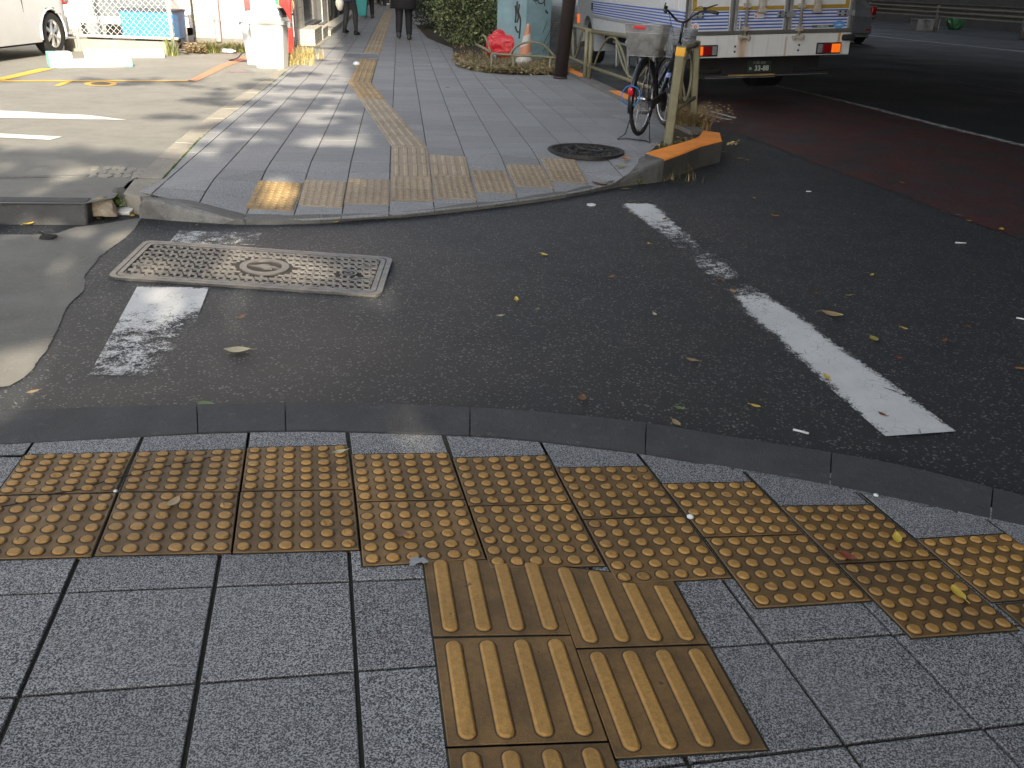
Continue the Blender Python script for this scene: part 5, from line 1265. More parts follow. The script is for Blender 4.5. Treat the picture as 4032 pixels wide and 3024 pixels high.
# wheels
def wheel(parent, c_, r, wd, name='wheel', hubm=None):
    b = MB(); Mx = Matrix.Translation(c_) @ Matrix.Rotation(R(90), 4, 'Y'); b.lathe([(r*.62, -wd/2), (r*.93, -wd/2), (r, -wd/2+.03), (r, wd/2-.03), (r*.93, wd/2), (r*.62, wd/2)], 36, Mx, cap=False); wv_ = b.build(name, pm('rubber', (.015, .015, .016), .8), parent, smooth=False)
    b = MB(); b.lathe([(.0001, wd*.2), (r*.25, wd*.22), (r*.3, wd*.1), (r*.55, wd*.12), (r*.62, wd*.4)], 30, Mx); b.lathe([(.0001, -wd*.2), (r*.25, -wd*.22), (r*.3, -wd*.1), (r*.55, -wd*.12), (r*.62, -wd*.4)], 30, Mx); b.build('rim', hubm or alu, wv_, smooth=True); return wv_
wr_ = .36
for x, wd in ((.30, .42), (Tw-.30, .42)): wheel(truck, (x, 1.85, gz+wr_-(0 if x > 1 else 0)), wr_, wd)
for x in (.22, Tw-.22): wheel(truck, (x, Ls+.65, gz+.37), .36, .22)
# side guard pipes
b = MB()
for y in (2.2, 2.9, 3.6):
    b.tube(cubic([(.05, y, .05), (.05, y, -.12), (.06, y, -.42)], 5), .022, 8)
b.tube([(.05, 2.0, -.05), (.05, 3.8, -.05)], .02, 8); b.build('side_guard', alu, truck, smooth=True)
b = MB(); rectpanel(b, .08, .5, -.35, -.05, 2.6, 3.4); b.build('fuel_tank', pm('tank', (.10, .11, .12), .5, .4), truck, bevel=.04)
# cab
cabm = pm('cab_white', (.45, .47, .47), .3, var=.05, coat=.4, dirt=.2, dirtc=(.25, .25, .24))
def cab():
    y0 = Ls+.08; y1 = y0+1.5; xs = (.06, Tw-.06); prof = [(y0, -.30), (y0, 1.25), (y0+.35, 1.32), (y1-.35, 1.25), (y1-.02, .45), (y1+.05, -.05), (y1, -.32), (y1-.25, -.32)]
    arc = [(y0+.57+.46*math.cos(a), gz+.36+.46*math.sin(a)) for a in [math.pi*k/10 for k in range(11)]]; arc = [(y, max(z, -.32)) for y, z in arc]
    poly = prof+arc; b = MB(); n = len(poly)
    b.add([(xs[0], y, z) for y, z in poly]+[(xs[1], y, z) for y, z in poly], [list(range(n))[::-1], list(range(n, 2*n))]+[(i, (i+1) % n, n+(i+1) % n, n+i) for i in range(n)])
    c_ = b.build('cab', cabm, truck); bm = bmesh.new(); bm.from_mesh(c_.data); bmesh.ops.triangulate(bm, faces=[f for f in bm.faces if len(f.verts) > 4]); bmesh.ops.recalc_face_normals(bm, faces=bm.faces); bm.to_mesh(c_.data); bm.free()
    b = MB()
    for x in (xs[0]-.003, xs[1]+.003): b.box((x, y0+.75, .85), (.004, .75, .42))
    b.build('window', pm('glass_dark', (.02, .025, .03), .1, coat=.5), c_)
    b = MB(); b.box((xs[0]-.01, y0+.15, .42), (.03, .09, .12)); b.build('door_handle', under, c_, bevel=.01)
    b = MB(); b.box((xs[0]-.01, y1-.12, .18), (.03, .10, .16)); b.build('side_lamp', ora, c_, bevel=.01)
cab()
# lettering panel on the side of the box
def sidept(px, py):
    o = TMi @ CAMP; d = TMi.to_3x3() @ ray(px, py); t = (0-o.x)/d.x; p = o+d*t; return p.y, p.z
s9 = crop(2400, 0, 350/1270)
ya, za_ = sidept(*s9(645, 105)); yb, zb_ = sidept(*s9(995, 115)); yb = max(.12, yb)
b = MB(); b.box((-.006, (ya+yb)/2, (za_+.0)+.25), (.012, abs(ya-yb), .5)); sp_ = b.build('side_panel', TWp, truck, bevel=.003)
lz = sidept(*s9(800, 20))[1]
ym = (sidept(*s9(672, 10))[0]+sidept(*s9(965, 10))[0])/2; lw = abs(sidept(*s9(672, 10))[0]-sidept(*s9(965, 10))[0])
lt = text_mesh('EMTCON', .22, blue, sp_, Matrix.Translation((-.0135, ym, lz+.085)) @ Matrix.Rotation(R(-90), 4, 'Z') @ Rx, bold=.006)
bbx = max(v.co.x for v in lt.data.vertices)-min(v.co.x for v in lt.data.vertices); lt.matrix_local = lt.matrix_local @ Matrix.Diagonal((lw/bbx, 1, 1, 1))
# ================================================================ CARS
glass = pm('glass_dark', (.02, .025, .03), .1, coat=.5)
def car(label, loc, rot, paint, group=None, L=3.9, W=1.68):
    """hatchback, local +y is the rear, origin on ground at centre of the car"""
    root = thing('parked_car', label, 'car', loc, rot, group)
    r = .30; ya_, yf = L/2-.62, -L/2+.75
    def prof(y):   # roof height, hood
        t = (y+L/2)/L
        return float(np.interp(t, [0, .03, .22, .40, .55, .9, .97, 1], [.62, .78, .95, 1.38, 1.48, 1.42, 1.05, .75]))
    ys = np.linspace(-L/2, L/2, 79); zs_ = [.20, .26, .34, .42, .50, .58, .66, .74, .82, .90, .98]
    b = MB()
    def xo(z, y):
        e_ = 1-.16*max(0, (abs(y)-(L/2-.35))/.35)**2; return (W/2)*e_*(1-.05*((z-.55)/.5)**2+(.012 if .60 < z < .66 else 0))
    for s_ in (-1, 1):
        idx = {}
        for i, y in enumerate(ys):
            for j, z in enumerate(zs_):
                zz = min(z, prof(y)-.01)
                for cy in (ya_, yf):
                    dy, dz = y-cy, zz-r; dd = math.hypot(dy, dz); ra = r+.055
                    if dd < ra and dz > -.12: 
                        pass
                idx[i, j] = len(b.v); b.v.append((s_*xo(zz, y), y, zz))
        for i in range(len(ys)-1):
            for j in range(len(zs_)-1):
                yc, zc = (ys[i]+ys[i+1])/2, (zs_[j]+zs_[j+1])/2
                if any(math.hypot(yc-cy, zc-r) < r+.05 for cy in (ya_, yf)): continue
                f = [idx[i, j], idx[i+1, j], idx[i+1, j+1], idx[i, j+1]]; b.f.append(f if s_ > 0 else f[::-1]); b.m.append(0); b.t.append(.5)
    # closing shell across the car
    n = 11; base_ = {}
    for i, y in enumerate(ys):
        zt0 = min(.98, prof(y)-.01); zr = prof(y)
        for k in range(n):
            u = -1+2*k/(n-1); zz = zt0+(zr-zt0)*(1-abs(u)**3.2); x = u*xo(zt0, y)*(1-(.0 if zr < 1 else .12*(1-abs(u)**6))); base_[i, k] = len(b.v); b.v.append((x, y, zz))
    for i in range(len(ys)-1):
        for k in range(n-1): b.f.append([base_[i, k], base_[i, k+1], base_[i+1, k+1], base_[i+1, k]]); b.m.append(0); b.t.append(.5)
    for yy, sg in ((-L/2, 1), (L/2, -1)):
        for j in range(len(zs_)-1):
            z0, z1 = min(zs_[j], prof(yy)-.01), min(zs_[j+1], prof(yy)-.01)
            if z1-z0 < .005: continue
            f = [(-xo(z0, yy), yy, z0), (xo(z0, yy), yy, z0), (xo(z1, yy), yy, z1), (-xo(z1, yy), yy, z1)]
            b.quad(*(f if sg > 0 else f[::-1]))
    b.build('body', paint, root, smooth=True)
    b = MB(); b.box((0, 0, .24), (W-.14, L-.3, .14)); b.box((0, 0, .52), (W-.5, L-.3, .42)); b.build('underbody', under, root)
    for cy in (ya_, yf):
        b = MB()
        for s_ in (-1, 1): b.tube([(s_*(W/2-.004), cy+(r+.045)*math.cos(R(a)), r+(r+.045)*math.sin(R(a))) for a in range(-12, 193, 12)], .016, 6)
        b.build('wheel_arch', paint, root, smooth=True)
    silver = pm('alloy', (.45, .44, .42), .35, .7)
    for cy in (ya_, yf):
        for s_ in (-1, 1):
            b = MB(); Mx = Matrix.Translation((s_*(W/2-.10), cy, r)) @ Matrix.Rotation(R(90), 4, 'Y'); b.lathe([(r*.66, -.09), (r*.95, -.09), (r, -.07), (r, .07), (r*.95, .09), (r*.66, .09)], 40, Mx, cap=False); wv_ = b.build('wheel', pm('rubber', (.015, .015, .016), .8), root)
            b = MB(); Mx2 = Matrix.Translation((s_*(W/2-.10), cy, r)) @ Matrix.Rotation(R(90*s_), 4, 'Y'); b.lathe([(r*.56, .02), (r*.64, .07), (r*.67, .085), (r*.62, .08)], 40, Mx2, cap=False)
            for k in range(6):
                a = R(60*k); b.hull2([Mx2 @ Vector((q[0]*math.cos(a)-q[1]*math.sin(a), q[0]*math.sin(a)+q[1]*math.cos(a), .04)) for q in ((.03, -.022), (r*.62, -.035), (r*.62, .035), (.03, .022))], [Mx2 @ Vector((q[0]*math.cos(a)-q[1]*math.sin(a), q[0]*math.sin(a)+q[1]*math.cos(a), .075)) for q in ((.03, -.018), (r*.62, -.028), (r*.62, .028), (.03, .018))])
            b.lathe([(.0001, .085), (.04, .08), (.045, .04)], 16, Mx2); b.build('rim', silver, wv_)
            b = MB(); b.lathe([(.0001, -.0), (r*.6, .0)], 24, Mx2); b.build('brake_disc', under, wv_)
    tl1 = pm('car_lamp_red', (.45, .01, .012), .2, coat=.6)
    for s_ in (-1, 1):
        b = MB(); b.box((s_*(W/2-.10), L/2-.08, .86), (.16, .14, .34)); o = b.build('tail_lamp', tl1, root, bevel=.03)
        b = MB(); b.box((s_*(W/2-.10), L/2-.07, .76), (.165, .14, .07)); b.build('lens', clr, o, bevel=.01)
        for yy in (.15, -.85): b = MB(); b.box((s_*(W/2+.006), yy, .86), (.03, .16, .025)); b.build('door_handle', paint, root, bevel=.008)
        b = MB(); b.box((s_*(W/2-.002), -.30, .62), (.006, .008, .62)); b.box((s_*(W/2-.004), .62, .70), (.006, .008, .45)); b.build('door_gap', under, root)
        b = MB(); b.add([(s_*(W/2-.035), -.95, .99), (s_*(W/2-.035), 1.25, 1.0), (s_*(W/2-.13), 1.15, 1.36), (s_*(W/2-.13), -.45, 1.36)], [(0, 1, 2, 3)]); b.build('side_window', glass, root)
    b = MB(); b.box((0, L/2+.0, .40), (W-.2, .10, .26)); b.build('bumper', paint, root, bevel=.04)
    b = MB(); b.box((0, L/2-.02, .80), (.34, .04, .17)); b.build('number_plate', pm('plate_pale', (.6, .6, .58), .5), root, bevel=.004)
    b = MB()
    for s_ in (-1, 1): b.box((s_*(W/2-.22), L/2+.05, .40), (.13, .02, .04))
    b.build('reflector', tl1, root, bevel=.004); return root
silverp = pm('paint_pale_silver', (.60, .62, .63), .45, .0, var=.03, coat=.15); greyp = pm('paint_grey_silver', (.33, .34, .35), .3, .5, var=.05, coat=.5)
cwp = at(222, 214, .12)
car('pale silver car with alloy wheels parked beside the chain link fence', (cwp.x-.84, cwp.y-(3.9/2-.62), .12), R(-2), silverp)
c2p = at(3405, 130, 0)
Ycar = 27.0; rx_ = zat(3462, 60, Ycar).x
car('grey silver car seen from behind, driving past the right side of the truck', (rx_-.84-.3, Ycar+2.0, 0), R(188.5), greyp, W=1.75)
# ================================================================ FOLIAGE TOOLS
nr = np.random.default_rng(5)
def leafmat(name, c, var=.35, sc=3., rough=.5, trans=0.15):
    t = NT(name); p = t.pos(True); tn = t.attr()
    col = t.mix(tn, tuple(x*(1-var) for x in c), tuple(min(1, x*(1+var)) for x in c)); col = t.mix(t.ramp(t.noise(p, sc, 3), [(.4, 0.), (.7, .4)]), col, tuple(x*.6 for x in c))
    t.base(col, rough); t.b.inputs['Transmission Weight'].default_value = 0; return t.m
def leaves(name, blobs, n, size, mats, parent=None, loc=(0, 0, 0), shell=.75, flat=0.):
    """n small folded leaves through ellipsoid blobs [(cx,cy,cz,rx,ry,rz,weight)]"""
    W = np.array([q[6] for q in blobs], float); W /= W.sum(); idx = nr.choice(len(blobs), n, p=W)
    B = np.array([q[:6] for q in blobs]); d = nr.normal(size=(n, 3)); d /= np.linalg.norm(d, axis=1)[:, None]; rad = nr.random(n)**(1/3*(1-shell)+.12)
    P = B[idx, :3]+d*B[idx, 3:6]*rad[:, None]+nr.normal(size=(n, 3))*size*.8
    P[:, 2] = np.maximum(P[:, 2], .02)
    t = d+nr.normal(size=(n, 3))*.9; t[:, 2] -= .2; t /= np.linalg.norm(t, axis=1)[:, None]
    u = np.cross(t, nr.normal(size=(n, 3))); u /= np.linalg.norm(u, axis=1)[:, None]
    s = size*(.55+.9*nr.random(n))[:, None]
    a = P-t*s*.5; c = P+t*s*.5; l = P+u*s*.28+np.array([0, 0, -.05])*s; r = P-u*s*.28+np.array([0, 0, -.05])*s
    V = np.stack([a, l, c, r], 1).reshape(-1, 3); F = [(4*k, 4*k+1, 4*k+2, 4*k+3) for k in range(n)]
    me = bpy.data.meshes.new(name); me.from_pydata(V.tolist(), [], F)
    for m in mats: me.materials.append(m)
    me.polygons.foreach_set('material_index', nr.integers(0, len(mats), n).astype(np.int32)); A = me.attributes.new('tone', 'FLOAT', 'FACE'); A.data.foreach_set('value', nr.random(n).astype(np.float32))
    o = bpy.data.objects.new(name, me); COL.objects.link(o); o.location = loc
    if parent is not None: o.parent = parent
    return o
def blades(name, pts, n, h, spread, mats, parent=None, loc=(0, 0, 0), wd=.004, droop=.5, heads=0):
    V = []; F = []; mi = []; tn = []
    for _ in range(n):
        c = pts[nr.integers(len(pts))]; x, y, z = c[0]+nr.normal()*spread*.35, c[1]+nr.normal()*spread*.35, c[2]
        a = nr.random()*6.283; hh = h*(.45+.75*nr.random()); ln = hh*droop*(.3+nr.random()); dx, dy = math.cos(a), math.sin(a); px, py = -dy*wd, dx*wd; o = len(V)
        for k in range(4):
            t = k/3; cx = x+dx*ln*t*t; cy = y+dy*ln*t*t; cz = z+hh*(t-.25*droop*t*t); w_ = (1-t*.85); V += [(cx-px*w_, cy-py*w_, cz), (cx+px*w_, cy+py*w_, cz)]
        for k in range(3): F.append((o+2*k, o+2*k+1, o+2*k+3, o+2*k+2)); mi.append(0); tn.append(nr.random())
        if heads and nr.random() < heads:
            o = len(V); e_ = .012; V += [(cx, cy, cz), (cx+dx*e_+px*2, cy+dy*e_+py*2, cz+e_*.3), (cx+dx*e_*2.5, cy+dy*e_*2.5, cz), (cx+dx*e_-px*2, cy+dy*e_-py*2, cz-e_*.2)]; F.append((o, o+1, o+2, o+3)); mi.append(0); tn.append(nr.random())
    me = bpy.data.meshes.new(name); me.from_pydata(V, [], F)
    for m in mats: me.materials.append(m)
    A = me.attributes.new('tone', 'FLOAT', 'FACE'); A.data.foreach_set('value', tn)
    me.polygons.foreach_set('material_index', nr.integers(0, len(mats), len(F)).astype(np.int32))
    o = bpy.data.objects.new(name, me); COL.objects.link(o); o.location = loc
    if parent is not None: o.parent = parent
    return o
LG = [leafmat('leaf_green', (.17, .205, .07)), leafmat('leaf_mid', (.08, .115, .04)), leafmat('leaf_pale', (.24, .26, .12))]
LD = [leafmat('leaf_dark', (.022, .038, .016)), leafmat('leaf_dark2', (.03, .045, .02))]
DRY = [leafmat('dry_grass', (.36, .25, .11)), leafmat('dry_brown', (.22, .14, .06)), leafmat('dry_pale', (.45, .34, .18))]
DRB = [leafmat('litter_brown', (.14, .085, .04)), leafmat('litter_tan', (.30, .21, .10)), leafmat('litter_pale', (.45, .38, .22))]
GOLD = [leafmat('gold_grass', (.50, .33, .10)), leafmat('gold_pale', (.55, .45, .22)), leafmat('grass_olive', (.24, .26, .08))]
WEED = [leafmat('weed', (.09, .13, .03)), leafmat('weed_y', (.18, .19, .06))]
twig = pm('twig', (.06, .045, .03), .9, var=.3)
# planting bed
bedpx = [g4(300, 700), g4(330, 830), g4(385, 950), g4(560, 1012), g4(800, 1052), g4(1100, 1078), g4(1500, 1088), g4(1800, 1080), g4(2040, 1075), g4(2170, 1010)]
bed = [at(*p, .125) for p in bedpx]; bedp = [(p.x, p.y) for p in bed]+[(.58, 15.4), (.10, 18.2), (-1.0, 21), (-2.2, 27), (-3.2, 27), (-2.2, 21)]
sheet('planting_bed', bedp, .126, M['soil'])
def inpoly(x, y, P):
    c = False; j = len(P)-1
    for i in range(len(P)):
        if (P[i][1] > y) != (P[j][1] > y) and x < (P[j][0]-P[i][0])*(y-P[i][1])/(P[j][1]-P[i][1])+P[i][0]: c = not c
        j = i
    return c
pts = []
while len(pts) < 2600:
    x, y = nr.uniform(-2.2, 1.2), 13.4+abs(nr.normal())*1.6
    if inpoly(x, y, bedp): pts.append((x, y, .127))
tag(blades('ground_cover', pts[:1500], 5200, .11, .08, DRY+WEED+DRB, wd=.006, droop=1.1), 'tangled dry brown weeds covering the planting bed', 'weeds', kind='stuff')
V = [];
def litter(name, pts, n, size, mats, jz=.03, label='', z0=0):
    V = []; F = []
    for _ in range(n):
        c = pts[nr.integers(len(pts))]; x, y, z = c[0]+nr.normal()*.04, c[1]+nr.normal()*.04, c[2]+abs(nr.normal())*jz+.004
        a, b_ = nr.random()*6.28, nr.normal()*.5; s = size*(.5+.8*nr.random()); dx, dy = math.cos(a)*s, math.sin(a)*s; tz = math.sin(b_)*s*.6; o = len(V)
        V += [(x-dx, y-dy, z+tz), (x-dy*.5, y+dx*.5, z+s*.15), (x+dx, y+dy, z-tz*.3), (x+dy*.5, y-dx*.5, z-s*.1+.01)]; F.append((o, o+1, o+2, o+3))
    me = bpy.data.meshes.new(name); me.from_pydata(V, [], F)
    for m in mats: me.materials.append(m)
    me.polygons.foreach_set('material_index', nr.integers(0, len(mats), len(F)).astype(np.int32)); A = me.attributes.new('tone', 'FLOAT', 'FACE'); A.data.foreach_set('value', nr.random(len(F)).astype(np.float32))
    o = bpy.data.objects.new(name, me); COL.objects.link(o); return tag(o, label, 'leaf litter', kind='stuff')
edge = []
for k in range(1500):
    i = nr.integers(1, len(bedpx)-2); p = bed[i].lerp(bed[i+1], nr.random()); q = abs(nr.normal())*.28; edge.append((p.x, p.y+q, .128))
litter('leaf_litter', edge, 1500, .042, DRB[1:]+DRB+DRY[:1]+[LG[2]], .035, 'brown and pale dead leaves along the edge of the planting bed')
# bush
bc = at(*g4(760, 700), .12)
def bush(label, c, blobs, n, size, mats, stems=7, h=1.2, group=None, name='bush', flowers=None):
    root = thing(name, label, 'bush', (c[0], c[1], .12), 0, group); leaves('foliage', blobs, n, size, mats, root)
    b = MB()
    for k in range(stems):
        q = blobs[rnd.randrange(len(blobs))]; b.tube(cubic([(rnd.uniform(-.15, .15), rnd.uniform(-.1, .1), -.02), (q[0]*.5+rnd.uniform(-.1, .1), q[1]*.5, q[2]*.5), (q[0]+rnd.uniform(-.2, .2), q[1], q[2]+q[5]*.6)], 4), [.014]*4+[.009]*4+[.004], 6)
    b.build('stem', twig, root)
    return root
bx0 = bc.x; by0 = bc.y+1.1
bush('dense green bush with small leaves beside the teal pier', (bx0, by0), [(-.35, -.35, .55, .75, .8, .62, 3), (.35, -.1, .75, .75, .7, .8, 3), (-.55, .3, .95, .7, .8, .8, 3), (.1, -.45, .30, .75, .55, .30, 1.5), (.0, .3, 1.5, 1.0, .9, .7, 3), (.75, -.25, .45, .35, .45, .45, 1), (.62, .1, 1.2, .45, .5, .7, 1), (-.95, -.3, .8, .35, .4, .4, .6), (-.5, -.6, 1.2, .45, .4, .45, .7)], 19000, .052, LG+LD[:1], 14)
p2 = at(*e3(1750, 500), .12)
for k, (dx, dy, s_, lb) in enumerate(((.15, .9, 1.0, 'dark clipped shrub behind the low grey rail'), (.1, 4.2, 1.1, 'dark tall shrub further back along the footway'), (-.7, 8.5, 1.1, 'distant shrub beside the far end of the footway'))):
    bush(lb, (p2.x+dx, p2.y+dy+.4), [(0, 0, .7*s_, .95, .9, .75, 1), (.3, .6, 1.2*s_, .9, .9, .8, 1)], 7000, .07, LD, 5, name='shrub')
# weeds at the orange kerb, tufts
wp = at(2722, 500, .12)
o = blades('dry_grass_tuft', [(rnd.uniform(-.15, .12)+k_*.0, rnd.uniform(-.42, .30), 0) for k_ in range(40)], 2400, .23, .07, DRY[:1]+DRY[2:]+DRY[1:2], loc=(wp.x, wp.y+.15, .12), wd=.0028, droop=1.1, heads=.2); tag(o, 'bushy dry straw coloured grass behind the orange kerb', 'grass tuft')
sheet('soil_patch', [(p.x, p.y) for p in (at(*q, .125) for q in ((2552, 600), (2686, 563), (2745, 540), (2765, 516), (2700, 440), (2640, 400), (2590, 430), (2630, 540)))], .126, M['soil'])
litter('leaf_litter', [tuple(at(*q, .128)) for q in ((2600, 585), (2640, 570), (2700, 552), (2740, 530), (2660, 560), (2620, 580))], 160, .018, DRB+WEED, .01, 'dead leaf bits on the soil behind the orange kerb')
kp = at(2612, 712, 0); o = blades('dry_grass_tuft', [(rnd.uniform(-.02, .28), rnd.uniform(-.01, .07), 0) for _ in range(12)], 30, .17, .10, GOLD[2:]+DRY[:1], loc=(kp.x, kp.y, 0), wd=.0016, droop=1.8); tag(o, 'sparse thin grass stems growing at the foot of the dark kerb', 'grass tuft')
o = blades('dry_grass_tuft', [(rnd.gauss(0, .12), rnd.gauss(0, .12), 0) for _ in range(12)], 260, .27, .10, GOLD, loc=tuple(at(*k_(1700, 930), .12)) if False else tuple(at(700+1700*600/2212, 940*600/2212, .12)), wd=.004, droop=.9); tag(o, 'golden sunlit grass tuft beside the white bin', 'grass tuft')
o = blades('dry_grass_tuft', [(rnd.gauss(0, .10), rnd.gauss(0, .22), 0) for _ in range(12)], 300, .25, .10, GOLD, loc=tuple(at(700+1865*600/2212, 850*600/2212, .12)), wd=.004, droop=.9); tag(o, 'golden sunlit grass tuft at the corner of the red machine', 'grass tuft')
o = blades('grass_tuft', [(rnd.gauss(0, .05), rnd.gauss(0, .05), 0) for _ in range(8)], 90, .36, .08, [WEED[1], GOLD[2], WEED[0]], loc=tuple(at(1950*760/2212, 640*760/2212, .12)), wd=.006, droop=.6); tag(o, 'tall green grass clump at the end of the fence', 'grass tuft')
gp = at(*fl(590, 760), .0); o = blades('grass_tuft', [(rnd.gauss(0, .06), rnd.gauss(0, .03), 0) for _ in range(8)], 60, .10, .04, [WEED[0], WEED[1], DRY[0]], loc=(gp.x, gp.y, 0), wd=.003, droop=1.0); tag(o, 'small green weed in front of the tan broken stone', 'weed')
gp = at(*fl(760, 690), .04); o = leaves('weed', [(0, 0, .03, .03, .03, .03, 1)], 60, .022, [leafmat('weed_bright', (.16, .24, .06))], loc=(gp.x, gp.y, .04)); tag(o, 'tiny bright green plant between the broken stones', 'weed')
gp = at(2505, 728, 0); o = leaves('weed', [(0, 0, .015, .07, .03, .02, 1)], 90, .02, WEED+DRB[:1], loc=(gp.x, gp.y, 0)); tag(o, 'low weed and dead bits at the foot of the scuffed kerb', 'weed')
# pale bare twig plant by the pier
b = MB(); tw = at(*g4(1500, 900), .12)
for k in range(5): b.tube(cubic([(0, 0, 0), (.08*k-.1, -.02, .3), (.14*k-.1, -.03, .55+.05*k)], 4), .004, 5)
o = b.build('bare_twigs', twig, None, loc=(tw.x, tw.y+.1, .12), local=True); tag(o, 'thin bare twigs standing before the teal pier', 'plant')
# ================================================================ LEFT SIDE: WALLS, MACHINE, BINS, FENCE
k2 = crop(700, 0, 600/2212); k0 = crop(0, 0, 760/2212)
YW = at(*k2(700, 640), .12).y
wallw = pm('wall_white', (.74, .73, .70), .7, var=.05, scale=3, dirt=.15, dirtc=(.5, .48, .44), bump=.2)
def brickmat(name, c, mortar, sx, sy, off=.5, bumpv=.6, rot=None):
    t = NT(name); p = t.pos(); mp_ = t.n('ShaderNodeMapping'); t.l(p, mp_.inputs[0]); mp_.inputs['Rotation'].default_value = (R(90), 0, 0) if rot is None else rot
    br_ = t.n('ShaderNodeTexBrick', i_Scale=1.0); br_.offset = off; br_.inputs['Brick Width'].default_value = sx; br_.inputs['Row Height'].default_value = sy; br_.inputs['Mortar Size'].default_value = .006; br_.inputs['Color1'].default_value = (*c, 1); br_.inputs['Color2'].default_value = (*[x*.9 for x in c], 1); br_.inputs['Mortar'].default_value = (*mortar, 1); t.l(mp_.outputs[0], br_.inputs['Vector'])
    t.base(br_.outputs['Color'], .5); t.bump(br_.outputs['Fac'], -bumpv, .004); return t.m
tilem = brickmat('white_tile', (.40, .40, .385), (.20, .195, .18), .30, .095); pinkm = brickmat('pink_painted_brick', (.42, .325, .36), (.36, .28, .31), .30, .095, bumpv=.4)
tilem2 = brickmat('white_tile_side', (.60, .59, .56), (.30, .29, .27), .22, .095, rot=(R(90), 0, R(90)))
shop = thing('shop_building', 'white tiled shop building with pink painted brick part behind the red machine', 'building', zat(*k2(545, 640), YW) * 1)
sl0 = shop.location.copy()
def sb(b, name, mat, **k): b.v = [(x-sl0.x, y-sl0.y, z-sl0.z) for x, y, z in b.v]; return b.build(name, mat, parent=shop, **k)
def wx(px): return zat(*k2(px, 500), YW).x
zbase = zat(*k2(700, 566), YW).z; zfoot = .10
xc = wx(1742)
b = MB(); b.box(((wx(238)+wx(548))/2, YW+.15, (zbase+4)/2), (wx(548)-wx(238), .3, 4-zbase)); sb(b, 'wall', tilem)
b = MB(); b.box(((wx(549)+xc-.06)/2, YW+.17, (zbase+4)/2), (xc-.06-wx(549), .3, 4-zbase)); sb(b, 'wall', pinkm)
b = MB(); b.box(((wx(238)+xc-.06)/2, YW+.12, (zbase+.0)/2), (xc-.06-wx(238), .34, zbase+.02)); sb(b, 'plinth', conc('plinth', (.20, .19, .17), .35))
b = MB(); p0, p1 = zat(*k2(600, 600), YW-.08), zat(*k2(530, -200), YW-.08); b.tube([p0, (p0.x, p0.y, 4)], .055, 14); dpz = sb(b, 'downpipe', wallw, smooth=True)
b = MB(); b.lathe([(.06, -.02), (.062, -.02), (.062, .02), (.06, .02)], 14, Matrix.Translation((p0.x, p0.y, zat(*k2(570, 295), YW-.08).z))); sb(b, 'pipe_clip', alu)
# side wall along the footway
sw0 = Vector((xc, YW)); sdir = ld; sn = Vector((sdir.y, -sdir.x))
def swbox(b, s0, s1, z0, z1, d0, d1):
    P = [sw0+sdir*s0+sn*d0, sw0+sdir*s1+sn*d0, sw0+sdir*s1+sn*d1, sw0+sdir*s0+sn*d1]; b.prism([(q.x, q.y) for q in P], z0, z1)
def sof2(px, py, d=0):   # arc length along side wall hit by pixel
    dd = ray(px, py); nrm = Vector((sn.x, sn.y, 0)); P0 = Vector((sw0.x+sn.x*d, sw0.y+sn.y*d, 0)); t = (P0-CAMP).dot(nrm)/dd.dot(nrm); p = CAMP+dd*t; return (p.xy-sw0).dot(sdir), p.z
s1_, z1w = sof2(*k2(1845, 415)); s2_, z2w = sof2(*k2(2110, 350)); s3_, _z = sof2(*k2(2160, 100))
zw = (z1w+z2w)/2
b = MB(); swbox(b, 0, s1_, .1, 4, -.3, 0); swbox(b, s1_, s2_, .1, zw, -.3, 0); swbox(b, s2_, s3_+.2, .1, 4, -.3, 0); swbox(b, s1_, s2_, 2.6, 4, -.3, 0); sb(b, 'side_wall', tilem2)
b = MB(); swbox(b, s3_+.2, s3_+14, .1, 4, -.3, .02); sb(b, 'side_wall', pm('wall_grey', (.20, .20, .19), .7, dirt=.3))
b = MB(); swbox(b, s1_, s2_, zw, 2.6, -.14, -.12); sb(b, 'window', glass)
b = MB(); swbox(b, s1_, s1_+.06, zw, 2.6, -.12, -.02); swbox(b, s2_-.06, s2_, zw, 2.6, -.12, -.02); swbox(b, s1_+.06, s2_-.06, zw, zw+.05, -.12, -.02); sb(b, 'window_frame', pm('frame_dark', (.05, .05, .05), .5))
b = MB(); swbox(b, s3_+.5, s3_+1.0, .35, .8, .02, .08); sb(b, 'wall_box', under, bevel=.02)
b = MB(); swbox(b, s3_+2.2, s3_+3.2, .1, 2.2, .02, .06); swbox(b, s3_+5, s3_+6.2, .1, 2.2, .02, .06); sb(b, 'doorway', under)
stp = brickmat('step_tile', (.50, .47, .40), (.22, .2, .17), .20, .06)
b = MB(); swbox(b, .35, 2.0, .10, .40, .0, .28); swbox(b, 2.0, 3.4, .10, .34, .0, .30); swbox(b, 3.4, 16, .10, .24, .03, .35); sb(b, 'step', stp, bevel=.008)
# white gate/door panel left of the tiles
gd = thing('white_gate', 'overexposed white metal gate between fence and tiled wall', 'gate', zat(*k2(120, 720), YW-.3)); gl = gd.location.copy()
xa_, xb_ = zat(*k2(-120, 500), YW-.3).x, zat(*k2(232, 500), YW-.3).x
b = MB(); b.box(((xa_+xb_)/2-gl.x, 0, 1.0-gl.z+.2), (xb_-xa_, .05, 1.6)); b.build('gate_panel', wallw, gd, bevel=.01)
b = MB(); px4 = zat(*k2(110, 700), YW-.3); b.box((px4.x-gl.x, -.05, .9-gl.z), (.16, .10, 1.8)); b.build('gate_post', wallw, gd, bevel=.015)
b = MB()
for a0, a1, y0, y1 in ((155, 175, 215, 400), (190, 205, 160, 380)):
    p, q = zat(*k2(a0, y0), YW-.33), zat(*k2(a1, y1), YW-.33); b.box(((p.x+q.x)/2-gl.x, -.035, (p.z+q.z)/2-gl.z), (q.x-p.x, .02, p.z-q.z))
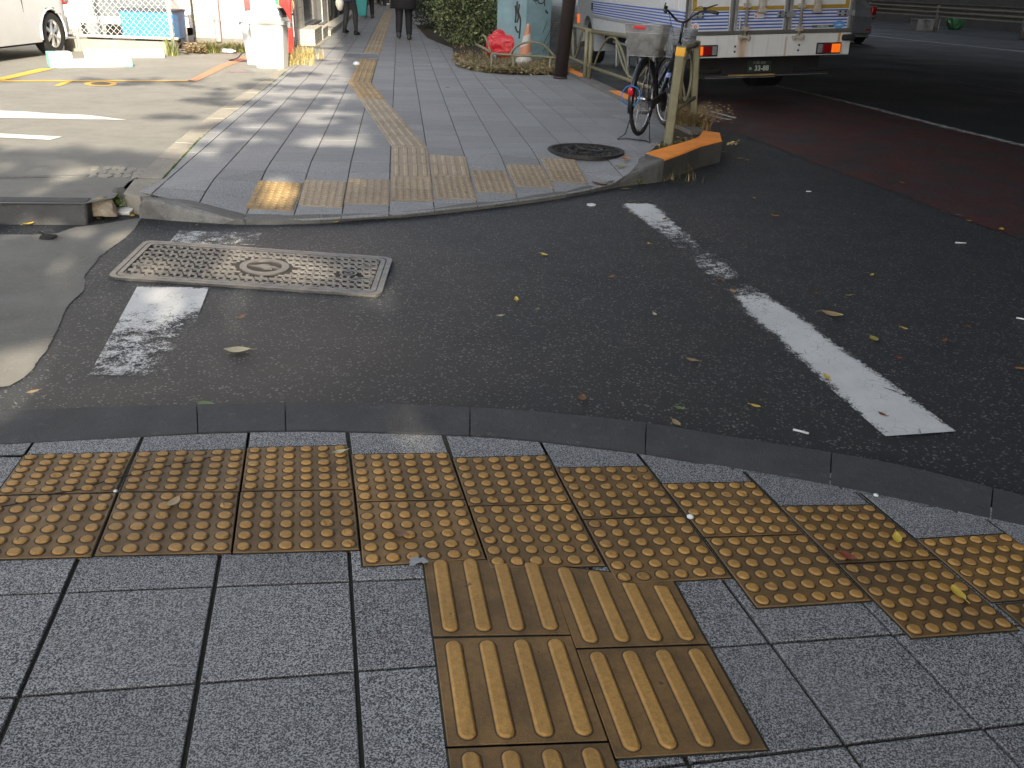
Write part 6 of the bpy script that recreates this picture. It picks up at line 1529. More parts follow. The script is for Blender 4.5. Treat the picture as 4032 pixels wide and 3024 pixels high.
b.build('gate_slot', pm('slot_grey', (.3, .3, .3), .6), gd)
# vending machine
vb = at(*k2(1690, 795), .12); va = at(*k2(1032, 790), .12)
vred = pm('machine_red', (.62, .02, .015), .3, var=.05, coat=.5); vwh = pm('machine_white', (.36, .37, .37), .4, dirt=.15, dirtc=(.4, .38, .34)); vgr = pm('machine_green', (.03, .30, .16), .4); vdk = pm('machine_dark', (.03, .03, .035), .3)
ax = (va-vb).xy; vw_ = ax.length; ax = ax.normalized(); ay = Vector((ldx := ld.x, ld.y)); VMt = Matrix(((-ax.x, ld.x, 0, va.x), (-ax.y, ld.y, 0, va.y), (0, 0, 1, .12), (0, 0, 0, 1)))
vm = thing('vending_machine', 'red drinks vending machine facing the footway, sunlit side to the parking', 'vending machine', mat=VMt)
D_ = 1.05
b = MB(); b.box((vw_/2, D_/2, .93), (vw_, D_, 1.80)); b.build('cabinet', vred, vm, bevel=.012)
b = MB(); b.box((vw_*.14, D_/2, .015), (.08, D_-.1, .05)); b.box((vw_*.86, D_/2, .015), (.08, D_-.1, .05)); b.build('foot', vdk, vm)
def vside(px, py): 
    q = VMt.inverted(); o = q @ CAMP; d = q.to_3x3() @ ray(px, py); t = (0-o.y)/d.y; p = o+d*t; return p.x, p.z
x0, zz = vside(*k2(1062, 200)); x1, _q = vside(*k2(1425, 200)); x2, _q = vside(*k2(1482, 200))
b = MB(); b.box(((x0+x1)/2, -.012, 1.25), (x1-x0, .02, 1.1)); b.build('side_panel', vwh, vm, bevel=.006)
b = MB(); b.box(((x1+x2)/2, -.012, 1.25), (x2-x1-.01, .018, 1.1)); b.build('green_strip', vgr, vm)
def vfront(px, py):
    q = VMt.inverted(); o = q @ CAMP; d = q.to_3x3() @ ray(px, py); t = (vw_-o.x)/d.x; p = o+d*t; return p.y, p.z
zA = vfront(*k2(1680, 190))[1]; zB = vfront(*k2(1700, 460))[1]; zC = vfront(*k2(1715, 200))[1]
b = MB(); b.box((vw_+.012, D_/2, (zA+1.75)/2), (.02, D_-.2, 1.75-zA)); b.build('display_window', pm('display', (.30, .26, .28), .2, var=.5, scale=30, coat=.5), vm, bevel=.005)
b = MB()
for r_ in range(3):
    for k in range(9): b.lathe([(.028, 0), (.03, .01), (.03, .11), (.018, .13), (.016, .15)], 12, Matrix.Translation((vw_+.03, .16+k*.09, zA+.06+r_*.28)))
b.build('drink_samples', pm('drinks', (.5, .35, .2), .4, var=.8, scale=12), vm)
b = MB(); b.box((vw_+.014, D_/2, (zA+.25)/2), (.02, D_-.22, zA-.30)); b.build('front_panel', vwh, vm, bevel=.005)
b = MB(); b.box((vw_+.022, D_*.5, (zB+zC)/2-.04), (.02, .52, abs(zC-zB)*.62)); b.build('delivery_flap', vdk, vm, bevel=.01)
b = MB(); b.box((vw_+.026, D_*.42, zB-.13), (.006, .16, .15)); b.build('green_sticker', vgr, vm)
# bins
def bin_(label, c, w0, w1, d0, h, mat, rot=0, lidw=1.0, group='plastic rubbish bins'):
    root = thing('rubbish_bin', label, 'bin', (c[0], c[1], .12), rot, group)
    b = MB(); A = [Vector((x, y, .0)) for x, y in rrect(w0, d0, .04, 4)]; s_ = w1/w0; Bq = [Vector((x*s_, y*s_, h*.90)) for x, y in rrect(w0, d0, .04, 4)]; b.hull2(A, Bq)
    Cc = [Vector((x*s_*1.02, y*s_*1.02, h*.90)) for x, y in rrect(w0, d0, .04, 4)]; Dd = [Vector((x*s_*1.06, y*s_*1.06, h)) for x, y in rrect(w0, d0, .04, 4)]; b.build('bin_body', mat, root, bevel=.01)
    b = MB(); b.hull2([Vector((x*s_*1.13, y*s_*1.1, h*.88)) for x, y in rrect(w0, d0, .04, 4)], [Vector((x*s_*1.13, y*s_*1.1, h*.965)) for x, y in rrect(w0, d0, .04, 4)]); b.build('rim', mat, root, bevel=.012)
    for s2 in (-1, 1): b = MB(); b.box((s2*(w1/2+.055), 0, h*.875), (.05, .12, .075)); b.build('handle', mat, root, bevel=.012)
    b = MB(); n = 14; rr_ = w1*.52; dd2 = d0*s_*.5
    def arcz(u): return h*.965+(.05+.27*h*(1-(u/1.0)**2)**.6*.52) if abs(u) <= 1 else h
    pr_ = []
    for k in range(n+1):
        u = -1+2*k/n; z = h*.965+.26*h*math.sqrt(max(0, 1-u*u))*.62; pr_.append((u*rr_, z))
    N = len(pr_); vs = [(x, -dd2, z) for x, z in pr_]+[(x, dd2, z) for x, z in pr_]; b.add(vs, [list(range(N))[::-1], list(range(N, 2*N))]+[(i, (i+1), N+i+1, N+i) for i in range(N-1)])
    N2 = 10; pr2 = [(rr_*(.22+.55*math.cos(math.pi*k/N2)), h*1.08+.21*h*math.sin(math.pi*k/N2)*.9) for k in range(N2+1)]; vs = [(x, -dd2*.72, z) for x, z in pr2]+[(x, dd2*.72, z) for x, z in pr2]; b.add(vs, [list(range(N2+1)), list(range(N2+1, 2*N2+2))[::-1]]+[(i, N2+1+i, N2+2+i, i+1) for i in range(N2)])
    lid = b.build('lid', mat, root, bevel=.008)
    b = MB(); b.box((rr_*.80, 0, h*1.12), (.03, dd2*1.3, h*.16), Matrix.Rotation(R(-28), 3, 'Y')); b.build('opening', vdk, lid)
    return root
binm = pm('bin_plastic', (.66, .66, .62), .45, var=.05, dirt=.15, dirtc=(.45, .43, .38)); binm2 = pm('bin_grey', (.40, .42, .42), .5, dirt=.2, dirtc=(.25, .24, .22))
bcn = (at(*k2(1135, 998), .12)+at(*k2(1535, 995), .12))/2; bw = (at(*k2(1535, 995), .12)-at(*k2(1135, 998), .12)).length
hbin = zat(*k2(1300, 265), bcn.y).z-.12
bin_('white plastic swing lid bin standing in front of the red machine', (bcn.x, bcn.y+bw*.42), bw, bw*1.22, bw*.85, hbin, binm)
b2 = at(*k2(1090, 950), .12)
bin_('grey swing lid bin half hidden behind the white one', (b2.x+.10, bcn.y+bw*1.45), bw, bw*1.22, bw*.85, hbin*1.0, binm2)
# cable on ground, stain, bottle, leaf pile
b = MB(); cb_ = [at(*k2(*p), .128) for p in ((985, 700), (930, 770), (850, 850), (745, 875), (860, 885), (1060, 890))]; b.tube(cubic([tuple(p) for p in cb_], 5), .006, 6); tag(b.build('power_cable', under, smooth=True, loc=tuple(cb_[0])), 'thin black cable lying behind the white bin', 'cable')
sheet('stain', [(at(*k2(*p), .1215).x, at(*k2(*p), .1215).y) for p in ((680, 1040), (760, 1020), (900, 1008), (1060, 1010), (1140, 1020), (1140, 1046), (900, 1050), (760, 1048))], .1212, pm('damp_stain', (.035, .035, .035), .3, var=.4))
bt0 = at(*k2(740, 775), .12); b = MB(); b.lathe([(.001, -.11), (.034, -.11), (.037, -.05), (.030, -.01), (.036, .03), (.03, .07), (.013, .1), (.013, .12), (.001, .12)], 14, Matrix.Translation((0, 0, .038)) @ Matrix.Rotation(R(90), 4, 'Y')); o = b.build('plastic_bottle', pm('bottle_clear', (.6, .6, .66), .2, alpha=.8), None, smooth=True); o.location = bt0; tag(o, 'crumpled clear plastic bottle lying by the wall weeds', 'bottle')
wb = [tuple(at(*k2(x, y), .12)) for x, y in [(rnd.uniform(120, 400), rnd.uniform(700, 790)) for _ in range(60)]]
litter('leaf_litter', wb, 700, .045, DRB, .05, 'brown heap of dead leaves against the white gate')
wb = [tuple(at(*k2(x, y), .12)) for x, y in [(rnd.uniform(380, 980), rnd.uniform(730, 775)) for _ in range(60)]]
tag(blades('ground_cover', wb, 900, .20, .1, WEED+DRB[:1], wd=.008, droop=1.0), 'dark low weeds along the foot of the pink wall', 'weeds', kind='stuff')
# chain link fence with concrete base
YF = at(*k0(1200, 598), .12).y; xL = zat(*k0(728, 500), YF).x; xR = zat(*k0(2010, 500), YF).x
cf = thing('chain_link_fence', 'white chain link fence on a low concrete base behind the wheel stops', 'fence', ((xL+xR)/2, YF, .12)); cl_ = cf.location.copy()
def cb2(b, nm, mat, **k): b.v = [(x-cl_.x, y-cl_.y, z-cl_.z) for x, y, z in b.v]; return b.build(nm, mat, parent=cf, **k)
zt1 = zat(*k0(1200, 458), YF).z; zr1 = zat(*k0(1400, 425), YF).z
b = MB(); b.box(((xL+xR)/2, YF+.07, (zt1+.05)/2), (xR-xL, .14, zt1-.05)); cb2(b, 'concrete_base', M['kerbl'], bevel=.008)
galv = pm('galvanised_white', (.66, .66, .64), .4, .3)
b = MB(); b.tube([(xL, YF+.02, zr1), (xR+.05, YF+.02, zr1)], .022, 8); cb2(b, 'rail', galv, smooth=True); b = MB(); b.tube([(xL, YF+.02, 1.75), (xR, YF+.02, 1.75)], .022, 8); cb2(b, 'rail', galv, smooth=True)
for px in (905, 1985):
    x = zat(*k0(px, 500), YF).x; b = MB(); b.tube([(x, YF, .1), (x, YF, 1.78)], .03, 10); cb2(b, 'post', galv, smooth=True)
b = MB(); pt2 = .095; zlo, zhi = zr1+.02, 1.74; H_ = zhi-zlo; xm0 = zat(*k0(790, 300), YF).x
k = -int(H_/pt2)-1
x = xm0-H_
while x < xR:
    for sgn in (1, -1):
        # zigzag diamond wire as straight diagonals
        xa2, xb2 = (x, x+H_) if sgn > 0 else (x+H_, x); za2, zb2 = zlo, zhi
        pa, pb2 = Vector((xa2, YF+.02+.002*sgn, za2)), Vector((xb2, YF+.02+.002*sgn, zb2)); d = pb2-pa
        t0_, t1_ = 0., 1.
        for lim, s_ in ((xm0, 1), (xR, -1)):
            fa_ = (pa.x-lim)*s_; fb_ = (pb2.x-lim)*s_
            if fa_ < 0 and fb_ < 0: t1_ = -1; break
            if fa_ < 0: t0_ = max(t0_, fa_/(fa_-fb_))
            if fb_ < 0: t1_ = min(t1_, fa_/(fa_-fb_))
        if t1_ > t0_+.01: b.tube([pa+d*t0_, pa+d*t1_], .0035, 4)
    x += pt2
cb2(b, 'wire_mesh', galv)
# white van behind the fence and blue tub
YV = YF+1.5; xv0, xv1 = zat(*k0(850, 300), YV).x, zat(*k0(1960, 300), YV).x
vn = thing('parked_van', 'white van parked behind the chain link fence', 'van', ((xv0+xv1)/2, YV+.8, .12)); vw2 = xv1-xv0
b = MB(); b.box((0, 0, 1.05), (vw2, 1.5, 1.5)); b.build('body', pm('van_white', (.72, .72, .72), .3, var=.03, coat=.3), vn, bevel=.12)
za3 = zat(*k0(1300, 190), YV).z-.12; xa3 = zat(*k0(1045, 100), YV).x-vn.location.x; xb3 = zat(*k0(1900, 100), YV).x-vn.location.x
b = MB(); b.box(((xa3+xb3)/2, -.755, (za3+1.55)/2), (xb3-xa3, .02, 1.55-za3)); b.build('window', pm('van_glass', (.16, .18, .19), .2, coat=.3), vn, bevel=.05)
for x in (-vw2*.33, vw2*.30): wheel(vn, (x, -.55, .28), .28, .2) if False else None
b = MB(); b.box((0, 0, .24), (vw2-.3, 1.3, .25)); b.build('underbody', under, vn)
for x in (-vw2*.30, vw2*.33):
    b = MB(); b.lathe([(.18, -.09), (.27, -.09), (.28, -.06), (.28, .06), (.27, .09), (.18, .09)], 28, Matrix.Translation((x, -.62, .28)) @ Matrix.Rotation(R(90), 4, 'X'), cap=False); wh = b.build('wheel', pm('rubber', (.015, .015, .016), .8), vn); b = MB(); b.lathe([(.0001, .05), (.18, .04), (.19, .09)], 24, Matrix.Translation((x, -.62, .28)) @ Matrix.Rotation(R(90), 4, 'X')); b.build('rim', alu, wh)
YT = YF+.75; ta, tb_ = zat(*k0(1378, 300), YT), zat(*k0(1852, 300), YT); zt2, zb2_ = zat(*k0(1600, 118), YT).z, zat(*k0(1600, 445), YT).z
tb = thing('storage_tub', 'bright blue plastic tub with dark rim behind the chain link fence', 'tub', ((ta.x+tb_.x)/2+.1, YT+.3, zb2_)); W2, H2 = (tb_.x-ta.x), zt2-zb2_
b = MB(); b.hull2([Vector((x*.97+0, y*.95, 0)) for x, y in rrect(W2+.2, .6, .03, 3)], [Vector((x, y, H2)) for x, y in rrect(W2+.2, .6, .03, 3)]); b.build('tub_body', pm('tub_blue', (.045, .28, .62), .4, var=.08), tb, bevel=.008)
b = MB()
for k in range(1, 6): b.box((-W2/2-.1+k*(W2+.2)/6, -.305, H2*.48), (.02, .02, H2*.8))
b.build('rib', pm('tub_blue', (.045, .28, .62), .4), tb, bevel=.004)
b = MB(); b.hull2([Vector((x*1.03, y*1.05, H2-.02)) for x, y in rrect(W2+.2, .6, .03, 3)], [Vector((x*1.03, y*1.05, H2+.02)) for x, y in rrect(W2+.2, .6, .03, 3)]); b.build('rim', pm('tub_rim', (.05, .06, .09), .5), tb, bevel=.006)
b = MB(); b.box((0, .1, -(zb2_-.12)/2), (W2*.9, .4, zb2_-.12)); b.build('support', under, tb)
# wheel stops
stop_w = pm('stop_white', (.72, .72, .68), .6, var=.05, dirt=.1, dirtc=(.5, .48, .4), bump=.3); stop_g = pm('stop_green', (.22, .55, .46), .55, var=.08)
def wstop(label, a, c_, h, wd=.13, ends=(1, 1)):
    a, c_ = Vector(a), Vector(c_); d = (c_-a).xy; L = d.length; root = thing('wheel_stop', label, 'wheel stop', ((a.x+c_.x)/2, (a.y+c_.y)/2+wd/2, .12), math.atan2(d.y, d.x), 'concrete wheel stops')
    def seg(x0, x1, m, nm): 
        P = [(-wd/2, 0), (wd/2, 0), (wd/2, h*.7), (wd/2-.03, h), (-wd/2+.03, h), (-wd/2, h*.7)]; b = MB(); b.hull2([Vector((x0, y, z)) for y, z in P], [Vector((x1, y, z)) for y, z in P]); b.build(nm, m, root, bevel=.008)
    e0 = .11*ends[0]; e1_ = .11*ends[1]; seg(-L/2+e0+.002, L/2-e1_-.002, stop_w, 'bar')
    if e0: seg(-L/2, -L/2+e0, stop_g, 'end_block')
    if e1_: seg(L/2-e1_, L/2, stop_g, 'end_block')
wstop('white wheel stop with green end nearest the yellow bay line', at(*k0(620, 782), .12), at(*k0(1492, 765), .12), .105, ends=(0, 1))
wstop('plain white wheel stop directly before the concrete fence base', at(*k0(945, 668), .12), at(*k0(1865, 662), .12), .12, ends=(0, 0))
wstop('short fat green and white block by the silver car wheel', at(*k0(490, 780), .12), at(*k0(765, 775), .12), .19, wd=.34, ends=(1, 0))
# ================================================================ PEOPLE
def person(label, c_, rot, h, coat, coat_z, legs, stride=.18, extras='', coatw=.2, shoes=(.02, .02, .02), skirt=None, z0=.12):
    s = h/1.72; root = thing('person', label, 'person', (c_[0], c_[1], z0), rot); root.scale = (s, s, s)
    J = {}; E = []; V = []; Rr = []
    def j(n, p, r, par=None):
        J[n] = len(V); V.append(p); Rr.append(r)
        if par: E.append((J[par], J[n]))
    j('pel', (0, 0, .95), .135); j('spi', (0, .01, 1.12), .125, 'pel'); j('che', (0, .0, 1.30), .15, 'spi'); j('nb', (0, .01, 1.44), .075, 'che'); j('nk', (0, .0, 1.50), .055, 'nb'); j('jaw', (0, -.02, 1.56), .075, 'nk'); j('hd', (0, -.01, 1.64), .09, 'jaw'); j('top', (0, 0, 1.70), .06, 'hd')
    K = {}
    for sg, st in ((-1, 1), (1, -1)):
        f = -stride*st; l = 'L' if sg < 0 else 'R'
        hipz = .90; kx = (sg*.095, f*.45-.03, .50); lift = .05 if st < 0 else 0; ank = (sg*.095, f+(.02 if st > 0 else .05), .10+lift); toe = (sg*.10, ank[1]-.15, .03+lift*.4 if st > 0 else .03)
        j('hip'+l, (sg*.09, 0, hipz), .10, 'pel'); j('kn'+l, kx, .06, 'hip'+l); j('an'+l, ank, .042, 'kn'+l); j('to'+l, toe, .03, 'an'+l)
        sw = -f*.8; el = (sg*.245, sw*.4+.02, 1.12); wr = (sg*.25, sw-.06, .90); j('sh'+l, (sg*.175, 0, 1.40), .06, 'che'); j('el'+l, el, .042, 'sh'+l); j('wr'+l, wr, .028, 'el'+l); j('pa'+l, (wr[0], wr[1]-.02, .84), .03, 'wr'+l)
        for q, (dx, ln) in enumerate(((-.03, .06), (-.01, .075), (.01, .07), (.03, .055))): j(f'f{q}{l}', (wr[0]*1.0, wr[1]-.03+dx, .84-ln*.6), .009, 'pa'+l); j(f'g{q}{l}', (wr[0]-sg*.012, wr[1]-.035+dx, .84-ln-.02), .008, f'f{q}{l}')
        j('th'+l, (wr[0]-sg*.03, wr[1]-.055, .835), .011, 'pa'+l)
        K[l] = (kx, ank, toe, el, wr, (sg*.09, 0, hipz), (sg*.175, 0, 1.40))
    me = bpy.data.meshes.new('body'); me.from_pydata(V, E, []); o = bpy.data.objects.new('body', me); COL.objects.link(o); o.parent = root
    sk = o.modifiers.new('skin', 'SKIN'); sk.use_smooth_shade = True
    for i, r in enumerate(Rr): me.skin_vertices[0].data[i].radius = (r, r)
    me.skin_vertices[0].data[0].use_root = True
    o.modifiers.new('s', 'SUBSURF').render_levels = 1
    me.materials.append(pm('skin', (.50, .32, .24), .5))
    cl = pm('cloth_'+label[:12].replace(' ', '_'), coat, .85, var=.2, scale=20, bump=.4); lg = pm('legs_'+label[:12].replace(' ', '_'), legs, .8, var=.2, scale=20, bump=.4)
    for l in 'LR':
        kx, ank, toe, el, wr, hip, sho = K[l]; b = MB(); b.tube(cubic([hip, ((hip[0]+kx[0])/2, (hip[1]+kx[1])/2, (hip[2]+kx[2])/2), kx, tuple((Vector(kx)+Vector(ank))/2), ank], 3), [.105, .1, .097, .094, .09, .086, .08, .077, .076, .074, .070, .064, .060] if not skirt else [.095, .09, .085, .08, .075, .07, .065, .062, .06, .058, .052, .046, .044], 12); b.build('trouser_leg', lg, root, smooth=True)
        b = MB(); a_ = Vector(ank); t_ = Vector(toe); b.hull2([a_+Vector(q) for q in ((-.042, .07, -.09), (.042, .07, -.09), (.045, -.19, -.085), (-.045, -.19, -.085))], [a_+Vector(q) for q in ((-.036, .06, .03), (.036, .06, .03), (.034, -.16, -.045), (-.034, -.16, -.045))]); b.build('shoe', pm('shoe', shoes, .5), root, bevel=.02)
        b = MB(); b.tube(cubic([sho, el, tuple(Vector(el).lerp(Vector(wr), .92))], 5), [.075, .07, .066, .063, .06, .058, .056, .054, .052, .05, .05], 12); b.build('sleeve', cl, root, smooth=True)
    b = MB(); prof = [(coat_z, coatw*1.05), (coat_z+.01, coatw*1.08), (.95, coatw), (1.12, coatw*.9), (1.30, coatw*.95), (1.42, coatw*.80), (1.48, coatw*.40), (1.50, coatw*.34)]
    vs = []; n = 20
    for i, (z, r) in enumerate(prof):
        for k in range(n):
            a = 6.2832*k/n; w_ = 1+(.05*math.sin(5*a+1) if z < .9 else 0); vs.append((r*math.cos(a)*1.12*w_, r*math.sin(a)*.78*w_, z+(.01*math.sin(3*a) if i < 2 else 0)))
    b.add(vs, [(i*n+k, i*n+(k+1) % n, (i+1)*n+(k+1) % n, (i+1)*n+k) for i in range(len(prof)-1) for k in range(n)]); c__ = b.build('coat', cl, root, smooth=True); c__.modifiers.new('s', 'SOLIDIFY').thickness = .01
    b = MB(); b.lathe([(.075, 1.58), (.098, 1.62), (.102, 1.67), (.08, 1.73), (.001, 1.755)], 16); b.build('hair', pm('hair_black', (.012, .01, .01), .6), root, smooth=True)
    if skirt: b = MB(); b.lathe([(.20, skirt[0]), (.205, skirt[0]+.1), (.17, .98)], 20); b.build('skirt', pm('skirt_blue', skirt[1], .8), root, smooth=True)
    return root
mp_ = at(1592, 157, .12); person('person in a long black coat walking away along the footway, seen to the waist', (mp_.x, mp_.y), R(180), 1.74, (.012, .012, .014), .62, (.014, .014, .016), .10, coatw=.235)
bgm = pm('bag_white', (.6, .58, .52), .6)
b = MB(); b.tube(cubic([(-.14, -.19, 1.38), (-.02, .0+.2, 1.12), (.14, .20, .98), (.2, .1, .95)], 5), .013, 8); o = b.build('bag_strap', bgm, None, smooth=True); o.location = (mp_.x, mp_.y-.42, .12); tag(o, 'pale strap across the back of the black coat', 'strap')
pp2 = at(*e3(535, 560), .12); person('person in brown jacket and blue tunic carrying a teal bag by the wall', (pp2.x, pp2.y), R(165), 1.60, (.085, .06, .045), .88, (.05, .05, .05), .10, skirt=(.78, (.10, .14, .30)))
tbp = pp2+Vector((.30, -.2, 0)); b = MB(); b.hull2([Vector((x, y, 0)) for x, y in ((-.08, -.05), (.10, -.05), (.10, .05), (-.08, .05))], [Vector((x, y, .55)) for x, y in ((-.15, -.06), (.16, -.06), (.16, .06), (-.15, .06))]); b.v = [(x, y, z+.42) for x, y, z in b.v]; o = b.build('carrier_bag', pm('teal_cloth', (.03, .24, .24), .6, bump=.5), None, bevel=.02); o.location = (tbp.x, tbp.y, .12); tag(o, 'teal cloth bag hanging beside the person in brown', 'bag')
b = MB(); q = zat(*e3(352, 62), 19.0); b.lathe([(.001, -.13), (.05, -.11), (.085, -.02), (.085, .05), (.05, .11), (.001, .13)], 20); o = b.build('white_bag', bgm, None, smooth=True); o.location = q; tag(o, 'round white shiny bag held out beside the wall', 'bag')
p3 = at(*e3(815, 290), .12); person('person in dark coat with umbrella walking ahead beside the wall', (p3.x, p3.y), R(180), 1.66, (.02, .018, .018), .60, (.02, .02, .022), .14)
b = MB(); b.tube([(0, 0, .45), (0, 0, 1.0)], [.02, .035], 8); o = b.build('umbrella', under, None, smooth=True); o.location = (p3.x+.33, p3.y, .12); tag(o, 'folded black umbrella hanging beside the walker', 'umbrella')
for px, py, cc_, lb in ((1010, 75, (.03, .03, .035), 'distant dark figure nearest the tactile strip end'), (1040, 95, (.05, .045, .05), 'distant walker in grey left of the strip end'), (1120, 60, (.04, .05, .06), 'distant walker right of the others at the strip end'), (1090, 50, (.06, .06, .06), 'distant walker behind the others at the strip end')):
    p = at(*e3(px, py), .12); person(lb, (p.x, p.y), R(180), 1.68, cc_, .75, (.03, .03, .035), .14)
# ================================================================ RIGHT SIDE: BARRIER AND UNDERPASS
g1_, g2_ = at(3680, 125, 0), at(4020, 157, 0); gd_ = (g1_-g2_).xy.normalized()
ga_ = g2_.xy-gd_*8; gb_ = g1_.xy+gd_*30; gn = Vector((-gd_.y, gd_.x)); gn = gn if gn.x < 0 else -gn
galv2 = pm('barrier_grey', (.20, .195, .175), .55, .3, dirt=.5, dirtc=(.13, .12, .10), dscale=3)
bar_ = thing('crash_barrier', 'long grey corrugated steel crash barrier across the dark road', 'barrier', (g2_.x, g2_.y, 0)); bo_ = Vector((g2_.x, g2_.y, 0))
def bb3(b, nm, mat, **k): b.v = [(x-bo_.x, y-bo_.y, z-bo_.z) for x, y, z in b.v]; return b.build(nm, mat, parent=bar_, **k)
def brz(px, py):   # height on barrier plane
    d = ray(px, py); nrm = Vector((gn.x, gn.y, 0)); t = (Vector((g2_.x, g2_.y, 0))-CAMP).dot(nrm)/d.dot(nrm); return (CAMP+d*t).z
k6 = crop(3240, 0, 792/2212); ztp = brz(*k6(1500, 48)); zbt = brz(*k6(1500, 205))
pr_ = []
for k in range(25):
    t = k/24; pr_.append((.04*math.cos(t*math.pi*6)+.05, ztp+(zbt-ztp)*t))
b = MB(); n = len(pr_); vs = []
for q in (ga_, gb_):
    for (d_, z) in pr_: p = q+gn*d_; vs.append((p.x, p.y, z))
b.add(vs, [(k, k+1, n+k+1, n+k) for k in range(n-1)]); bb3(b, 'rail', galv2, smooth=True).modifiers.new('s', 'SOLIDIFY').thickness = .01
for k in range(-2, 8):
    q = g2_.xy+gd_*(g1_-g2_).xy.length*k; b = MB(); b.tube([(q.x, q.y, -.02), (q.x, q.y, ztp-.05)], .09, 12); bb3(b, 'post', pm('barrier_post', (.26, .25, .23), .6, dirt=.4), smooth=True)
# dark wall and clutter behind barrier
wq = g2_.xy-gn*5.5; b = MB(); P = [wq-gd_*14, wq+gd_*50, wq+gd_*50-gn*.4, wq-gd_*14-gn*.4]; b.prism([(p.x, p.y) for p in P], 0, 12); o = b.build('retaining_wall', conc('dark_wall', (.06, .055, .045), .4, (.02, .02, .018), .6)); tag(o, 'dark concrete wall behind the crash barrier', 'wall')
def clutter(name, px, py, dims, mat, label, cat, rot=.2, bev=.01):
    p = at(*k6(px, py), 0); b = MB(); b.box((0, 0, dims[2]/2), dims); b.box((0, 0, dims[2]+.01), (dims[0]*1.04, dims[1]*1.04, .03)); o = b.build(name, mat, None, bevel=bev); o.location = p; o.rotation_euler = (0, 0, rot); return tag(o, label, cat)
clutter('storage_box', 1105, 335, (1.05, .5, .42), pm('box_grey', (.22, .22, .21), .8, dirt=.4), 'grey box on the ground left of the barrier post', 'box')
p = at(*k6(1440, 328), 0); bm = bmesh.new(); bmesh.ops.create_icosphere(bm, subdivisions=3, radius=1)
for v in bm.verts: v.co = Vector((v.co.x*.42, v.co.y*.3, v.co.z*.5+.42))*(1+noise.noise(v.co*3)*.25)
me = bpy.data.meshes.new('rubbish_bag'); bm.to_mesh(me); bm.free(); me.materials.append(pm('bag_green', (.035, .12, .05), .5, var=.4, bump=1)); o = bpy.data.objects.new('rubbish_bag', me); COL.objects.link(o); o.location = p; tag(o, 'dark green sack standing right of the barrier post', 'sack')
for k, (px, w_, c_, lb) in enumerate(((1580, 1.0, (.20, .15, .11), 'brown flat stack behind the right part of the barrier'), (1850, 1.6, (.16, .13, .10), 'long timber stack behind the barrier'), (2120, 1.0, (.13, .12, .10), 'grey flat stack near the right picture edge'))):
    clutter('timber_stack', px, 290, (w_, .6, .22), pm(f'stack_{k}', c_, .8, dirt=.4), lb, 'stack')
for k, (px, hh, cc_) in enumerate(((1560, 1.5, (.03, .03, .035)), (1640, 1.3, (.12, .12, .12)), (1760, 1.6, (.10, .09, .08)), (1900, 1.5, (.02, .02, .02)), (2050, 1.6, (.14, .13, .12)), (2185, 1.7, (.10, .01, .015)))):
    p = at(*k6(px, 270), 0)+Vector((-gn.x*2.5, -gn.y*2.5, 0)); b = MB(); b.box((0, 0, hh/2), (.5, .5, hh)); b.lathe([(.2, hh), (.2, hh+.1), (.001, hh+.12)], 10); o = b.build('stored_crate', pm(f'crate_{k}', cc_, .7, dirt=.3), None, bevel=.02); o.location = p; o.rotation_euler = (0, 0, .3*k)
    tag(o, ['tall black crate stack behind the barrier, leftmost of its row', 'grey crate stack second from left behind the barrier', 'brown crate stack in the middle behind the barrier', 'black crate stack right of the middle behind the barrier', 'pale crate stack second from the right picture edge', 'dark red crate stack at the right picture edge'][k], 'crates', 'stacked things behind the barrier')
# ================================================================ ELEVATED ROAD, BUILDINGS OUT OF VIEW (they shade the place)
dk = conc('deck', (.16, .16, .15), .3, (.05, .05, .05), .4, .3)
b = MB(); e0_ = Vector((pL.x-.3, pL.y)); P = [e0_-kd*40, e0_+kd*90, e0_+kd*90+Vector((16, 2)), e0_-kd*40+Vector((16, 2))]
b.prism([(p.x, p.y) for p in P], 6.6, 8.2); P2 = [p+Vector((0, 0)) for p in P]; struct(b.build('elevated_road', dk))
for k in (1, 2, 3):
    q = e0_+kd*(18*k)+Vector((.6, 0)); rt = thing('steel_pier', f'teal steel pier of the elevated road, number {k+1} away' if False else ['teal steel pier far beyond the bush', 'teal steel pier further along the kerb', 'teal steel pier at the far end of the street'][k-1], 'pier', (q.x, q.y, .0)); b = MB(); b.box((0, 0, 3.3), (.6, .6, 6.6)); b.build('shaft', teal, rt, bevel=.01)
def bld(name, x0, x1, y0, y1, h, c, win=True, label=''):
    b = MB(); b.box(((x0+x1)/2, (y0+y1)/2, h/2), (x1-x0, y1-y0, h)); root = thing(name, label, 'building', ((x0+x1)/2, (y0+y1)/2, 0)); b.v = [(x-root.location.x, y-root.location.y, z) for x, y, z in b.v]; b.build('wall', pm(f'bld_{int(abs(x0*7+y0))}', c, .7, dirt=.2), root)
    if win:
        b = MB()
        for fz in range(1, int(h/3.2)):
            for fx in range(int((x1-x0)/3)): b.box((x0+1.5+fx*3-root.location.x, (y1 if y1 < 0 else y0)-root.location.y, fz*3.2+.6), (1.7, .1, 1.5))
        if b.v: b.build('windows', glass, root)
    return root
bld('unseen_shade_block', 3.6, 46, -15, -11, 30, (.30, .29, .27), label='unseen block added behind the camera to shade the junction')  # unseen slab, added and sized to cast shade over the junction
bld('apartment_block', 27, 34, -10, 120, 26, (.14, .135, .13), False, label='long unseen block beyond the elevated road, raised to cut sky reflections')  # unseen block, made tall to keep sky light off the road
bld('apartment_block', -26, -7.5, 20, 34, 8, (.5, .48, .45), label='pale low block behind the shop')
bld('shop_block', -16, -7.4, 36, 90, 9, (.2, .2, .19), label='row of shops far along the footway')
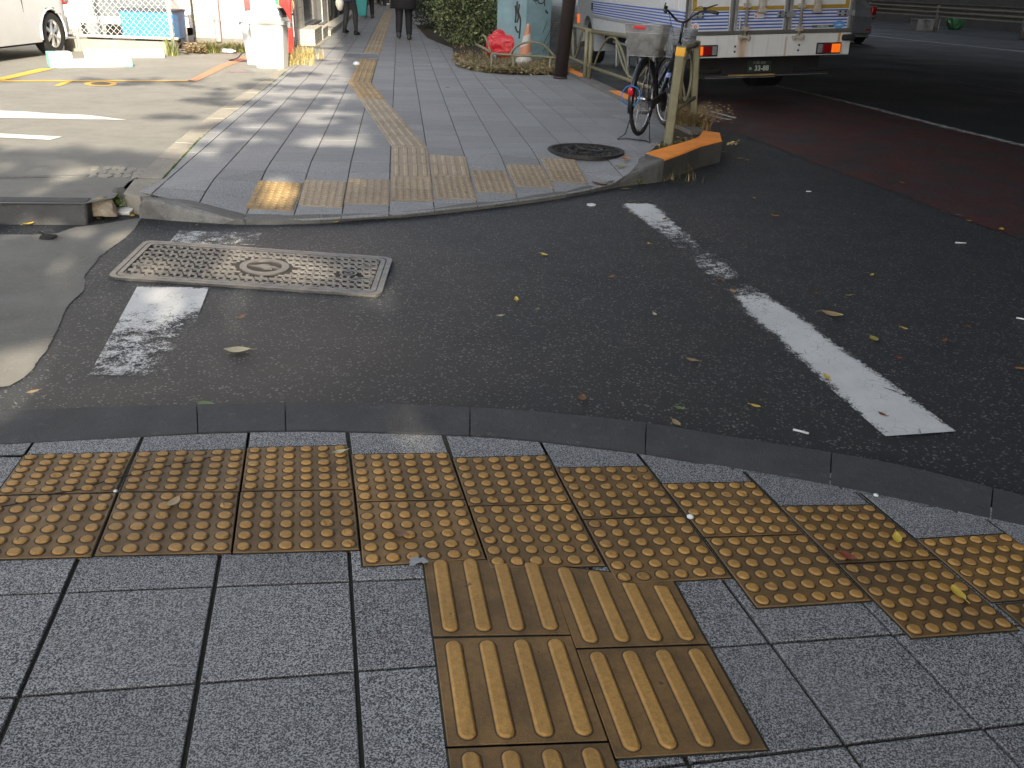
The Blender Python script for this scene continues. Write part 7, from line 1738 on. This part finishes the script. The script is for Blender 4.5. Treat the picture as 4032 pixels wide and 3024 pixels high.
# unseen leaf cards added along the sun, masked to dapple the near ground
half = [(650, 1180, 560, 300, .5), (1500, 1150, 500, 200, .95), (300, 2700, 500, 350, .86), (500, 2100, 500, 200, .9)]
lit = [(1085, 765, 95, 60), (300, 925, 260, 45), (60, 1450, 190, 150), (640, 1190, 180, 60), (560, 1330, 120, 60), (980, 1060, 420, 70), (760, 640, 200, 80), (1050, 520, 160, 100), (40, 2700, 110, 260), (480, 2980, 160, 60), (450, 2165, 70, 25), (620, 2280, 60, 40), (880, 960, 200, 40), (1500, 1200, 200, 60), (300, 700, 300, 60)]
def shade_tree(x0, x1, y0, y1, step, name, label, tz0, tz1, seed, trunk):
    rg = np.random.default_rng(seed); V = []; F = []
    x = x0
    while x < x1:
        y = y0
        while y < y1:
            gx_, gy_ = x+rg.uniform(-.5, .5)*step, y+rg.uniform(-.5, .5)*step
            d = Vector((gx_, gy_, 0))-CAMP; zc = d.dot(_f)
            prob = .97
            if zc > .3:
                px, py = 2016+FPX*d.dot(_r)/zc, 1512-FPX*d.dot(_u)/zc
                for (cx, cy, rx, ry) in lit:
                    q = ((px-cx)/rx)**2+((py-cy)/ry)**2
                    if q < 1.6: prob = min(prob, max(0, (q-.25)/1.35)*.9)
                for (cx, cy, rx, ry, pm_) in half:
                    q = ((px-cx)/rx)**2+((py-cy)/ry)**2
                    if q < 1: prob = min(prob, pm_+(.97-pm_)*q)
            if rg.random() < prob:
                t = rg.uniform(tz0, tz1); c_ = Vector((gx_, gy_, 0))+SUND*t; s = step*rg.uniform(.85, 1.3)
                n = (SUND+Vector(rg.normal(size=3).tolist())*.35).normalized(); u = n.cross(Vector((0, 0, 1))).normalized(); v = n.cross(u); a = rg.uniform(0, 6.28); u, v = u*math.cos(a)+v*math.sin(a), v*math.cos(a)-u*math.sin(a); o = len(V)
                V += [tuple(c_+u*s), tuple(c_+v*s*.7), tuple(c_-u*s), tuple(c_-v*s*.7)]; F.append((o, o+1, o+2, o+3))
            y += step
        x += step
    me = bpy.data.meshes.new('crown'); root = thing(name, label, 'tree', trunk); me.from_pydata([(a-trunk[0], b_-trunk[1], c_) for a, b_, c_ in V], [], F); me.materials.append(LG[1])
    o = bpy.data.objects.new('crown', me); COL.objects.link(o); o.parent = root
    b = MB(); b.tube([(0, 0, -.1), (.1, .05, 2), (-.1, .1, 4.5), (.2, 0, 6)], [.2, .16, .12, .06], 10)
    for k in range(8): a = k*.8; b.tube([(0, .05, 3.2+k*.25), (1.4*math.cos(a), 1.2*math.sin(a), 4.6+k*.3)], [.06, .02], 6)
    b.build('trunk', twig, root)
shade_tree(-2.6, 1.6, .3, 7.2, .15, 'unseen_shade_tree', 'unseen leaf cards behind the camera, added to dapple the near ground', 10, 14, 3, (1.0, -9.5, 0))
shade_tree(-9, -2.6, 1.0, 6.6, .17, 'unseen_shade_tree', 'unseen leaf cards behind the camera, added to shade the left ground', 10, 15, 4, (-3.5, -8.5, 0))
# unseen leaf cards added along the sun to streak the far pavement
def bands():
    rg = np.random.default_rng(9); V = []; F = []
    for (px, py, w_, n) in ((1350, 250, 1.6, 60), (1300, 300, 1.0, 25), (1180, 400, 1.2, 45), (1120, 470, 1.0, 25), (1000, 600, .8, 25), (1320, 190, 2.0, 60), (1430, 130, 2.5, 120), (1250, 350, 1.0, 30), (1300, 420, 1.2, 60), (1260, 520, .9, 50), (600, 330, 2.0, 40), (200, 620, 3.0, 60), (560, 640, 1.6, 60), (880, 330, 1.5, 30)):
        c0 = at(px, py, .12)
        for _ in range(int(n*.6)):
            g = c0+Vector((rg.normal()*w_*.6, rg.normal()*.20, 0)); t = rg.uniform(13, 20); c_ = g+SUND*t; s = rg.uniform(.07, .24); n_ = (SUND+Vector(rg.normal(size=3).tolist())*.4).normalized(); u = n_.cross(Vector((0, 0, 1))).normalized(); v = n_.cross(u); o = len(V)
            V += [tuple(c_+u*s), tuple(c_+v*s*.5), tuple(c_-u*s), tuple(c_-v*s*.5)]; F.append((o, o+1, o+2, o+3))
    trunk = (-1.6, -1.6, 0); me = bpy.data.meshes.new('crown'); root = thing('unseen_shade_tree', 'unseen leaf cards added to streak the far footway with shade', 'tree', (-4.5, -3, 0)); me.from_pydata([(a+4.5, b_+3, c_) for a, b_, c_ in V], [], F); me.materials.append(LG[1]); o = bpy.data.objects.new('crown', me); COL.objects.link(o); o.parent = root
    b = MB(); b.tube([(0, 0, -.1), (.1, .05, 3), (.3, .8, 6)], [.12, .1, .04], 10); b.build('trunk', twig, root)
bands()
# ================================================================ LEAVES AND LITTER
x7 = crop(2400, 700, 1632/2212); x6 = crop(1900, 900, 1000/2212); x8 = crop(0, 800, 1400/2212); xs_ = crop(2300, 300, 800/2212); xr_ = crop(1200, 0, 1300/2212)
LC = {'yellow': (.62, .45, .07), 'orange': (.48, .20, .04), 'tan': (.36, .26, .13), 'brown': (.16, .075, .03), 'red': (.22, .05, .03), 'green': (.16, .24, .08), 'cream': (.55, .48, .28), 'olive': (.30, .27, .07)}
def leaf(px, py, z, size, col, label, asp=.5, curl=.3, rot=None, group='fallen leaves', stem=True):
    p = at(px, py, z) if not callable(z) else z(px, py)
    b = MB(); n = 8; ring = []
    L = size; a = rnd.uniform(0, 6.28) if rot is None else rot
    for k in range(n+1):
        t = k/n; wd = L*asp*.5*math.sin(math.pi*min(1, t*.96+.02))**.8*(1+.12*rnd.uniform(-1, 1)); x = (t-.5)*L; zc = curl*L*(.35*(2*t-1)**2); ring.append(((x, -wd, zc+wd*curl*.9), (x, 0, zc*.7), (x, wd, zc+wd*curl*.6)))
    vs = [v for r_ in ring for v in r_]; fs = []
    for k in range(n):
        for l in (0, 1): fs.append((3*k+l, 3*k+l+1, 3*k+l+4, 3*k+l+3))
    b.add(vs, fs)
    if stem: b.tube([(L*.5, 0, curl*L*.25), (L*.75, L*.04, .004)], .0011, 4)
    ca, sa = math.cos(a), math.sin(a); b.v = [(x*ca-y*sa, x*sa+y*ca, zz+.003) for x, y, zz in b.v]
    m = pm('leaf_'+col, LC[col], .5, var=.3, scale=40, dirt=.3, dirtc=(.12, .06, .02), dscale=50)
    o = b.build('fallen_leaf', m, None, smooth=True); o.location = p; return tag(o, label, 'leaf', group)
RD = [
(x7, 110, 128, .05, 'orange', 'orange leaf touching the far end of the worn white line'), (x7, 108, 187, .035, 'yellow', 'small yellow leaf on the faded start of the white line'), (x7, 192, 210, .03, 'orange', 'tiny orange leaf inside the faded white line'),
(x7, 295, 222, .045, 'red', 'reddish leaf at the right edge of the faded white line'), (x7, 207, 354, .03, 'yellow', 'tiny yellow leaf left of the faded middle of the line'), (x7, 585, 540, .055, 'brown', 'dark brown leaf on the speckled gap of the white line'),
(x7, 658, 608, .06, 'tan', 'round tan leaf where the solid white line begins'), (x7, 880, 205, .05, 'orange', 'orange brown leaf between white line and red lane'), (x7, 770, 110, .03, 'yellow', 'tiny yellow leaf near the corner kerb on dark asphalt'),
(x7, 1557, 28, .06, 'orange', 'long orange leaf on the red lane'), (x7, 1645, 103, .04, 'brown', 'brown leaf at the lower edge of the red lane'), (x7, 1100, 622, .045, 'brown', 'brown leaf right of the gap in the white line'),
(x7, 1275, 632, .05, 'olive', 'olive leaf beside a brown one on open asphalt'), (x7, 1187, 735, .115, 'tan', 'largest long tan leaf right of the white line'), (x7, 1400, 521, .05, 'yellow', 'crumpled pale yellow leaf on the open asphalt'),
(x7, 1572, 808, .04, 'yellow', 'upright yellow leaf on the right asphalt'), (x7, 1410, 862, .07, 'olive', 'curled green yellow leaf with its reflection on damp asphalt'), (x7, 1160, 1067, .06, 'yellow', 'bright yellow leaf against the left edge of the thick line'),
(x7, 440, 977, .06, 'tan', 'tan pointed leaf in the middle of the crossing'), (x7, 778, 1222, .045, 'yellow', 'orange yellow leaf above the near kerb'), (x7, 372, 1235, .05, 'green', 'green leaf scrap above the near kerb'),
(x7, 355, 1313, .055, 'tan', 'tan leaf with a long curved stem by the near kerb'), (x7, 240, 732, .04, 'cream', 'pale twig like leaf in the middle of the crossing'), (x7, 1918, 232, .04, 'yellow', 'yellow leaf at the edge of the red lane, right side'),
(x7, 2090, 277, .07, 'yellow', 'yellow folded leaf near the right picture edge'), (x7, 1857, 200, .05, 'tan', 'pale tan leaf just inside the red lane'), (x7, 1905, 800, .05, 'brown', 'dark brown leaf far right on the asphalt'),
(x7, 1785, 873, .06, 'brown', 'thin dark brown leaf right of the curled olive leaf'), (x7, 1537, 965, .045, 'red', 'red brown leaf below the curled olive leaf'), (x7, 1455, 1265, .04, 'red', 'small red leaf lying on the thick white line'),
(x7, 2190, 1020, .05, 'orange', 'orange leaf at the right picture edge'), (x6, 535, 233, .06, 'yellow', 'pale yellow spiky leaf on the far part of the crossing'), (x6, 1445, 135, .035, 'yellow', 'small yellow leaf below the orange kerb side'),
(x6, 1120, 427, .045, 'orange', 'orange brown leaf in the centre of the crossing'), (x6, 293, 628, .065, 'yellow', 'yellow oval leaf right of the rectangular cover'), (x6, 475, 707, .035, 'green', 'small green grey leaf near the yellow oval one'),
(x6, 150, 765, .04, 'cream', 'pale tan leaf left of the yellow oval one'), (x6, 868, 1480, .065, 'brown', 'brown leaf with pale stem above the near kerb'), (x8, 1500, 715, .06, 'brown', 'curled brown leaf below the rectangular cover'),
(x8, 1475, 920, .12, 'cream', 'long cream leaf on the grey asphalt'), (x8, 205, 1180, .05, 'tan', 'tan leaf at the left near the light patch'), (x8, 1285, 1262, .09, 'green', 'pale green leaf lying against the near kerb'),
(x8, 1225, 137, .035, 'tan', 'small tan leaf below the sloping kerb stone'), (x8, 2060, 93, .05, 'brown', 'brown leaf on the low far kerb'), (x8, 2090, 120, .05, 'yellow', 'yellow leaf in the gutter of the low far kerb'),
(x8, 180, 134, .07, 'yellow', 'yellow leaf under the dark left kerb'), (x8, 240, 125, .08, 'yellow', 'curled yellow leaf nearest the broken stone under the dark kerb'), (x8, 30, 124, .09, 'olive', 'olive leaf at the left edge under the dark kerb'), (x8, 822, 78, .07, 'yellow', 'upright yellow leaf beside the white tile scrap'),
(xs_, 1690, 900, .06, 'yellow', 'yellow leaf in front of the orange kerb end'), (xs_, 1775, 917, .04, 'yellow', 'small yellow leaf right of the orange kerb end'), (xs_, 1515, 825, .10, 'olive', 'big dull yellow leaf at the base of the orange kerb'),
(xs_, 1530, 655, .04, 'cream', 'tiny cream leaf beside the orange kerb top'), (xs_, 1600, 508, .05, 'yellow', 'yellow leaf at the lower edge of the red lane by the grass'), (xs_, 440, 1230, .09, 'olive', 'green yellow leaf at the foot of the scuffed kerb'), (xs_, 1850, 1332, .05, 'tan', 'tan leaf on open asphalt right of the kerb corner'), (xs_, 2070, 1528, .06, 'orange', 'orange leaf on open asphalt towards the right')]
for f_, a, c_, s_, col, lb in RD:
    p = f_(a, c_); leaf(p[0], p[1], .004, s_*.85, col, lb, rnd.uniform(.42, .62), rnd.uniform(.1, .5))
for (f_, a, c_, s_, col, lb) in ((xs_, 450, 905, .11, 'orange', 'orange brown leaf beside the round cover'), (xs_, 400, 990, .10, 'olive', 'green yellow leaf in the gutter below the round cover'), (xs_, 170, 1185, .13, 'brown', 'long red brown leaf on the low kerb below the round cover'), (xr_, 960, 590, .06, 'brown', 'brown leaf on the pale slabs right of the strip'), (xr_, 1485, 612, .06, 'yellow', 'yellow green leaf on the slabs before the lamp pole'), (xr_, 1360, 585, .05, 'orange', 'orange leaf on the slabs before the lamp pole'), (xr_, 1315, 720, .04, 'orange', 'small orange leaf on the grey slab patch'), (xr_, 770, 337, .06, 'orange', 'small orange leaf below the walking person'), (xr_, 880, 328, .07, 'brown', 'black brown leaf far up the footway')):
    p = f_(a, c_); q = atf(*p); leaf(p[0], p[1], lambda X, Y, q=q: Vector((q.x, q.y, q.z+.002)), s_, col, lb)
for (f_, a, c_, s_, col, lb) in ((c1, 1080, 605, .055, 'tan', 'big curled tan leaf on the second lower studded tile'), (c2, 430, 800, .055, 'brown', 'curled brown leaf on the fourth lower studded tile'), (c3, 1420, 830, .05, 'yellow', 'yellow leaf between studs of the eighth kerbside tile'), (c3, 1115, 940, .05, 'red', 'dark red leaf on the edge of the eighth kerbside tile'), (c6, 1800, 185, .055, 'yellow', 'yellow leaf scrap on the eighth lower studded tile'), (c1, 2110, 290, .045, 'cream', 'pale leaf at the corner of the third kerbside tile')):
    p = f_(a, c_); leaf(p[0], p[1], TZ+.006, s_, col, lb)
# crumpled yellow wrapper, cigarette ends, scraps
wht = pm('paper_white', (.72, .72, .70), .6)
for f_, a, c_, L_, an, lb in ((x7, 1020, 1362, .052, -.5, 'white cigarette end nearest the kerb, below the thick line'), (x7, 1873, 352, .065, 0, 'thin white stick near the edge of the red lane'), (x7, 2195, 758, .04, -.5, 'white scrap at the right picture edge'), (x7, 1063, 77, .04, 0, 'white cigarette end left of the red lane'), (x8, 190, 1327, .05, .1, 'white scrap against the near kerb on the left'), (c3, 1220, 375, .022, 0, 'white crumb beside the kerb on the right')):
    p = at(*f_(a, c_), 0); b = MB(); b.tube([(-L_/2*math.cos(an), -L_/2*math.sin(an), .006), (L_/2*math.cos(an), L_/2*math.sin(an), .006)], .0042, 8); o = b.build('cigarette_end', wht, None, smooth=True); o.location = p; tag(o, lb, 'cigarette end', 'white litter on the road')
wpz = at(*xs_(1640, 755), 0); o = leaves('paper_wrapper', [(0, 0, .015, .035, .025, .012, 1)], 26, .035, [pm('wrapper', (.62, .52, .25), .5)], loc=(wpz.x, wpz.y, 0)); tag(o, 'crumpled pale yellow wrapper right of the orange kerb', 'wrapper')
p = at(*fa(700*0+0, 0), 0); wq2 = atf(*z5(385, 400)); bm = bmesh.new(); bmesh.ops.create_icosphere(bm, subdivisions=2, radius=1)
for v in bm.verts: v.co = Vector((v.co.x*.06, v.co.y*.05, v.co.z*.03+.025))*(1+noise.noise(v.co*3)*.4)
me = bpy.data.meshes.new('tissue'); bm.to_mesh(me); bm.free(); me.materials.append(wht); o = bpy.data.objects.new('tissue', me); COL.objects.link(o); o.location = wq2; tag(o, 'crumpled white tissue beside the tactile strip', 'tissue')
p = at(*fl(785, 730), .0); b = MB(); b.box((0, 0, .028), (.15, .10, .012), Matrix.Rotation(R(8), 3, 'X')); b.box((0, .01, .012), (.13, .08, .02)); o = b.build('tile_scrap', wht, None, bevel=.003); o.location = p; tag(o, 'white flat tile scrap lying before the broken stones', 'tile scrap')
p = at(*x8(297, 226), 0); b = MB(); b.lathe([(.001, -.05), (.018, -.03), (.02, .01), (.01, .05), (.001, .06)], 8, Matrix.Translation((0, 0, .012)) @ Matrix.Rotation(R(80), 4, 'Y') @ Matrix.Rotation(.3, 4, 'Z')); b.box((-.02, .0, .03), (.05, .02, .004), Matrix.Rotation(.5, 3, 'Y')); o = b.build('dark_scrap', under, None); o.location = p; tag(o, 'black curled scrap on the pale cement patch', 'scrap')
p = at(2328, 808, 0); b = MB(); b.lathe([(.030, 0), (.032, .006), (.012, .006), (.010, 0)], 20); b.mi = 1; b.lathe([(.0105, .001), (.0001, .001)], 12); o = b.build('bottle_cap', [wht, under], None, smooth=False); o.location = p; tag(o, 'white ring cap lying left of the worn line start', 'bottle cap')
for f_, a, c_, r, lb in ((c3, 135, 690, .0095, 'white chewing gum lump at the corner of the sixth tiles'), (c1, 720, 530, .006, 'white chewing gum lump at the corner of the first tiles'), (c3, 1290, 555, .007, 'white crumb beside the last grey slabs')):
    p = at(*f_(a, c_), TZ); b = MB(); b.lathe([(r, 0), (r*1.05, r*.4), (r*.6, r*.8), (.0001, r*.85)], 9); o = b.build('chewing_gum', wht, None, smooth=True); o.location = p; tag(o, lb, 'gum', 'white crumbs on the near footway')
p = at(*c2(545, 972), TZ); b = MB()
for k in range(4): b.box((rnd.uniform(-.02, .02), rnd.uniform(-.006, .006), .004), (.024, .014, .002), Matrix.Rotation(rnd.uniform(-.3, .3), 3, 'X') @ Matrix.Rotation(rnd.random()*3, 3, 'Z'))
o = b.build('plastic_scrap', pm('clear_scrap', (.26, .27, .28), .25), None); o.location = p; tag(o, 'torn clear plastic scrap at the top of the left ribbed tile', 'scrap')
